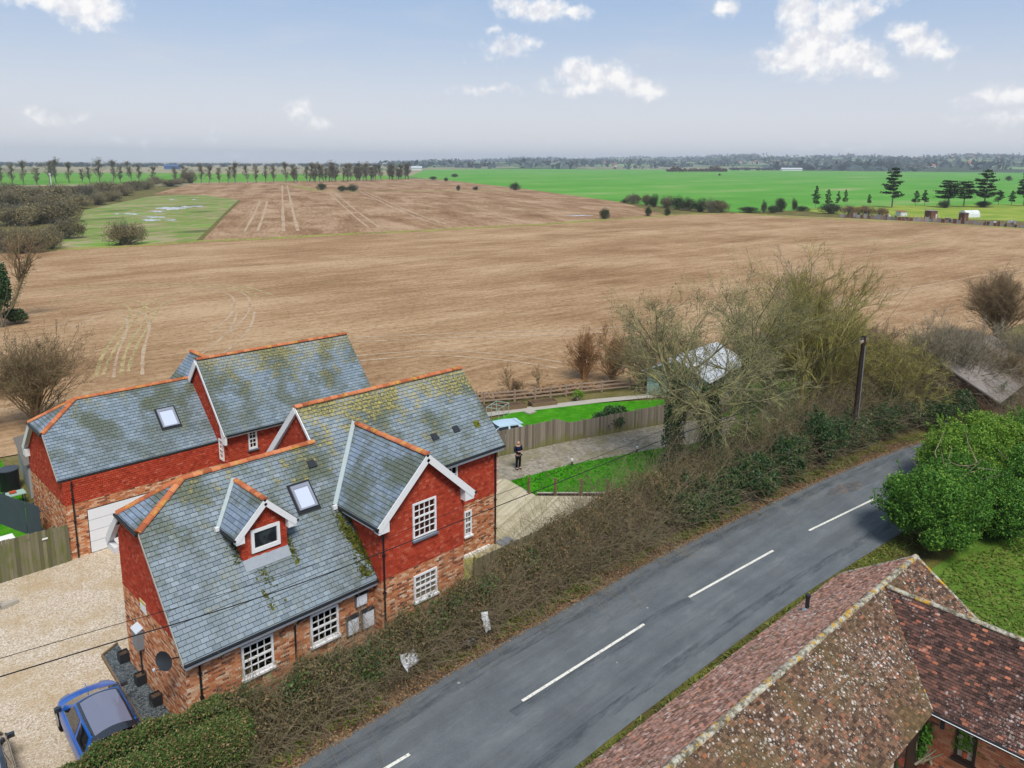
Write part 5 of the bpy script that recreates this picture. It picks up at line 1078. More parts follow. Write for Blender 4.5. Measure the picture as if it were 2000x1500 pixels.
# ------------------------------------------------------------------ fences
BOARD = {}
def board_mesh(w, h, th, m, top=0.0):
    k = (round(w, 3), round(h, 2), m)
    if k not in BOARD:
        g = MB(); g.bb(-w/2, w/2, -th/2, th/2, 0, h); me = bpy.data.meshes.new('board'); me.from_pydata(g.v, [], g.f); me.update(); me.materials.append(MATS[m]); BOARD[k] = me
    return BOARD[k]
def board_fence(name, label, pts, hts, m, bw=.125, post_every=15, rails=True, side=1, off=0.0):
    a0 = np.array(pts[0][:2]); t = thing(name, label, 'fence', (a0[0], a0[1], 0))
    k = 0
    for (a, b, h0, h1) in zip(pts[:-1], pts[1:], hts[:-1], hts[1:]):
        a, b = np.array(a[:2], float), np.array(b[:2], float); L = np.linalg.norm(b-a); d = (b-a)/L; n = max(1, int(L/bw)); ang = math.atan2(d[1], d[0])
        for i in range(n):
            q = a+d*(i+.5)*L/n-a0; h = h0+(h1-h0)*(i+.5)/n
            o = obj('board', board_mesh(L/n*.97, round(h, 1), .02, m), None, t, loc=(q[0]-d[1]*(.008 if k % 2 else -.008), q[1]+d[0]*(.008 if k % 2 else -.008), off+random.uniform(-.015, .015)), rot=(random.uniform(-.012, .012), 0, ang+random.uniform(-.02, .02)))
            o.scale.z = h/round(h, 1)
            if k % post_every == 0:
                g = MB(); g.box((0, 0, h/2+.03), (.09, .09, h+.06)); g.build('post', m, t, loc=(q[0]+d[1]*.06*side, q[1]-d[0]*.06*side, off), rot=(0, 0, ang))
            k += 1
        for z in (.3, .85):
            p, q = a-a0, b-a0; g = MB(); g.bar((p[0]+d[1]*.04*side, p[1]-d[0]*.04*side, off+h0*z), (q[0]+d[1]*.04*side, q[1]-d[0]*.04*side, off+h1*z), .06, .08)
            if rails and side != 0: g.build('rail', m, t)
    return t
A = at(972, 892)[:2]; B = at(1088, 866)[:2]; Cc = at(1112, 862)[:2]; Dd = at(1180, 850)[:2]; Ee = at(1300, 828)[:2]; Ff = at(1425, 806)[:2]
board_fence('board_fence', 'weathered grey vertical-board fence behind the standing man', [A, B, Cc, Dd, Ee, Ff], [1.65, 1.65, 1.3, 1.35, 1.45, 1.5], 'fence_board', .14, side=-1)
board_fence('board_fence', 'green-stained board fence and gate between gravel drive and garage', [(-4.6, 14.86), (-2.1, 14.85), (.6, 14.84)], [1.95, 1.92, 1.8], 'fence_mossy', .15, side=-1)
t = MB().box((0, 0, 1.2), (.22, .03, .07)).build('house_plate', 'sign_white', None, loc=(-.35, 14.8, .25)); tag(t, 'small white plate on the green-stained fence', 'plate')
board_fence('board_fence', 'low brown board fence between timber deck and bramble hedge', [(12.55, .62), (16.6, .6), (20.4, .75)], [1.12, 1.12, 1.1], 'fence_mossy', .15, side=-1)
board_fence('panel_fence', 'dark blue-grey panel fence left of the rear brick house', [(.2, 18.0), (-.9, 21.4), (-2.6, 27)], [1.7, 1.7, 1.7], 'slate_blue_panel', .9, post_every=2, side=1)
# left edge post with a sleeper
t = thing('gate_post', 'short timber post at the left edge of gravel', 'post', (-2.85, 12.4, 0)); MB().box((0, 0, .55), (.16, .16, 1.1)).build('post', 'fence_mossy', t)
t = MB().box((0, 0, .09), (.62, .2, .16), R(10)).build('sleeper', 'paving', None, loc=(-2.3, 12.6, .01)); tag(t, 'short pale kerb block on gravel beside the left edge post', 'block')
# rail fence along the field
pts = [at(*a)[:2] for a in ((905, 796), (945, 790), (1005, 785), (1045, 781), (1075, 778), (1105, 774), (1135, 770), (1175, 766), (1230, 760))]
t = thing('rail_fence', 'grey post-and-rail fence between the back garden and brown field', 'fence', (pts[0][0], pts[0][1], 0))
for i, p in enumerate(pts):
    q = p-pts[0]; MB().box((q[0], q[1], .5), (.11, .11, 1.0)).build('post', 'rail_timber', t)
    if i:
        a = pts[i-1]-pts[0]
        for z in (.28, .58, .86): MB().bar((a[0], a[1], z), (q[0], q[1], z+random.uniform(-.04, .04)), .05, .11).build('rail', 'rail_timber', t)
# garden beds by the rail fence, arch
for k, (px_, py_, s) in enumerate(((960, 800, 'left'), (1000, 797, 'middle'), (1060, 790, 'right'))):
    p = at(px_, py_); t = thing('raised_bed', 'low timber raised bed along the rail fence, '+{'left': 'nearest the slate roof', 'middle': 'second from the slate roof', 'right': 'third from the slate roof'}[s], 'planting bed', (p[0], p[1], 0), R(-24), 'raised beds by the rail fence')
    for d in (((0, .45), (2.0, .06)), ((0, -.45), (2.0, .06)), ((-1, 0), (.06, .84)), ((1, 0), (.06, .84))): MB().box((d[0][0], d[0][1], .17), (d[1][0], d[1][1], .3)).build('edging', 'post_timber', t)
    MB().box((0, 0, .13), (1.92, .82, .24)).build('soil', 'litter', t)
p = at(972, 816); t = thing('plant_arch', 'pale green metal arch frame beside the slate roof', 'plant arch', (p[0], p[1], 0), R(20))
for x in (-.8, 0, .8):
    MB().tube([(x, -.5, 0), (x, -.5, .95), (x, .5, .95), (x, .5, 0)], .025, 6).build('hoop', 'sage_wall', t)
for y in (-.5, .5): MB().tube([(-.8, y, .95), (.8, y, .95)], .02, 6).build('bar', 'sage_wall', t)
p = at(1036, 807); g = MB().box((0, 0, .06), (.75, .5, .1)).build('stone_slab', 'paving', None, loc=(p[0], p[1], .03)); tag(g, 'pale stone slab lying on the back lawn', 'slab')

# ------------------------------------------------------------------ deck, balustrade posts, lawn edge
DECKZ = .28
t = thing('timber_deck', 'pale diagonal-boarded timber deck beside the brick house', 'deck', (15.4, 2.3, 0))
poly = [(12.6, .75), (20.6, .85), (23.4, 1.75), (20.5, 4.5), (20.9, 7.4), (15.45, 7.6), (15.45, 2.2), (12.6, 2.2)]
polys = [[(15.5, .8), (20.6, .85), (23.3, 1.75), (20.5, 4.5), (20.9, 7.4), (15.5, 7.6)], [(11.0, .7), (15.5, .8), (15.5, 2.2), (11.0, 2.2)]]
dang = R(18); du = np.array([math.cos(dang), math.sin(dang)]); dn = np.array([-du[1], du[0]])
def inplane(P): return [(float(np.dot(p, du)), float(np.dot(p, dn))) for p in (np.array(q) for q in P)]
for P in polys:
    Q = inplane(P); lo = min(q[1] for q in Q); hi = max(q[1] for q in Q); w = .15; k = int((hi-lo)/w)+1
    # the outline is nearly convex: cut each board against it by scan
    for i in range(k):
        v0, v1 = lo+i*w+.005, lo+(i+1)*w-.005; vm = (v0+v1)/2; xs = []
        for j in range(len(Q)):
            a, b = Q[j], Q[(j+1) % len(Q)]
            if (a[1]-vm)*(b[1]-vm) < 0: xs.append(a[0]+(b[0]-a[0])*(vm-a[1])/(b[1]-a[1]))
        xs.sort()
        for a, b in zip(xs[0::2], xs[1::2]):
            if b-a < .15: continue
            c = du*(a+b)/2+dn*vm-np.array([15.4, 2.3]); g = MB(); g.box((0, 0, 0), (b-a, v1-v0, .028)); g.build('plank', 'deck_board', t, loc=(c[0], c[1], DECKZ+random.uniform(-.002, .002)), rot=(0, 0, dang))
g = MB(); g.bar((20.45-15.4, 4.5-2.3, .12), (23.35-15.4, 1.75-2.3, .12), .05, .26); g.bar((20.45-15.4, 4.5-2.3, .12), (20.9-15.4, 7.4-2.3, .12), .05, .26); g.bar((20.6-15.4, .83-2.3, .12), (23.35-15.4, 1.75-2.3, .12), .05, .26); g.build('fascia', 'deck_board', t)
ed = [np.array([20.85, 4.75]), np.array([23.9, 1.85])]
t2 = thing('lawn_edging', 'edging beam, coloured as the dark shadow gap, with pale top between deck and front lawn', 'edging', (20.85, 4.75, 0))
e = ed[1]-ed[0]; MB().bar((0, 0, .12), (e[0], e[1], .12), .09, .22).build('beam', 'dark_timber', t2); MB().bar((.07, .09, .2), (e[0]+.07, e[1]+.09, .2), .14, .07).build('cap', 'paving', t2)  # near-black beam stands in for the shadow gap along the edging
strip('pale_gap', [(20.62, 4.5), (23.55, 1.72)], .36, 'paving', .05)  # pale strip between deck and edging beam
for k, (px_, fy, ty) in enumerate(((1033, 985, 932), (1085, 990, 934), (1136, 992, 935), (1188, 985, 936))):
    q = ed[0]+(ed[1]-ed[0])*(k/3.0*.98-.03)+np.array([-.04, -.05]); d = ray(px_, ty); tt = (q-CAM[:2])@np.array([CF[0], CF[1]])/(d[:2]@np.array([CF[0], CF[1]])); zt = float(CAM[2]+d[2]*tt)
    g = MB(); g.box((0, 0, zt/2), (.11, .11, zt)); o = g.build('deck_post', 'post_timber', None, loc=(float(CAM[0]+d[0]*tt), float(CAM[1]+d[1]*tt), 0)); tag(o, 'slim brown timber post at the lawn edge, '+['nearest the brick house', 'second from the brick house', 'third from the brick house', 'farthest from the brick house beside the hedge'][k], 'post', 'timber posts at the deck edge')
g = MB(); g.box((0, 0, .012), (.85, .6, .02)); o = g.build('doormat', 'grey_plastic', None, loc=(15.75, 2.0, DECKZ+.015)); tag(o, 'flat grey slab at the foot of the corner downpipe', 'slab')
g = thing('bin_bag', 'dark heap of bags between cross gable and low fence', 'bag', (11.6, 1.2, 0)); V = []
for k in range(3): MB().box((k*.35-.3, 0, .42), (.42, .5, .8), k*.3).build('sack', 'bag_black', g)
for k, a in enumerate(((1117, 910), (1244, 885))):
    p = at(*a); t = thing('path_light', 'small white-capped path light, '+('nearest the man' if k == 0 else 'farthest from the man, near the ivy trunk'), 'light', (p[0], p[1], 0), 0, 'path lights along the lawn edge')
    MB().tube([(0, 0, 0), (0, 0, .32)], .05, 8).build('stem', 'dark_plastic', t); MB().tube([(0, 0, .32), (0, 0, .45)], .09, 8).build('cap', 'cloth_white', t)
# ------------------------------------------------------------------ left garden: shed, tank, boxes
p = at(60, 972); t = thing('garden_shed', 'grey rendered outbuilding with felt roof beside the rear house', 'outbuilding', (1.0, 23.6, 0))
pa, pb_ = at(60, 975), at(32, 905); d = (pb_-pa)[:2]; Ls = 5.0; d = d/np.linalg.norm(d); n = np.array([d[1], -d[0]])
g = MB(); q = [np.zeros(2), d*Ls, d*Ls+n*2.4, n*2.4]; g.add([(*a, 0) for a in q]+[(q[0][0], q[0][1], 1.95), (q[1][0], q[1][1], 1.95), (q[2][0], q[2][1], 2.4), (q[3][0], q[3][1], 2.4)], [(3, 2, 1, 0), (4, 5, 6, 7), (0, 1, 5, 4), (1, 2, 6, 5), (2, 3, 7, 6), (3, 0, 4, 7)]); g.build('wall', 'grey_render', t)
g = MB(); o_ = -n*.15-d*.15; g.slab([(*(q[0]+o_), 1.98), (*(q[3]+n*.1-d*.15), 2.48), (*(q[2]+n*.1+d*.15), 2.48), (*(q[1]-n*.15+d*.15), 1.98)], .07); g.build('roof', 'felt', t)
p = at(20, 955); t = thing('water_tank', 'black round water tank beside the grey outbuilding', 'tank', (p[0]-.0, p[1], 0)); MB().tube([(0, 0, 0), (0, 0, 1.15)], .5, 16).build('tank', 'bag_black', t); MB().tube([(0, 0, 1.15), (0, 0, 1.2)], .54, 16).build('lid', 'slate_blue_panel', t)
p = at(32, 985); t = thing('garden_table', 'small cluttered green-topped table behind the panel fence', 'table', (p[0], p[1], 0)); MB().box((0, 0, .62), (.9, .7, .05)).build('tabletop', 'sage_wall', t)
for a, b in ((-.38, -.28), (.38, -.28), (.38, .28), (-.38, .28)): MB().box((a, b, .3), (.05, .05, .6)).build('leg', 'dark_plastic', t)
g = MB().box((0, 0, .06), (.3, .2, .1)).build('flower_pot', 'terracotta', None, loc=(p[0]-.1, p[1], .66)); tag(g, 'orange pot standing on the green garden table', 'pot')
p = at(20, 1062); t = thing('storage_box', 'pale grey storage box with dark lid gap behind the green fence', 'storage box', (-1.6, 16.6, 0)); MB().box((0, 0, .55), (.8, .7, 1.1)).build('body', 'grey_plastic', t); MB().box((0, 0, 1.16), (.86, .76, .1)).build('lid', 'sign_white', t); MB().box((0, -.36, .95), (.5, .02, .08)).build('vent', 'dark_plastic', t)
t = thing('storage_box', 'dark blue storage box at the far left behind the green fence', 'storage box', (-2.9, 16.3, 0)); MB().box((0, 0, .5), (.9, .8, 1.0)).build('body', 'slate_blue_panel', t); MB().box((0, 0, 1.03), (.94, .84, .06)).build('lid', 'dark_plastic', t)

# ------------------------------------------------------------------ summer house, far barn, hut
t = thing('summer_house', 'sage green timber shed with pale roof behind the bare trees', 'shed', (41.5, 6.9, 0), R(8))
SL_, SD, SE, SR = 7.2, 5.0, 2.15, 3.3
g = MB(); g.add([(0, 0, 0), (SL_, 0, 0), (SL_, SD, 0), (0, SD, 0), (0, 0, SE), (SL_, 0, SE), (SL_, SD, SE), (0, SD, SE), (0, SD/2, SR-.1), (SL_, SD/2, SR-.1)], [(0, 1, 5, 4), (2, 3, 7, 6), (0, 4, 8, 7, 3), (1, 2, 6, 9, 5)]); g.build('wall', 'sage_wall', t)
for k in range(12): MB().bb(.02, SL_-.02, -.022, -.004, .06+k*.175, .06+k*.175+.16).build('cladding_board', 'sage_wall', t)
for k in range(12): MB().bb(-.022, -.004, .02, SD-.02, .06+k*.175, .06+k*.175+.16).build('cladding_board', 'sage_wall', t)
for y0, z0, y1, z1 in ((-.35, SE-.16, SD/2, SR), (SD+.35, SE-.16, SD/2, SR)):
    MB().slab([(-.3, y0, z0), (SL_+.3, y0, z0), (SL_+.3, y1, z1), (-.3, y1, z1)] if y0 < 0 else [(SL_+.3, y0, z0), (-.3, y0, z0), (-.3, y1, z1), (SL_+.3, y1, z1)], .07).build('roof', 'pale_roof', t)
window(t, (2.1, -.03, .95), (1, 0, 0), .9, .9, 2, 2, fm='dark_timber', sillm='dark_timber'); window(t, (4.4, -.03, .95), (1, 0, 0), .9, .9, 2, 2, fm='dark_timber', sillm='dark_timber'); MB().bb(.5, 1.4, -.045, -.024, 0, 1.95).build('door', 'dark_timber', t)
bp = at(1938, 655, 3.9); t = thing('grey_barn', 'low grey-roofed barn half hidden by twigs at the right edge', 'barn', (float(bp[0]), float(bp[1]), 0), 0)
g = MB(); g.add([(-13, -3.6, 0), (-.3, -3.6, 0), (-.3, 3.6, 0), (-13, 3.6, 0), (-13, -3.6, 1.9), (-.3, -3.6, 1.9), (-.3, 3.6, 1.9), (-13, 3.6, 1.9), (-13, 0, 3.75), (-.3, 0, 3.75)], [(0, 1, 5, 4), (2, 3, 7, 6), (0, 4, 8, 7, 3), (1, 2, 6, 9, 5)]); g.build('wall', 'shed_brown', t)
for s in (-1, 1): MB().slab([(-13.2, 4.0*-s, 1.8), (0, 4.0*-s, 1.8), (0, 0, 3.9), (-13.2, 0, 3.9)][::s], .1).build('roof', 'grey_roof', t)
p = at(1618, 770); t = thing('garden_hut', 'small brown timber hut with mossy roof among the bare trees', 'hut', (p[0], p[1]-1, 0), R(6)); MB().bb(-1.6, 1.6, -1.1, 1.1, 0, 1.7).build('wall', 'shed_brown', t)
for k in range(16): MB().bb(-1.6+k*.2+.01, -1.6+(k+1)*.2-.01, -1.125, -1.102, .02, 1.68).build('cladding_board', 'shed_brown', t)
MB().slab([(-1.8, -1.4, 1.72), (1.8, -1.4, 1.72), (1.8, 1.3, 2.1), (-1.8, 1.3, 2.1)], .07).build('roof', 'felt', t)
# ------------------------------------------------------------------ utility pole and cables
PX, PYY = float(at(1664, 884)[0]), float(at(1664, 884)[1]); PHT = height(1664, 884, 657)
t = thing('utility_pole', 'dark brown wooden utility pole with crossarm above the roadside shrubs', 'pole', (PX, PYY, 0), R(-3))
MB().tube([(0, 0, 0), (.08, 0, PHT*.5), (.22, 0, PHT)], [.17, .155, .13], 10).build('post', 'creosote', t); MB().box((.2, 0, PHT-.3), (1.3, .1, .12), R(10)).build('crossarm', 'rail_timber', t)
for x in (-.6, -.15, .5): MB().tube([(x+.2, 0, PHT-.25), (x+.2, 0, PHT-.07)], [.035, .025], 8).build('insulator', 'grey_plastic', t)
MB().tube([(.12, -.16, PHT-.6), (-.02, -.18, .6)], .03, 6).build('conduit', 'grey_plastic', t)
CP = [(PX+.15, PHT-.15), (36, PHT-.62), (29.5, 5.22), (21.4, 4.98), (15.5, 5.02), (10.9, 5.12), (5.6, 5.2), (2.3, 5.33), (-.54, 5.58), (-2.2, 5.78), (-5, 6.08), (-9, 6.5), (-18, 7.2)]
def cable(label, dy, dz, r, dx=0):
    P = smooth([(x, z) for x, z in CP], 5); g = MB(); g.tube([(x, -2.4+dy*(1-max(0, min(1, (x-30)/12)))+(PYY+2.4)*max(0, min(1, (x-22)/(PX-22))), z+dz*(1-max(0, min(1, (x-30)/15)))) for x, z in P], r, 5); o = g.build('overhead_cable', 'cable', None); tag(o, label, 'cable', 'cables running left from the pole')
cable('black overhead cable crossing in front of the house, the lower of two', 0, 0, .017); cable('thin overhead cable crossing in front of the house, the upper of two', .25, .32, .009)
g = MB(); g.tube([(PX+.3, PYY, PHT-.1), (PX+8, PYY+1.5, PHT-.5), (PX+24, PYY+5, PHT)], .012, 5); tag(g.build('overhead_cable', 'cable', None), 'thin cable running right from the utility pole', 'cable')
# ------------------------------------------------------------------ rubbish caught in the hedge
def sheet3(name, label, c, sx, sy, tilt, m, seed):
    rs = np.random.default_rng(seed); n = 7; V = []
    for j in range(n):
        for i in range(n): V.append(((i/(n-1)-.5)*sx+rs.normal(0, .02), (j/(n-1)-.5)*sy*(1-.35*i/(n-1))+rs.normal(0, .02), rs.normal(0, .035)+.08*math.sin(i*1.1+seed)))
    F = [(j*n+i, j*n+i+1, (j+1)*n+i+1, (j+1)*n+i) for j in range(n-1) for i in range(n-1)]
    o = obj(name, npmesh(name, V, F), m, None, loc=c, rot=tilt); o.modifiers.new('s', 'SOLIDIFY').thickness = .015; tag(o, label, 'litter')
sheet3('plastic_sheet', 'torn white plastic sheet caught low in the hedge below the meter boxes', (6.75, -2.5, .8), .85, .6, (R(50), R(10), R(15)), 'cloth_white', 3)
sheet3('plastic_sheet', 'upright pale plastic sheet caught in hedge right of the cross gable', (10.35, -2.62, .75), .4, .75, (R(72), R(8), R(25)), 'cloth_white', 5)
g = MB(); 
for k in range(3): g.tube([(k*.2-.2, 0, 0), (k*.2-.2, .02, .14), (k*.2-.15, 0, .25)], [.16, .2, .05], 8)
tag(g.build('bin_bag', 'bag_black', None, True, loc=(9.45, -2.6, .12)), 'black bag lying at the foot of the roadside hedge', 'bag')
# bungalow corner: climber pot
p = G3(tw_+.35, -BWd-.05, 0); 
t = thing('plant_pot', 'orange plant pot beside the bungalow door', 'pot', tuple(p)); MB().tube([(0, 0, 0), (0, 0, .34)], [.14, .2], 12).build('pot', 'terracotta', t)

# ------------------------------------------------------------------ the man on the path
def skinned(name, pts, edges, rad, m, parent, lev=2):
    me = bpy.data.meshes.new(name); me.from_pydata(pts, edges, []); me.update(); o = obj(name, me, m, parent)
    md = o.modifiers.new('skin', 'SKIN'); md.use_smooth_shade = True
    for i, r in enumerate(rad): v = me.skin_vertices[0].data[i]; v.radius = r if isinstance(r, tuple) else (r, r); v.use_root = (i == 0)
    s = o.modifiers.new('sub', 'SUBSURF'); s.levels = lev; s.render_levels = lev; return o
def person(loc, rz):
    t = thing('person', 'man in dark jacket and trousers standing on the path, hands raised together', 'person', loc, rz)
    # facing +y; hands held together in front of the chest
    pts = [(0, 0, .95), (0, 0, 1.12), (0, -.01, 1.30), (0, -.01, 1.43), (0, .0, 1.50), (0, .02, 1.58), (0, .03, 1.68), (0, .02, 1.75)]
    rad = [.13, .125, .14, .10, .055, .085, .095, .06]; E = [(i, i+1) for i in range(7)]
    for s in (-1, 1):
        b = len(pts); pts += [(s*.10, 0, .86), (s*.105, .02, .50), (s*.11, -.01, .10), (s*.115, .12, .04)]; rad += [.085, .06, .045, .04]; E += [(0, b), (b, b+1), (b+1, b+2), (b+2, b+3)]
        b = len(pts); pts += [(s*.19, -.01, 1.42), (s*.25, .0, 1.16), (s*.13, .22, 1.19), (s*.07, .28, 1.21), (s*.035, .33, 1.215)]; rad += [.06, .045, .035, .028, .022]; E += [(3, b), (b, b+1), (b+1, b+2), (b+2, b+3), (b+3, b+4)]
        for f in range(4):
            c = len(pts); x0 = s*(.075-.012*f); pts += [(s*.05, .335, 1.235-.016*f), (s*.01, .36, 1.235-.016*f), (s*-.015, .35, 1.23-.016*f)]; rad += [.010, .009, .007]; E += [(b+4, c), (c, c+1), (c+1, c+2)]
        c = len(pts); pts += [(s*.03, .31, 1.25), (s*.01, .335, 1.27)]; rad += [.010, .008]; E += [(b+3, c), (c, c+1)]
    body = skinned('body', pts, E, rad, 'skin', t)
    # nose, ears, eyes, hair
    g = MB(); g.tube([(0, .125, 1.645), (0, .15, 1.63)], [.014, .018], 6); g.build('nose', 'skin', t, True)
    for s in (-1, 1): MB().box((s*.093, .02, 1.645), (.02, .04, .06)).build('ear', 'skin', t); MB().box((s*.034, .117, 1.665), (.022, .012, .012)).build('eye', 'cabin_dark', t)
    MB().box((0, .118, 1.595), (.05, .012, .01)).build('mouth', 'lamp_red', t)
    skinned('hair', [(0, -.06, 1.60), (0, -.055, 1.68), (0, -.02, 1.72)], [(0, 1), (1, 2)], [.075, .075, .06], 'hair_grey', t)
    jp = [(0, 0, .90), (0, 0, 1.10), (0, -.01, 1.30), (0, -.01, 1.44), (0, 0, 1.50)]; jr = [.165, .16, .175, .12, .075]; jE = [(i, i+1) for i in range(4)]
    for s in (-1, 1): b = len(jp); jp += [(s*.20, -.01, 1.41), (s*.26, 0, 1.15), (s*.14, .21, 1.18)]; jr += [.085, .068, .05]; jE += [(3, b), (b, b+1), (b+1, b+2)]
    skinned('jacket', jp, jE, jr, 'jacket', t)
    tp = [(0, 0, .97)]; tr = [.15]; tE = []
    for s in (-1, 1): b = len(tp); tp += [(s*.10, 0, .84), (s*.108, .02, .50), (s*.112, -.01, .10)]; tr += [.105, .08, .068]; tE += [(0, b), (b, b+1), (b+1, b+2)]
    skinned('trousers', tp, tE, tr, 'trousers', t)
    for s in (-1, 1): skinned('shoe', [(s*.112, -.04, .05), (s*.115, .08, .045), (s*.118, .17, .04)], [(0, 1), (1, 2)], [.052, .05, .038], 'shoe', t)
p = at(1012, 917); person((float(p[0]), float(p[1]), .02), math.atan2(-(CAM[0]-p[0]), (CAM[1]-p[1]))+R(35))
# ------------------------------------------------------------------ plants: branching and leaf clouds
def unit(v): return v/np.maximum(np.linalg.norm(v, axis=-1, keepdims=True), 1e-9)
def grow(r, start, dirn, length, rad, nseg, wig, trop, taper=.35):
    N = len(start); P = np.zeros((N, nseg+1, 3)); P[:, 0] = start; d = unit(dirn); Rr = np.zeros((N, nseg+1)); Rr[:, 0] = rad
    trop = np.asarray(trop, float)
    for k in range(nseg):
        d = unit(d+r.normal(0, wig, (N, 3))+trop); P[:, k+1] = P[:, k]+d*(length/nseg)[:, None]; Rr[:, k+1] = rad*(1-(1-taper)*(k+1)/nseg)
    return P, Rr
def kids(r, P, Rr, m, t0, t1, ang, angv, lenf, lenv, radf, L):
    N, K, _ = P.shape; t = r.uniform(t0, t1, (N, m))*(K-1); i = np.minimum(t.astype(int), K-2); f = (t-i)[..., None]
    ix = np.arange(N)[:, None]; a, b = P[ix, i], P[ix, i+1]; s = a+(b-a)*f; d = unit(b-a)
    rr = Rr[ix, i]*(1-f[..., 0])+Rr[ix, i+1]*f[..., 0]
    p = unit(np.cross(d, r.normal(0, 1, d.shape))); A = np.clip(r.normal(ang, angv, (N, m)), .12, 1.5)[..., None]
    nd = d*np.cos(A)+p*np.sin(A); tt = (t/(K-1))
    ln = L[:, None]*np.clip(r.normal(lenf, lenv, (N, m)), .12, 1.2)*(1.12-.5*tt)
    return s.reshape(-1, 3), nd.reshape(-1, 3), ln.ravel(), np.minimum(rr*radf, rr*.95).ravel()
def tubes(P, Rr, n):
    N, K, _ = P.shape; t = unit(P[:, -1]-P[:, 0]); ref = np.where(np.abs(t[:, 2:3]) > .9, np.array([[1., 0, 0]]), np.array([[0, 0, 1.]])); x = unit(np.cross(t, ref)); y = np.cross(t, x)
    a = np.arange(n)/n*2*np.pi; ring = x[:, None, None]*np.cos(a)[None, None, :, None]+y[:, None, None]*np.sin(a)[None, None, :, None]
    V = P[:, :, None]+ring*Rr[:, :, None, None]
    k = np.arange(K-1); j = np.arange(n); q = np.stack(np.broadcast_arrays(k[:, None]*n+j, k[:, None]*n+(j+1) % n, (k[:, None]+1)*n+(j+1) % n, (k[:, None]+1)*n+j), -1).reshape(-1, 4)
    F = q[None]+(np.arange(N)*K*n)[:, None, None]
    return V.reshape(-1, 3), F.reshape(-1, 4)
def join(parts):
    V = []; F = []; n = 0
    for v, f in parts: V.append(v); F.append(f+n); n += len(v)
    return np.concatenate(V), np.concatenate(F)
def leaves(r, C, size, spread=0.0, up=.35, aspect=.6):
    N = len(C); c = C+r.normal(0, 1, (N, 3))*spread; n = unit(r.normal(0, 1, (N, 3))+np.array([0, 0, up])); u = unit(np.cross(n, r.normal(0, 1, (N, 3)))); v = np.cross(n, u)
    s = (size*r.uniform(.6, 1.35, N))[:, None]; a = u*s*.5; b = v*s*.5*aspect
    V = np.stack([c-a-b, c+a-b*.6, c+a*1.1+b, c-a*.7+b], 1).reshape(-1, 3); F = np.arange(N*4).reshape(N, 4); return V, F
def lumpy(r, n, R3, lumps=26, squash=.0, lr=.42, floor=-1.0, shell=.55):
    """points filling a crown made of many lumps on an ellipsoid R3"""
    d = unit(r.normal(0, 1, (lumps, 3))); d = d[d[:, 2] > floor]; c = d*r.uniform(.45, .8, (len(d), 1)); L = r.uniform(lr*.6, lr*1.2, len(c))
    k = r.integers(0, len(c), n); q = unit(r.normal(0, 1, (n, 3)))*(r.uniform(shell, 1, (n, 1)))*L[k][:, None]
    p = (c[k]+q)*np.array(R3); return p
def tree_mesh(seed, H, trunk=.3, limbs=8, spread=1.0, l2=7, l3=7, l4=5, limb_len=.62, trunk_top=.45, up=.05, droop=0.0, r_=.14, ang=.75, multi=1, lean=(0, 0), twig=.008, sides=3, wig=.13):
    r = np.random.default_rng(seed); parts = []
    st = np.zeros((multi, 3)); st[:, :2] = r.normal(0, r_*1.3 if multi > 1 else 0, (multi, 2)); d0 = np.tile(np.array([lean[0], lean[1], 1.0]), (multi, 1))+r.normal(0, .14 if multi > 1 else .04, (multi, 3))
    L0 = np.full(multi, H*trunk_top)*r.uniform(.85, 1.15, multi)
    P0, R0 = grow(r, st, d0, L0, np.full(multi, r_), 6, .05, (0, 0, .03), .6); parts.append(tubes(P0, R0, 7))
    s, d, ln, rd = kids(r, P0, R0, limbs, trunk, 1.0, ang*spread, .22, limb_len*H/(H*trunk_top), .14, .55, L0)
    P1, R1 = grow(r, s, d, ln, rd, 6, wig, (0, 0, up), .25); parts.append(tubes(P1, R1, 5))
    s, d, l2n, rd = kids(r, P1, R1, l2, .18, .98, .6, .2, .5, .15, .5, ln)
    P2, R2 = grow(r, s, d, l2n, np.maximum(rd, twig*1.5), 4, wig, (0, 0, up-droop*.3), .35); parts.append(tubes(P2, R2, 4))
    s, d, l3n, rd = kids(r, P2, R2, l3, .12, 1.0, .55, .22, .55, .16, .55, l2n)
    P3, R3 = grow(r, s, d, l3n, np.maximum(rd, twig), 3, wig*1.1, (0, 0, up*.6-droop), .45); parts.append(tubes(P3, R3, sides))
    tips = P3
    if l4:
        s, d, l4n, rd = kids(r, P3, R3, l4, .15, 1.0, .6, .25, .55, .2, .7, l3n)
        P4, R4 = grow(r, s, d, l4n, np.maximum(rd, twig*.7), 2, wig, (0, 0, up*.6-droop), .5); parts.append(tubes(P4, R4, sides)); tips = P4
    return join(parts[:1]), join(parts[1:]), tips, P0, P1
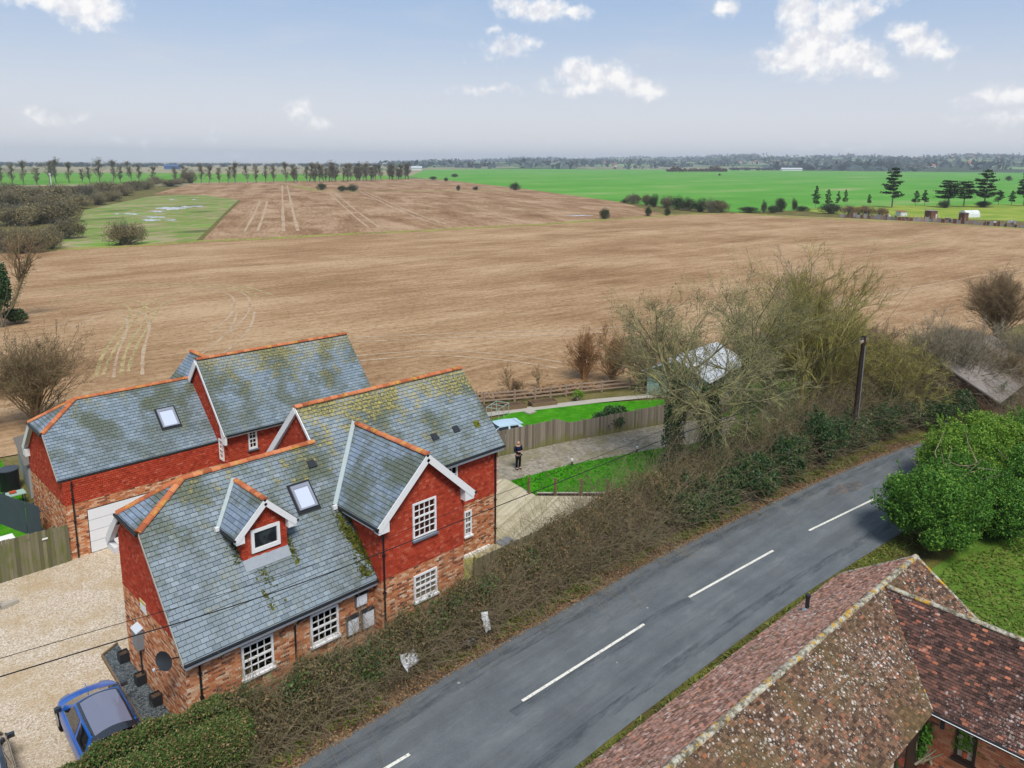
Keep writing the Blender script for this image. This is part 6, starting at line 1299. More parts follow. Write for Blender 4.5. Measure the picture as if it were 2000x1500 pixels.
def put_tree(name, label, cat, loc, m, seed, group=None, ivy=0, buds=0, budm='leaf_brown', rz=0, **k):
    t = thing(name, label, cat, loc, rz, group)
    tr, cr, tips, P0, P1 = tree_mesh(seed, **k)
    obj('trunk', npmesh('trunk', *tr, True), m, t); obj('crown', npmesh('crown', *cr), m, t)
    r = np.random.default_rng(seed+99)
    if ivy:
        Q = P0.reshape(-1, 3); a = r.integers(0, len(Q)-1, ivy); a = a[(a % P0.shape[1]) < P0.shape[1]-1]; f = r.uniform(0, 1, (len(a), 1)); c = Q[a]*(1-f)+Q[a+1]*f
        if k.get('ivy_limbs'): pass
        rad = k.get('r_', .14)*1.15*(1.3-.35*c[:, 2:3]/max(c[:, 2].max(), .1)); an = r.uniform(0, 6.28, len(c)); off = np.stack([np.cos(an), np.sin(an), r.normal(0, .2, len(c))], 1)*rad*r.uniform(.9, 2.0, (len(c), 1))
        obj('ivy', npmesh('ivy', *leaves(r, c+off, .11, .02)), 'leaf_ivy', t)
    if buds:
        T = tips.reshape(-1, 3); c = T[r.integers(0, len(T), buds)]; obj('twig_tips', npmesh('twig_tips', *leaves(r, c, .06, .09)), budm, t)['kind'] = 'stuff'
    return t
B2 = lambda px_, py_: tuple(float(v) for v in at(px_, py_))
# central trees
put_tree('bare_tree', 'large bare tree with ivy-wrapped trunk, left of the pair in front of the green shed', 'tree', B2(1312, 925), 'bark_lichen', 3, ivy=4200, buds=3500, budm='leaf_bramble', H=12.4, r_=.25, limbs=11, l2=8, l3=7, l4=5, trunk=.50, trunk_top=.52, limb_len=.60, ang=.72, up=.06, droop=.10, twig=.011, lean=(-.03, .02))
put_tree('bare_tree', 'large drooping yellowish bare tree with ivy, right of the pair before the green shed', 'tree', B2(1392, 938), 'bark_lichen', 8, ivy=4800, buds=3500, budm='leaf_bramble', H=12.6, r_=.26, limbs=12, l2=8, l3=7, l4=5, trunk=.42, trunk_top=.46, limb_len=.58, ang=.82, up=.05, droop=.14, twig=.012)
put_tree('bare_tree', 'tall slender bare tree with brown trunk right of the ivy-wrapped pair', 'tree', B2(1458, 885), 'bark_lichen', 21, ivy=900, buds=2500, budm='leaf_bramble', H=11.2, r_=.17, limbs=12, l2=8, l3=7, l4=5, trunk=.55, trunk_top=.6, limb_len=.5, ang=.65, up=.08, droop=.05, twig=.008)
put_tree('bare_tree', 'bushy yellow-green bare tree rising above the field behind the pole', 'tree', B2(1556, 838), 'bark_yellow', 31, buds=3500, budm='leaf_bramble', H=12.0, r_=.16, multi=5, limbs=8, l2=7, l3=6, l4=4, trunk=.15, trunk_top=.55, limb_len=.5, ang=.45, up=.10, twig=.012)
put_tree('bare_tree', 'yellow-green bare tree close left of the utility pole', 'tree', B2(1618, 812), 'bark_yellow', 37, buds=2800, budm='leaf_bramble', H=9, r_=.13, multi=4, limbs=8, l2=6, l3=6, l4=4, trunk=.15, trunk_top=.5, limb_len=.55, ang=.55, up=.08, twig=.012)
put_tree('bare_tree', 'arching bare tree with yellow lichen right of the utility pole', 'tree', B2(1745, 818), 'bark_yellow', 43, buds=2800, budm='leaf_bramble', H=8.4, r_=.14, multi=5, limbs=9, l2=7, l3=6, l4=3, trunk=.1, trunk_top=.42, limb_len=.62, ang=.85, up=.03, twig=.012)
put_tree('bare_tree', 'grey-brown bare tree in front of the low grey barn', 'tree', B2(1860, 790), 'bark_grey', 47, buds=2500, budm='leaf_bramble', H=8, r_=.13, multi=6, limbs=8, l2=7, l3=6, l4=3, trunk=.1, trunk_top=.45, limb_len=.6, ang=.75, up=.03, twig=.011)
put_tree('bare_tree', 'rounded bare tree standing above the barn at right against the field', 'tree', B2(1945, 668), 'bark_brown', 53, buds=3500, budm='leaf_bramble', H=8.0, r_=.12, multi=13, limbs=8, l2=7, l3=6, l4=4, trunk=.1, trunk_top=.5, limb_len=.52, ang=.55, up=.07, twig=.012)
put_tree('bare_tree', 'bare dark-twigged tree tallest behind the garden hut', 'tree', B2(1540, 745), 'bark_grey', 59, buds=1500, budm='leaf_bramble', H=12.0, r_=.16, multi=3, limbs=9, l2=7, l3=6, l4=4, trunk=.25, trunk_top=.6, limb_len=.42, ang=.5, up=.07, twig=.011)
for k, (a, b, top, mm, lab) in enumerate(((1500, 800, 640, 'bark_lichen', 'thin-stemmed bare tree between the ivy pair and the bushy yellow-green tree'), (1590, 795, 620, 'bark_yellow', 'yellow-lichened bare tree in front of the garden hut'), (1690, 800, 650, 'bark_yellow', 'yellow-green bare tree just behind the utility pole'), (1795, 800, 655, 'bark_grey', 'grey twiggy bare tree halfway between utility pole and barn'), (1715, 765, 648, 'bark_brown', 'brown bare tree behind and right of the utility pole'), (1915, 770, 680, 'bark_brown', 'low brown bare tree right in front of the barn roof'), (1990, 760, 640, 'bark_grey', 'grey bare tree at the right edge below the field'), (1880, 775, 655, 'bark_grey', 'grey-brown bare tree left of the barn roof, second from it'), (1955, 785, 675, 'bark_brown', 'dense brown bare tree covering the right part of the barn roof'))):
    put_tree('bare_tree', lab, 'tree', B2(a, b), mm, 400+k, buds=2500, budm='leaf_bramble', H=height(a, b, top)*1.12, r_=.11, multi=5, limbs=8, l2=7, l3=6, l4=4, trunk=.08, trunk_top=.5, limb_len=.52, ang=.62, up=.06, twig=.009)
def bush(name, label, cat, loc, m, seed, H, multi=14, group=None, leafm=None, nl=0, rz=0, ang=.6, l3=5, l4=3, twig=.010, lsz=.08, spread=1):
    return put_tree(name, label, cat, loc, m, seed, group=group, buds=nl, budm=leafm or 'leaf_brown', rz=rz, H=H, r_=.05+.012*H/2, multi=multi, limbs=6, l2=5, l3=l3, l4=l4, trunk=.05, trunk_top=.55, limb_len=.5, ang=ang, up=.06, twig=twig)
bush('bare_shrub', 'large olive-brown bare bush left of the garage house', 'shrub', (4.3, 36.5, 0), 'bark_brown', 61, 7.2, 16, leafm='leaf_bramble', nl=9000, ang=.75)
bush('bare_shrub', 'bare bush cut by the left edge behind the grey outbuilding', 'shrub', (.2, 37.5, 0), 'bark_brown', 62, 6.0, 12, leafm='leaf_brown', nl=5000, ang=.75)
for k, (a, b, top, lab) in enumerate(((1140, 742, 655, 'orange-brown bush left of the big bare trees, against the field'), (1195, 752, 648, 'orange-brown bush behind the left big bare tree'), (1255, 765, 640, 'brown bush behind the green shed, left end'), (1345, 735, 655, 'tall brown bush directly behind the pale shed roof'), (1440, 735, 640, 'brown bush behind the green shed, right end'), (1660, 790, 630, 'brown bush behind the utility pole'), (1600, 700, 628, 'brown bush at the field edge left of the utility pole'), (1700, 705, 640, 'brown bush at the field edge right of the utility pole'))):
    bush('bare_shrub', lab, 'shrub', B2(a, b), 'bark_orange' if k in (0, 1) else 'bark_brown', 70+k, height(a, b, top)*1.05, 9, leafm='leaf_brown', nl=3000 if k < 2 else 1500, group='leafless bushes along the field edge', ang=.6)
for k, (a, b, top, lab) in enumerate(((1050, 760, 712, 'thin bare sapling behind the rail fence, nearest the big trees'), (1000, 772, 715, 'thin leaning sapling behind the rail fence, nearest the slate roof'), (1008, 778, 742, 'russet tuft of dead stems behind the rail fence'))):
    put_tree('sapling', lab, 'sapling', B2(a, b), 'bark_brown', 90+k, buds=250 if k < 2 else 900, budm='leaf_brown', H=height(a, b, top)*1.1, r_=.04, multi=2 if k < 2 else 9, limbs=6, l2=4, l3=4, l4=0, trunk=.2, trunk_top=.6, limb_len=.5, ang=.5, lean=(-.3, .2) if k == 1 else (0, 0), twig=.008)

# leafy bushes
def leafy(name, label, cat, loc, m, seed, R3, n, size, lumps=30, group=None, m2=None, n2=0, stems=True, floor=-.35, lr=.42, rz=0, up=.5, sprays=0):
    t = thing(name, label, cat, loc, rz, group); r = np.random.default_rng(seed)
    p = lumpy(r, n, R3, lumps, lr=lr, floor=floor); p[:, 2] += R3[2]*.78; p = p[p[:, 2] > .02]
    if sprays:
        c = lumpy(r, sprays, R3, lumps, lr=lr, floor=floor, shell=.85); d = unit(unit(c/np.array(R3))+r.normal(0, .35, c.shape)+np.array([0, 0, .55])); c[:, 2] += R3[2]*.78; k_ = c[:, 2] > .15; c, d = c[k_], d[k_]
        L_ = r.uniform(.2, .75, len(c)); nn = 26; tt = r.uniform(0, 1, (len(c), nn, 1)); q = c[:, None]+d[:, None]*L_[:, None, None]*tt+r.normal(0, 1, (len(c), nn, 3))*(.085*(1.15-tt)); p = np.concatenate([p, q.reshape(-1, 3)])
    obj('foliage', npmesh('foliage', *leaves(r, p, size, .02, up)), m, t)
    if n2:
        p2 = lumpy(np.random.default_rng(seed), n2, R3, lumps, lr=lr*1.12, floor=floor, shell=.9); p2[:, 2] += R3[2]*.78; p2 = p2[p2[:, 2] > .05]
        obj('shoots', npmesh('shoots', *leaves(r, p2, size*.9, .03, .9)), m2, t)
    if stems:
        N = 14; st = np.zeros((N, 3)); st[:, :2] = r.normal(0, .15, (N, 2)); d = unit(r.normal(0, .8, (N, 3))+np.array([0, 0, 1.2])); P, Rr = grow(r, st, d*np.array(R3), np.full(N, max(R3)*1.1), np.full(N, .045), 5, .12, (0, 0, .05)); P = P*1.0
        obj('branches', npmesh('branches', *tubes(P, Rr, 5)), 'bark_grey', t)
    return t
EV = [('big rounded dark green evergreen bush nearest the bungalow ridge', (30.8, -11.9), (2.5, 2.3, 2.15), 26000, 'leaf_evergreen', 'leaf_lime', 1500),
      ('evergreen bush with pale bare twigs poking out, behind the rounded one', (34.4, -12.4), (2.5, 2.2, 1.9), 18000, 'leaf_evergreen', 'leaf_lime', 1500),
      ('bright lime-green conifer bush leaning out over the road bend', (39.2, -10.9), (2.4, 2.2, 2.0), 18000, 'leaf_lime', 'leaf_evergreen', 2500),
      ('yellow-tipped conifer bush at the top of the evergreen clump', (41.8, -11.4), (2.4, 2.4, 2.25), 16000, 'leaf_lime', 'leaf_lime', 2500),
      ('dark evergreen hedge bush at the right edge above the lawn', (39.5, -15.3), (3.6, 2.4, 2.0), 22000, 'leaf_evergreen', None, 0),
      ('dark evergreen bush behind the lime-green conifers, right edge', (45.5, -14.0), (3.6, 2.6, 2.3), 20000, 'leaf_evergreen', 'leaf_lime', 900),
      ('low evergreen bush joining the rounded bush to the edge hedge', (34.6, -14.3), (2.4, 1.8, 1.6), 14000, 'leaf_evergreen', 'leaf_lime', 700)]
for k, (lab, (x, y), R3, n, m, m2, n2) in enumerate(EV):
    leafy('evergreen_bush', lab, 'bush', (x, y, 0), m, 200+k, R3, int(n*1.7), .09, 44, 'evergreen bushes right of the road', m2, n2*3, lr=.34, sprays=620)
r = np.random.default_rng(5)
N = 26; st = np.tile(np.array([[34.2, -12.3, 2.6]]), (N, 1))+r.normal(0, .6, (N, 3)); P, Rr = grow(r, st, unit(r.normal(0, 1, (N, 3))+np.array([-.3, .2, .5])), r.uniform(.8, 2.2, N), np.full(N, .022), 5, .15, (0, 0, .0))
t = thing('dead_branches', 'pale dead branches sticking out of the evergreen clump', 'branch', (0, 0, 0)); obj('branches', npmesh('branches', *tubes(P, Rr, 4)), 'rail_timber', t)
IV = [(1375, 1032, 945), (1440, 1002, 925), (1500, 983, 895), (1565, 948, 862), (1640, 915, 812), (1690, 890, 815), (1745, 866, 800), (1795, 845, 790), (1850, 838, 780), (1905, 826, 765), (1965, 815, 755)]
for k, (a, b, c) in enumerate(IV):
    q = at(a, b); h = height(a, b, c); lab = ['ivy-dark shrub beside the road, nearest the bramble hedge', 'second dark evergreen shrub along the road from the bramble hedge', 'third dark evergreen shrub along the road from the bramble hedge', 'broad laurel-dark shrub left of the utility pole', 'tall ivy-covered shrub at the foot of the utility pole', 'dark shrub just right of the utility pole', 'second dark shrub right of the utility pole', 'dark shrub at the road bend, left of the pinkish twigs', 'dark shrub beyond the road bend, above the lime-green conifer', 'dark shrub beyond the road bend, second from the picture edge', 'dark shrub beyond the road bend, touching the picture edge'][k]
    leafy('ivy_shrub', lab, 'shrub', (float(q[0]), float(q[1])+1.0, 0), 'leaf_ivy', 230+k, (1.9, 1.15, h*.55), 9500, .10, 24, 'dark shrubs along the far road side', 'leaf_hedge', 1200, sprays=160)
# ------------------------------------------------------------------ roadside hedges
def hedge_thing(name, label, x0, x1, yr, yh, prof, stems, nleaf, seed, leafm, bark='bark_bramble', lsz=.07, trim=False, ang=1.0, brown=0):
    r = np.random.default_rng(seed); t = thing(name, label, 'hedge', ((x0+x1)/2, 0, 0)); ox = (x0+x1)/2
    X = [p[0] for p in prof]; Z = [p[1] for p in prof]
    def top(x): return np.interp(x, X, Z)+(0 if trim else .2)
    if stems:
        x = r.uniform(x0, x1, stems); y = r.uniform(yr(x), yh(x)); st = np.stack([x-ox, y, np.zeros(stems)], 1)
        d = np.stack([r.normal(0, .55, stems), r.normal(-.05, .5, stems), np.ones(stems)], 1); L = (.55 if trim else 1)*top(x)*np.where(r.uniform(0, 1, stems) < .14, r.uniform(1.5, 2.1, stems), r.uniform(.7, 1.4, stems))
        P, Rr = grow(r, st, d, L, r.uniform(.006, .014, stems), 6, .16, (0, -.01, -.10), .4)
        s2, d2, l2, r2 = kids(r, P, Rr, 4, .3, 1.0, .8, .3, .38, .15, .8, L); P2, R2 = grow(r, s2, d2, l2, np.maximum(r2, .0045), 3, .2, (0, 0, -.06), .5)
        P[..., 2] = np.maximum(P[..., 2], .02); P2[..., 2] = np.maximum(P2[..., 2], .02)
        obj('stems', npmesh('stems', *join([tubes(P, Rr, 3), tubes(P2, R2, 3)])), bark, t)['kind'] = 'stuff'
    if nleaf:
        def cloud(n, inner):
            x = r.uniform(x0, x1, n); a = r.uniform(0, math.pi, n); q = r.uniform(.0 if inner else .72, 1.0, n)**.5
            n1 = np.sin(x*1.9+seed)*.10+np.sin(x*4.3+1)*.08+np.sin(x*9.1+a*3)*.06
            if trim: c_, s_ = np.sign(np.cos(a))*np.abs(np.cos(a))**.4, np.abs(np.sin(a))**.4
            else: c_, s_ = np.cos(a), np.sin(a)**.8
            y = (yr(x)+yh(x))/2+(yh(x)-yr(x))/2*c_*q*(1+n1*.7); z = top(x)*(s_*q*(.98+n1*(.25 if trim else .9)))+.05; return np.stack([x-ox, y, np.maximum(z, .03)], 1)
        obj('foliage', npmesh('foliage', *leaves(r, np.concatenate([cloud(int(nleaf*.65), False), cloud(int(nleaf*.35), True)]), lsz, .03, .3)), leafm, t)['kind'] = 'stuff'
        if not trim:
            nc = int((x1-x0)*1.1); cx = r.uniform(x0, x1, nc); pts = []
            for q in cx:
                a = r.uniform(.25, 2.2); y = (yr(q)+yh(q))/2+(yr(q)-yh(q))/2*math.cos(a)*.85; z = top(q)*max(.12, math.sin(a))*.9; n_ = r.integers(120, 420); pts.append(np.array([q-ox, y, z])+r.normal(0, 1, (n_, 3))*np.array([.38, .22, .22]))
            pts = np.concatenate(pts); pts[:, 2] = np.maximum(pts[:, 2], .03); h_ = len(pts)//2; pts = r.permutation(pts)
            obj('green_shoots', npmesh('green_shoots', *leaves(r, pts[:h_], .085, .02, .4)), 'leaf_hedge', t)['kind'] = 'stuff'; obj('ivy_clumps', npmesh('ivy_clumps', *leaves(r, pts[h_:], .09, .02, .4)), 'leaf_ivy', t)['kind'] = 'stuff'
        if brown: obj('dead_leaves', npmesh('dead_leaves', *leaves(r, cloud(brown, False), lsz*.9, .05, .3)), 'leaf_brown', t)['kind'] = 'stuff'
    return t
YR_ = lambda x: -2.75+0*x
hedge_thing('trimmed_hedge', 'green clipped hedge in the lower left corner beside the blue car', -6.5, .9, lambda x: -2.75+0*x, lambda x: -.75+0*x, [(-7, 2.15), (-2, 2.2), (-.6, 2.1), (.9, 1.85)], 260, 110000, 301, 'leaf_hedge', lsz=.055, trim=True, brown=20000)
def yh_(x): return np.interp(x, [0, 6, 11, 13, 20, 26, 30], [-.55, -.75, -.65, -.05, .1, -.2, -1.2])
def yr_(x): return np.interp(x, [0, 5, 10, 20, 27, 30], [-2.7, -2.55, -2.5, -2.75, -3.1, -3.6])
hedge_thing('bramble_hedge', 'tangled olive-brown bramble hedge below the front windows', .6, 7.6, yr_, yh_, [(.5, 1.85), (1.2, 1.7), (1.7, 1.4), (2.5, 1.35), (3.5, 1.75), (4.0, 1.4), (4.5, 1.35), (5.2, 1.6), (5.8, 1.3), (6.6, 1.55), (7.6, 1.35)], 950, 15000, 302, 'leaf_bramble', brown=2500)
hedge_thing('bramble_hedge', 'tangled brown bramble hedge along the low deck fence', 7.4, 15.5, yr_, yh_, [(7.4, 1.35), (8.1, 1.6), (8.8, 1.3), (9.6, 1.75), (10.4, 1.5), (11.3, 1.7), (12.4, 1.35), (13.2, 1.7), (14, 1.45), (14.8, 1.85), (15.5, 1.65)], 1150, 15000, 303, 'leaf_bramble', brown=3000)
hedge_thing('bramble_hedge', 'tall brown bramble thicket between front lawn and road', 15.3, 23.2, yr_, yh_, [(15.3, 1.7), (16.2, 2.1), (17, 1.85), (18, 2.35), (19, 2.0), (20, 2.5), (21, 2.15), (22, 2.6), (23, 2.3)], 1250, 13000, 304, 'leaf_bramble', brown=4500)
hedge_thing('bramble_hedge', 'dark bramble thicket under the ivy-wrapped trees', 23, 30, yr_, yh_, [(23, 2.3), (24, 2.6), (25, 2.1), (26.5, 2.5), (28, 1.9), (30, 1.7)], 900, 11000, 305, 'leaf_bramble', brown=2500)
def yr2(x): return np.interp(x, [28, 40, 52, 62], [-3.3, -4.4, -6.5, -9])
def yh2(x): return yr2(x)+4.2
hedge_thing('bramble_hedge', 'twiggy grey-brown hedge behind the dark roadside shrubs', 28, 47, yr2, yh2, [(28, 1.9), (32, 2.5), (36, 2.1), (41, 2.9), (47, 2.7)], 2400, 20000, 306, 'leaf_bramble', brown=2000)
hedge_thing('bramble_hedge', 'tall twiggy hedge in front of the grey barn', 47, 64, lambda x: yr2(x)+.5, lambda x: yh2(x)+2.5, [(47, 2.8), (55, 3.4), (64, 3.4)], 1500, 14000, 307, 'leaf_bramble', brown=2000)
hedge_thing('bramble_hedge', 'pale pinkish twiggy hedge beyond the evergreen bushes', 46, 62, lambda x: -13.2+0*x, lambda x: -10.2+0*x, [(46, 2.0), (54, 2.5), (62, 2.6)], 1300, 3000, 308, 'leaf_brown')
# front garden tangle between the big trees, low growth under trunk
leafy('ivy_mound', 'ivy mound at the foot of the ivy-wrapped trunks', 'shrub', (29.2, .4, 0), 'leaf_ivy', 260, (1.6, 1.3, 1.0), 6000, .1, 22, None, 'leaf_hedge', 500)
leafy('garden_shrub', 'blue-green evergreen shrub on the back lawn behind the fence', 'shrub', tuple(at(1195, 838)), 'leaf_ivy', 261, (1.3, 1.3, 1.0), 5000, .1, 20, None, 'leaf_hedge', 500)
leafy('garden_shrub', 'bright green small shrub by the rail fence right end', 'shrub', tuple(at(1128, 782)), 'leaf_lime', 262, (.5, .5, .55), 900, .09, 9)
leafy('ivy_shrub', 'bright green ivy-clad stump left of the utility pole', 'shrub', tuple(at(1640, 800)), 'leaf_evergreen', 263, (.9, .9, 1.6), 4500, .11, 20)
# climber at the bungalow and window plant
p = G3(tw_+.18, -BWd+.18, 1.0); leafy('climber', 'green climbing plant on the bungalow corner', 'plant', (p.x-.05, p.y, .55), 'leaf_evergreen', 264, (.28, .35, .75), 900, .09, 14, stems=True)
p = wo-n3*((wx0+wx1)/2); t = thing('house_plant', 'variegated pot plant behind the dark bungalow window', 'plant', (p.x-.03, p.y, wz0+.12))
r = np.random.default_rng(9); c = r.normal(0, 1, (160, 3))*np.array([.012, .16, .2])+np.array([0, 0, .5]); obj('foliage', npmesh('foliage', *leaves(r, c, .1, 0)), 'leaf_lime', t); MB().tube([(0, 0, .0), (0, 0, .2)], [.05, .07], 8).build('flower_pot', 'terracotta', t)
# verge grass and weeds, moss beside the dormer
r = np.random.default_rng(77); n = 9000; x = r.uniform(-4, 60, n)**1.0; y = np.array([road_left(v) for v in x])+np.abs(r.normal(.55, .35, n))+.12; k = np.sin(x*1.7)+np.sin(x*.53+1)+r.normal(0, .6, n) > -.2
c = np.stack([x, y, r.uniform(.02, .14, n)], 1)[k]; o = obj('verge_grass', npmesh('verge_grass', *leaves(r, c, .13, .01, 1.6, .35)), 'leaf_verge'); tag(o, kind='stuff')
n = 5000; x = r.uniform(2, 40, n); y = np.array([road_left(v) for v in x])-RW-np.abs(r.normal(.5, .4, n))-.1; c = np.stack([x, y, r.uniform(.02, .12, n)], 1); o = obj('verge_grass', npmesh('verge_grass', *leaves(r, c, .13, .01, 1.6, .35)), 'leaf_verge'); tag(o, kind='stuff')
n = 9000; x = r.uniform(1, 46, n); y = np.array([road_left(v) for v in x])+np.abs(r.normal(0, .45, n))-.12; c = np.stack([x, y, np.full(n, .03)], 1); o = obj('fallen_leaves', npmesh('fallen_leaves', *leaves(r, c, .07, .0, 2.5)), 'leaf_brown'); tag(o, kind='stuff')
def grass_patch(name, pts, n, m, size, seed, h=.1):
    r = np.random.default_rng(seed); P = np.array([q[:2] for q in pts]); lo, hi = P.min(0), P.max(0); c = r.uniform(lo, hi, (n, 2)); ins = np.zeros(n, bool); j = len(P)-1
    for i in range(len(P)):
        a, b = P[i], P[j]; cnd = ((a[1] > c[:, 1]) != (b[1] > c[:, 1])) & (c[:, 0] < (b[0]-a[0])*(c[:, 1]-a[1])/(b[1]-a[1]+1e-9)+a[0]); ins ^= cnd; j = i
    c = c[ins]; C = np.concatenate([c, r.uniform(.03, h, (len(c), 1))], 1); o = obj(name, npmesh(name, *leaves(r, C, size, .01, 2.2, .4)), m); return tag(o, kind='stuff')
mat('leaf_lawn', m_leaf((.02, .16, .003), (.045, .28, .006), (.10, .38, .014)), .8, .15, trans=.2)
grass_patch('lawn_grass', px((982, 945), (1115, 908), (1290, 876))+[(33.5, 3.2), (33, .4), (27.5, 1.2), (23.9, 2.1), (21.2, 4.4)], 12000, 'leaf_lawn', .13, 1)
grass_patch('rough_grass', [(22, -12.9), (30, -13.4), (40, -17), (24, -22), (18, -19)], 14000, 'leaf_verge', .14, 2)
grass_patch('field_edge_grass', px((905, 792), (1165, 762), (1165, 748), (905, 776)), 3500, 'leaf_brown', .3, 3, .35)
# moss on the low roof beside the cross gable and the dormer
def moss(name, label, x0, x1, y0, y1, n, seed):
    r = np.random.default_rng(seed); y = r.uniform(y0, y1, n); x = x0+(x1-x0)*np.abs(r.beta(1.2, 2.2, n)); c = np.stack([x, y, Z1+M1*(y-E0)+.03], 1); k = np.sin(y*5+x*9)+r.normal(0, .8, n) > -.3
    o = obj(name, npmesh(name, *leaves(r, c[k], .09, .012, .6, .8)), 'moss'); o.parent = H1; o['kind'] = 'stuff'
moss('roof_moss', '', 6.97, 6.3, -.2, 1.9, 2600, 1); moss('roof_moss', '', dwl, dwl-.35, DY+.0, 2.3, 350, 2); moss('roof_moss', '', dwr, dwr+.3, DY-.5, 2.3, 350, 3); moss('roof_moss', '', dwl+.2, dwl+.9, DY-1.3, DY-.3, 160, 4)
# ------------------------------------------------------------------ middle distance and horizon
def far_tree_meshes(seed, H=12, leafy_=0, m='bark_far', multi=1, **k):
    a = dict(H=H, r_=.22, limbs=26, l2=6, l3=6, l4=3, trunk=.14, trunk_top=.9, limb_len=.24, ang=.5, up=.12, twig=.03, multi=multi); a.update(k)
    tr, cr, tips, P0, P1 = tree_mesh(seed, **a)
    mt, mc = npmesh('trunk', *tr), npmesh('crown', *cr); mt.materials.append(MATS[m]); mc.materials.append(MATS[m]); ml = None
    if leafy_:
        r = np.random.default_rng(seed); T = tips.reshape(-1, 3); c = T[r.integers(0, len(T), leafy_)]; ml = npmesh('twig_haze', *leaves(r, c, .16, .3)); ml.materials.append(MATS['leaf_scrub'])
    return mt, mc, ml
def far_tree(name, label, cat, loc, protos, k, s, group):
    t = thing(name, label, cat, loc, random.uniform(0, 6.28), group); t.scale = (s[0], s[0], s[1]); mt, mc, ml = protos[k % len(protos)]
    obj('trunk', mt, None, t); obj('crown', mc, None, t)
    if ml: obj('twig_haze', ml, None, t)
    return t
POP = [far_tree_meshes(500+k, 12, 1500) for k in range(4)]
xs = [(5, 362), (25, 361), (48, 361), (72, 362), (96, 358), (113, 357), (139, 357), (158, 357), (178, 357), (198, 357), (218, 357), (236, 357), (255, 357), (272, 357), (295, 356), (345, 357), (364, 357), (390, 358), (408, 358), (426, 358), (444, 358), (463, 357), (482, 357), (500, 357), (521, 357), (539, 357), (556, 357), (575, 357), (598, 356), (610, 356), (622, 356), (640, 355), (655, 355), (668, 355), (680, 354), (693, 354), (706, 354), (719, 353), (733, 353), (747, 352), (762, 351), (775, 350), (790, 350)]
rs = random.Random(3)
xs = sorted([(a+rs.uniform(-4, 4), b) for a, b in xs]+[(a_, float(np.interp(a_, [560, 800], [356.5, 350.3]))) for a_ in (rs.uniform(566, 800) for _ in range(24))])
for k, (a, b) in enumerate(xs):
    top = (322 if a < 330 else 325 if a < 560 else 326)+rs.uniform(-4, 7)
    q = at(a, b); h = height(a, b, top)
    far_tree('bare_poplar', 'bare upright tree, '+ordn(k)+' from the left in the long row on the horizon', 'tree', tuple(q), POP, k, (h/12*rs.uniform(1.15, 1.6)*(1.35 if a > 570 else 1), h/12), 'row of bare trees on the horizon')
# scrub on the left and bushes along the ditch
def far_bush_mesh(seed, leafm='leaf_scrub', n=4200):
    r = np.random.default_rng(seed); p = lumpy(r, n, (1, 1, .62), 22, lr=.5, floor=-.2); p[:, 2] += .38; p = p[p[:, 2] > .0]
    ml = npmesh('foliage', *leaves(r, p, .05, .03, .5)); ml.materials.append(MATS[leafm])
    N = 90; d = unit(r.normal(0, .65, (N, 3))+np.array([0, 0, 1.0])); P, Rr = grow(r, r.normal(0, .12, (N, 3))*np.array([1, 1, 0]), d, r.uniform(.7, 1.1, N), np.full(N, .014), 4, .12, (0, 0, .02)); s, d2, l2, r2 = kids(r, P, Rr, 6, .3, 1, .5, .2, .4, .1, .6, np.full(N, .9)); P2, R2 = grow(r, s, d2, l2, np.maximum(r2, .006), 3, .12, (0, 0, .02))
    ms = npmesh('stems', *join([tubes(P, Rr, 4), tubes(P2, R2, 3)])); ms.materials.append(MATS['bark_far']); return ml, ms
SCR = [far_bush_mesh(600+k) for k in range(4)]; DRK = [far_bush_mesh(610+k, 'leaf_pine', 4000) for k in range(3)]; BRN = [far_bush_mesh(620+k, 'leaf_brown', 3000) for k in range(2)]
mat('leaf_twig', m_leaf((.12, .105, .055), (.22, .19, .10), (.32, .26, .15)), .95, .1, trans=.1); TWG = [far_bush_mesh(630+k, 'leaf_twig', 4200) for k in range(3)]
def far_bush(label, foot, top, w, k, protos, group, name='scrub_bush'):
    a, b = foot; q = at(a, b); h = height(a, b, top); wd = metres(a, b, w)/2; t = thing(name, label, 'bush', tuple(q), k*1.7, group); t.scale = (wd, wd, h/1.05); ml, ms = protos[k % len(protos)]; obj('foliage', ml, None, t); obj('stems', ms, None, t); return t
L = [(12, 494, 440, 70), (58, 494, 436, 80), (98, 486, 438, 60), (128, 466, 424, 70), (30, 440, 395, 100), (78, 436, 393, 100), (122, 434, 390, 84), (150, 408, 375, 60), (95, 402, 374, 70), (20, 404, 374, 80), (55, 396, 362, 90), (110, 388, 358, 76), (165, 386, 358, 76), (205, 376, 352, 70), (162, 402, 381, 40), (190, 400, 378, 46), (217, 393, 370, 46), (243, 382, 356, 44), (262, 372, 352, 44), (286, 370, 350, 34), (303, 360, 344, 40), (332, 364, 350, 46), (350, 360, 346, 34), (15, 384, 356, 80), (372, 358, 330, 34)]
lab = ['nearest the left tree', 'at the near end of the left scrub', 'beside the wet meadow corner', 'beside the pale track to the meadow']
for k, (a, b, c, w) in enumerate(L):
    far_bush('grey-brown scrub bush left of the wet meadow, '+(lab[k] if k < 4 else ordn(k)+' counting away from the left edge tree'), (a, b), c, w, k, TWG if k % 3 else SCR, 'scrub bushes on the left')
far_bush('large round bare bush standing alone beside the wet meadow', (246, 478), 428, 76, 1, TWG, None, 'round_bush')
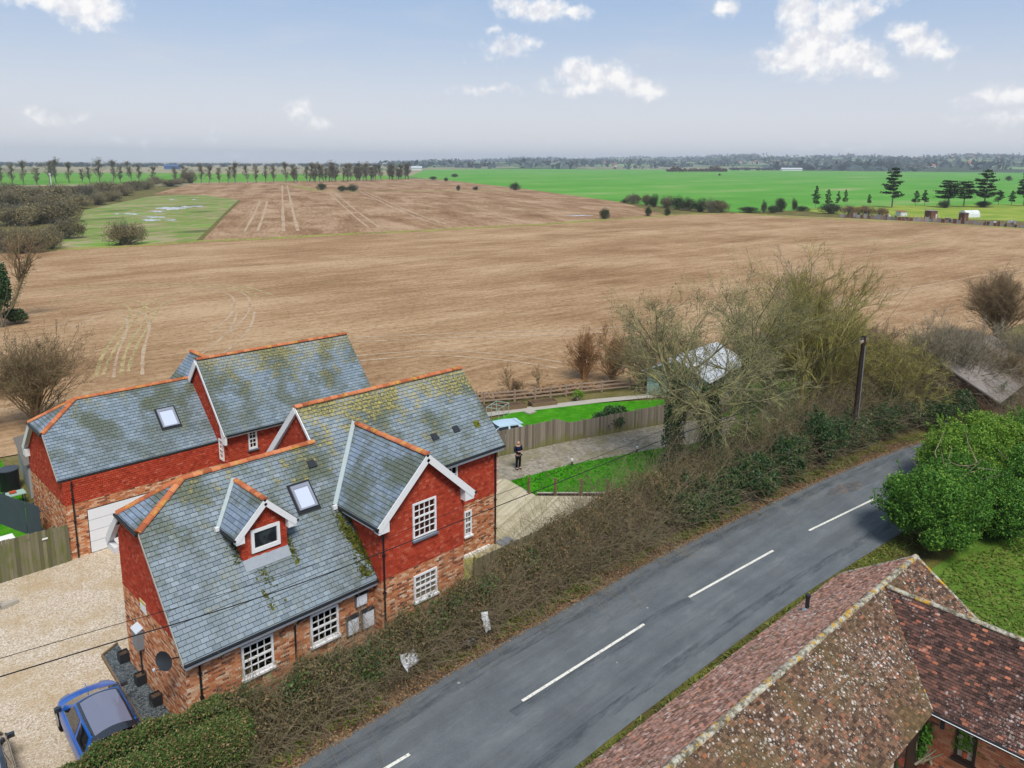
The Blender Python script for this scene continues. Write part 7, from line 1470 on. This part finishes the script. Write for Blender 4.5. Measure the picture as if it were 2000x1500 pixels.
mid = [((1237, 398), 377, 34, 'dark upright bush at left end of the far hedgerow'), ((1263, 401), 379, 22, 'narrow bush second in the far hedgerow'), ((1278, 404), 380, 26, 'third bush in the far hedgerow'), ((1302, 406), 382, 34, 'fourth bush in the far hedgerow'), ((1324, 409), 383, 32, 'fifth bush in the far hedgerow'), ((1345, 411), 386, 32, 'sixth bush in the far hedgerow'), ((1368, 413), 388, 36, 'seventh bush in the far hedgerow'), ((1388, 415), 386, 38, 'eighth bush in the far hedgerow'), ((1408, 415), 390, 34, 'bush at right end of the far hedgerow'),
       ((1181, 428), 406, 22, 'small dark bush alone at the edge of the brown fields'), ((1266, 422), 403, 16, 'small bush below the far hedgerow, left one'), ((1302, 421), 404, 16, 'small bush below the far hedgerow, right one'), ((1006, 371), 356, 23, 'round dark bush alone on the green field edge'), ((846, 351), 344, 16, 'dark bush by the end of the horizon row'), ((871, 354), 346, 9, 'tiny upright bush on the green field corner'), ((888, 346), 339, 15, 'small round bush out on the green field'), ((895, 372), 361, 10, 'small upright bush on the far brown field'), ((930, 371), 364, 14, 'faint low bush on the far brown field'),
       ((628, 371), 357, 20, 'dark bush on the grass island, left one'), ((668, 374), 362, 20, 'dark bush on the grass island, middle one'), ((690, 374), 360, 28, 'dark bush on the grass island, right one'), ((1222, 396), 388, 22, 'low dark bush left of the far hedgerow'),
       ((1462, 415), 403, 44, 'low dark bush right of the far hedgerow'), ((1492, 415), 391, 12, 'narrow upright dark bush between hedgerow and pines'), ((1510, 416), 400, 26, 'low bush below the round-topped tree'), ((1524, 414), 385, 26, 'round-topped dark tree between hedgerow and pines'), ((1550, 410), 388, 14, 'slim dark bush right of the round-topped tree'), ((1566, 412), 402, 30, 'low bush left of the brown thicket'), ((1622, 417), 396, 48, 'dark thicket beside the allotment corner'), ((1405, 343), 339, 6, 'tiny lone bush far out on the green field'), ((1970, 353), 343, 13, 'round bush far out on the green field at right')]
for k, (f, c, w, lb) in enumerate(mid): far_bush(lb, f, c, w, k, DRK if k not in (0, 1, 3, 4, 6, 7, 8) else (SCR+DRK), None if k > 8 else 'hedgerow bushes by the green field', 'field_bush')
for k, (a, b, c, w) in enumerate(((1660, 420, 400, 40), (1690, 421, 401, 40), (1720, 422, 404, 30))): far_bush('russet allotment hedge bush, '+ordn(k)+' from the left', (a, b), c, w, k, BRN, 'russet allotment hedge')
# pines: layered flat boughs on a tapering trunk
def pine_mesh(seed, H=15, tiers=9, wide=4.2, flat=False):
    r = np.random.default_rng(seed); parts = []; P0, R0 = grow(r, np.zeros((1, 3)), np.array([[r.normal(0, .03), r.normal(0, .03), 1]]), np.array([H*.96]), np.array([.32]), 8, .02, (0, 0, 0), .15); tr = tubes(P0, R0, 7); C = []; B = []
    for i in range(tiers):
        f = .28+.70*i/(tiers-1) if not flat else .35+.6*i/(tiers-1); z = H*f; wr = wide*((1-f)**.55*1.25+.16 if not flat else (.6+.5*math.sin(f*3)))*r.uniform(.7, 1.15); nb = r.integers(4, 8)
        for j in range(nb):
            a = r.uniform(0, 6.28); l = wr*r.uniform(.5, 1.1); d = np.array([math.cos(a), math.sin(a), r.uniform(-.02, .22)]); s = np.array([0, 0, z]); P, Rr = grow(r, s[None], d[None], np.array([l]), np.array([.07]), 4, .06, (0, 0, .02)); parts.append(tubes(P, Rr, 4))
            n = int(95*l/wide)+20; t = r.uniform(.25, 1.05, n)[:, None]; C.append(s+d*l*t+r.normal(0, 1, (n, 3))*np.array([.42, .42, .16]))
    C = np.concatenate(C); return npmesh('trunk', *tr), npmesh('boughs', *join(parts)), npmesh('needles', *leaves(r, C, .55, .1, .9))
PN = [pine_mesh(700+k, flat=(k == 2)) for k in range(4)]
for a, b, c in PN: a.materials.append(MATS['bark_grey']); b.materials.append(MATS['bark_grey']); c.materials.append(MATS['leaf_pine'])
PL = [(1742, 405, 329, 1.0, 0, 'tall layered pine standing alone on the green field edge'), (1788, 403, 373, .8, 1, 'small pine right of the tall layered pine'), (1805, 402, 372, .8, 3, 'small pine second right of the tall layered pine'), (1850, 405, 352, 1.5, 2, 'wide flat-topped pine left of the dark pine'), (1882, 404, 354, 1.3, 2, 'flat-topped pine touching the dark pine'), (1922, 405, 333, 1.05, 1, 'tall dark pine with ivy base near the right edge'), (1950, 401, 372, 1.0, 3, 'short pine right of the tall dark pine'), (1975, 401, 373, .9, 0, 'short pine second right of the tall dark pine'), (1999, 402, 340, 1.0, 3, 'pine cut by the right picture edge'), (1697, 402, 380, .7, 1, 'small sparse pine left of the tall layered pine'), (1592, 410, 364, .6, 0, 'upright dark conifer behind the dark thicket'), (1616, 408, 371, .6, 1, 'leaning dark conifer behind the dark thicket'), (1636, 404, 374, .5, 3, 'thin conifer right of the dark thicket, left one'), (1650, 402, 371, .5, 1, 'thin conifer right of the dark thicket, right one')]
for k, (a, b, c, w, pi, lb) in enumerate(PL):
    q = at(a, b); h = height(a, b, c)/15; t = thing('pine_tree', lb, 'tree', tuple(q), k*2.1, 'pines by the green field'); t.scale = (h*w, h*w, h); m_ = PN[pi]; obj('trunk', m_[0], None, t); obj('boughs', m_[1], None, t); obj('needles', m_[2], None, t)
far_bush('dark ivy bush at the foot of the tall dark pine', (1920, 405), 392, 34, 1, DRK, None, 'field_bush'); far_bush('dark bush at the foot of the flat-topped pine', (1846, 406), 390, 26, 2, DRK, None, 'field_bush')
# allotments
def place(a, b): q = at(a, b); return (float(q[0]), float(q[1]), 0)
def hut(label, a, b, w, d, h, wall, roof, rz=R(-20), name='allotment_shed', cat='shed'):
    t = thing(name, label, cat, place(a, b), rz); MB().bb(-w/2, w/2, -d/2, d/2, 0, h).build('wall', wall, t); MB().slab([(-w/2-.2, -d/2-.2, h+.05), (w/2+.2, -d/2-.2, h+.05), (w/2+.2, d/2+.2, h+.35), (-w/2-.2, d/2+.2, h+.35)], .1).build('roof', roof, t); return t
t = hut('brown allotment shed with pale door in the middle of the plots', 1817, 431, 3.0, 2.4, 3.2, 'shed_brown', 'grey_roof'); MB().bb(.7, 1.3, -1.25, -1.21, 0, 2.2).build('door', 'barn_pale', t)
hut('dark allotment shed left of the white polytunnel', 1881, 432, 2.0, 2.0, 2.6, 'shed_brown', 'felt'); hut('low allotment shed with reddish roof left of the brown shed', 1760, 422, 3.2, 2.2, 1.6, 'barn_pale', 'roof_far')
t = thing('polytunnel', 'white polytunnel on the yellow meadow beside the allotments', 'polytunnel', place(1893, 424), R(-25)); g = MB(); K = 8
for x in (-3.3, 3.3): g.v += [(x, 1.5*math.cos(math.pi*k/K), 2.4*math.sin(math.pi*k/K)**.8) for k in range(K+1)]
g.f = [(k, k+1, K+2+k, K+1+k) for k in range(K)]+[tuple(range(K, -1, -1)), tuple(range(K+1, 2*K+2))]; g.build('cover', 'cloth_white', t)
for x in (-3.3, 0, 3.3): MB().tube([(x, 1.53*math.cos(math.pi*k/K), 2.43*math.sin(math.pi*k/K)**.8+.02) for k in range(K+1)], .05, 5).build('hoop', 'barn_pale', t)
al = [place(a, b) for a, b in ((1640, 424), (1700, 427), (1760, 431), (1830, 434), (1900, 439), (1960, 443), (2020, 447))]
t = thing('allotment_fence', 'patched low fence along the allotment edge by the brown field', 'fence', al[0]); rs = random.Random(8)
for p, q in zip(al[:-1], al[1:]):
    p, q = Vector(p)-Vector(al[0]), Vector(q)-Vector(al[0]); n = 9
    for k in range(n):
        a, b = p.lerp(q, k/n), p.lerp(q, (k+.93)/n); h = rs.uniform(.8, 1.6); MB().bar((a.x, a.y, h/2), (b.x, b.y, h/2), .08, h).build('panel', rs.choice(['allot_bits', 'shed_brown', 'rail_timber', 'grey_render']), t)
        MB().box((a.x, a.y, .95), (.14, .14, 1.9)).build('post', 'rail_timber', t)
for k, (a, b, lb) in enumerate(((1675, 421, 'left of the reddish-roofed shed'), (1732, 424, 'between reddish-roofed and brown sheds'), (1850, 431, 'between brown shed and polytunnel'), (1945, 437, 'right of the polytunnel, nearer'), (1978, 436, 'near the right edge'))):
    t = thing('compost_heap', 'low heap of allotment clutter '+lb, 'heap', place(a, b), k); r = np.random.default_rng(k)
    for j in range(5): MB().box((r.normal(0, 1.1), r.normal(0, .6), .4), (r.uniform(.4, 1.2), r.uniform(.4, 1), r.uniform(.5, 1.1)), r.uniform(0, 3)).build('clutter', ['allot_bits', 'shed_brown', 'grey_render', 'cloth_white'][j % 4], t)
# white mast on the left
p = at(104, 383); t = thing('white_mast', 'slim white mast rising from the scrub at left', 'mast', tuple(p)); MB().tube([(0, 0, 0), (-.6, 0, height(104, 383, 338))], [.28, .2], 8).build('mast', 'mast_white', t); MB().box((-.6, 0, height(104, 383, 340)), (.8, .8, .5)).build('head', 'mast_white', t)
# far farm buildings
for a, b, w, h, m, lb in ((337, 330.5, 26, 6, 'barn_blue', 'long blue barn on the horizon at left'), (812, 332.5, 24, 5, 'barn_pale', 'long pale shed at the end of the horizon trees'), (1545, 333.5, 40, 4, 'barn_pale', 'long pale shed before the dark far wood'), (1365, 329, 26, 6, 'barn_pale', 'grey-roofed shed behind the far thicket')):
    p = at(a, b); wd = metres(a, b, w); t = thing('far_barn', lb, 'barn', tuple(p), YAW); MB().bb(-wd/2, wd/2, -8, 8, 0, h*.7+2).build('wall', m, t); MB().slab([(-wd/2-1, -9, h*.7+2), (wd/2+1, -9, h*.7+2), (wd/2+1, 0, h+4), (-wd/2-1, 0, h+4)], .4).build('roof', 'pale_roof' if m != 'barn_blue' else 'barn_blue', t)
# woods and village on the far side: foliage in many clumps, one mass each
def wood_mass(name, px0, px1, pyf, top, n, m, seed, depth=1.0, size=6):
    r = np.random.default_rng(seed); C = []
    a = r.uniform(px0, px1, n)
    for k in range(n):
        b = pyf(a[k]) if callable(pyf) else pyf; q = at(a[k], b); d = q-CAM; q = q+d/np.linalg.norm(d)*r.uniform(0, 160)*depth*np.array([1, 1, 0]); H = top(a[k])*r.uniform(.6, 1.1); nn = 34
        c = unit(r.normal(0, 1, (nn, 3)))*r.uniform(.5, 1, (nn, 1))*np.array([H*.42, H*.42, H*.45])+np.array([q[0], q[1], H*.5]); C.append(c)
    C = np.concatenate(C); o = obj(name, npmesh(name, *leaves(r, C, size, .3, .5)), m); return tag(o, kind='stuff')
wood_mass('far_conifer_wood', 1572, 1760, 333.2, lambda a: 12+15*(a > 1680)+4*math.sin(a*.21), 90, 'conifer_far', 1, 1, 7)
wood_mass('far_town_trees', 1740, 2060, 333.0, lambda a: 22+8*math.sin(a*.05)+6*math.sin(a*.17), 230, 'wood_town', 2, 5, 7)
wood_mass('far_thicket', 1303, 1420, 335.5, lambda a: 7+9*(abs(a-1395) < 8)+6*(abs(a-1318) < 8), 90, 'wood_town', 3, .4, 4)
wood_mass('far_tree_line', 1420, 1580, 333.0, lambda a: 6+14*max(0, math.sin((a-1500)*.02)), 110, 'wood_far_haze', 4, 2, 6)
wood_mass('far_tree_line', -60, 830, 326.0, lambda a: 5+2*math.sin(a*.13), 420, 'wood_far_haze', 5, 9, 10)
# woods and hedges on the hills
r = np.random.default_rng(12); ny, nx, _ = HV.shape; C = []
for k in range(420):
    j = int(r.beta(1.2, 1.0)*(ny-1.01)); i = r.integers(0, nx-1); p = HV[j, i]+(HV[min(j+1, ny-1), i+1]-HV[j, i])*r.uniform(0, 1); s = 7+16*r.random(); n = 16; hor = r.random() < .6
    C.append(p+r.normal(0, 1, (n, 3))*np.array([s*(4.5 if hor else 1.4), s*(4.5 if hor else 1.4), s*.22])+np.array([0, 0, s*.45]))
o = obj('hill_woods', npmesh('hill_woods', *leaves(r, np.concatenate(C), 19, 2, .6)), 'wood_far_haze'); tag(o, kind='stuff')
rs = random.Random(4)
for k in range(34):
    i = rs.randrange(30, nx-2); j = rs.randrange(3, 17); p = HV[j, i]; t = thing('far_house', 'tiny pale house on the distant hills, among many', 'house', (p[0], p[1], p[2]-1), rs.uniform(0, 3), 'houses scattered on the distant hills'); MB().bb(-9, 9, -5, 5, 0, 8).build('wall', 'house_far', t); g = MB(); g.add([(-10, -6, 8), (10, -6, 8), (10, 6, 8), (-10, 6, 8), (-10, 0, 13), (10, 0, 13)], [(0, 1, 5, 4), (2, 3, 4, 5), (0, 4, 3), (1, 2, 5)]); g.build('roof', 'roof_far', t)
for k, (a, b) in enumerate(((1845, 322), (1868, 326), (1912, 324), (1765, 327), (1800, 324), (1940, 327), (1983, 324))):
    q = at(a, 331.8)+(at(a, 331.8)-CAM)*np.array([.08, .08, 0]); t = thing('village_house', 'small village house among the far trees, '+ordn(k)+' listed from the conifer wood', 'house', (float(q[0]), float(q[1]), 0), k, 'village houses among the far trees'); MB().bb(-8, 8, -5, 5, 0, 14+k % 3*4).build('wall', 'house_far', t); g = MB(); z = 14+k % 3*4; g.add([(-9, -6, z), (9, -6, z), (9, 6, z), (-9, 6, z), (-9, 0, z+6), (9, 0, z+6)], [(0, 1, 5, 4), (2, 3, 4, 5), (0, 4, 3), (1, 2, 5)]); g.build('roof', 'roof_far', t)
# left edge: leaning tree with ivy
put_tree('leaning_tree', 'leaning bare tree with ivy at the left edge of the brown field', 'tree', tuple(at(18, 622)), 'bark_brown', 801, ivy=900, H=12.5, r_=.24, limbs=8, l2=6, l3=6, l4=3, trunk=.5, trunk_top=.62, limb_len=.42, ang=.6, lean=(.12, -.22), twig=.016)
leafy('ivy_column', 'tall dark ivy-covered stem cut by the left picture edge', 'shrub', tuple(at(2, 640)), 'leaf_ivy', 802, (1.5, 1.5, 5.2), 7000, .22, 30); leafy('ivy_mound', 'ivy mound below the leaning tree at the left edge', 'shrub', tuple(at(34, 632)), 'leaf_ivy', 803, (1.3, 1.3, .95), 2600, .18, 16, None, 'leaf_bramble', 500)
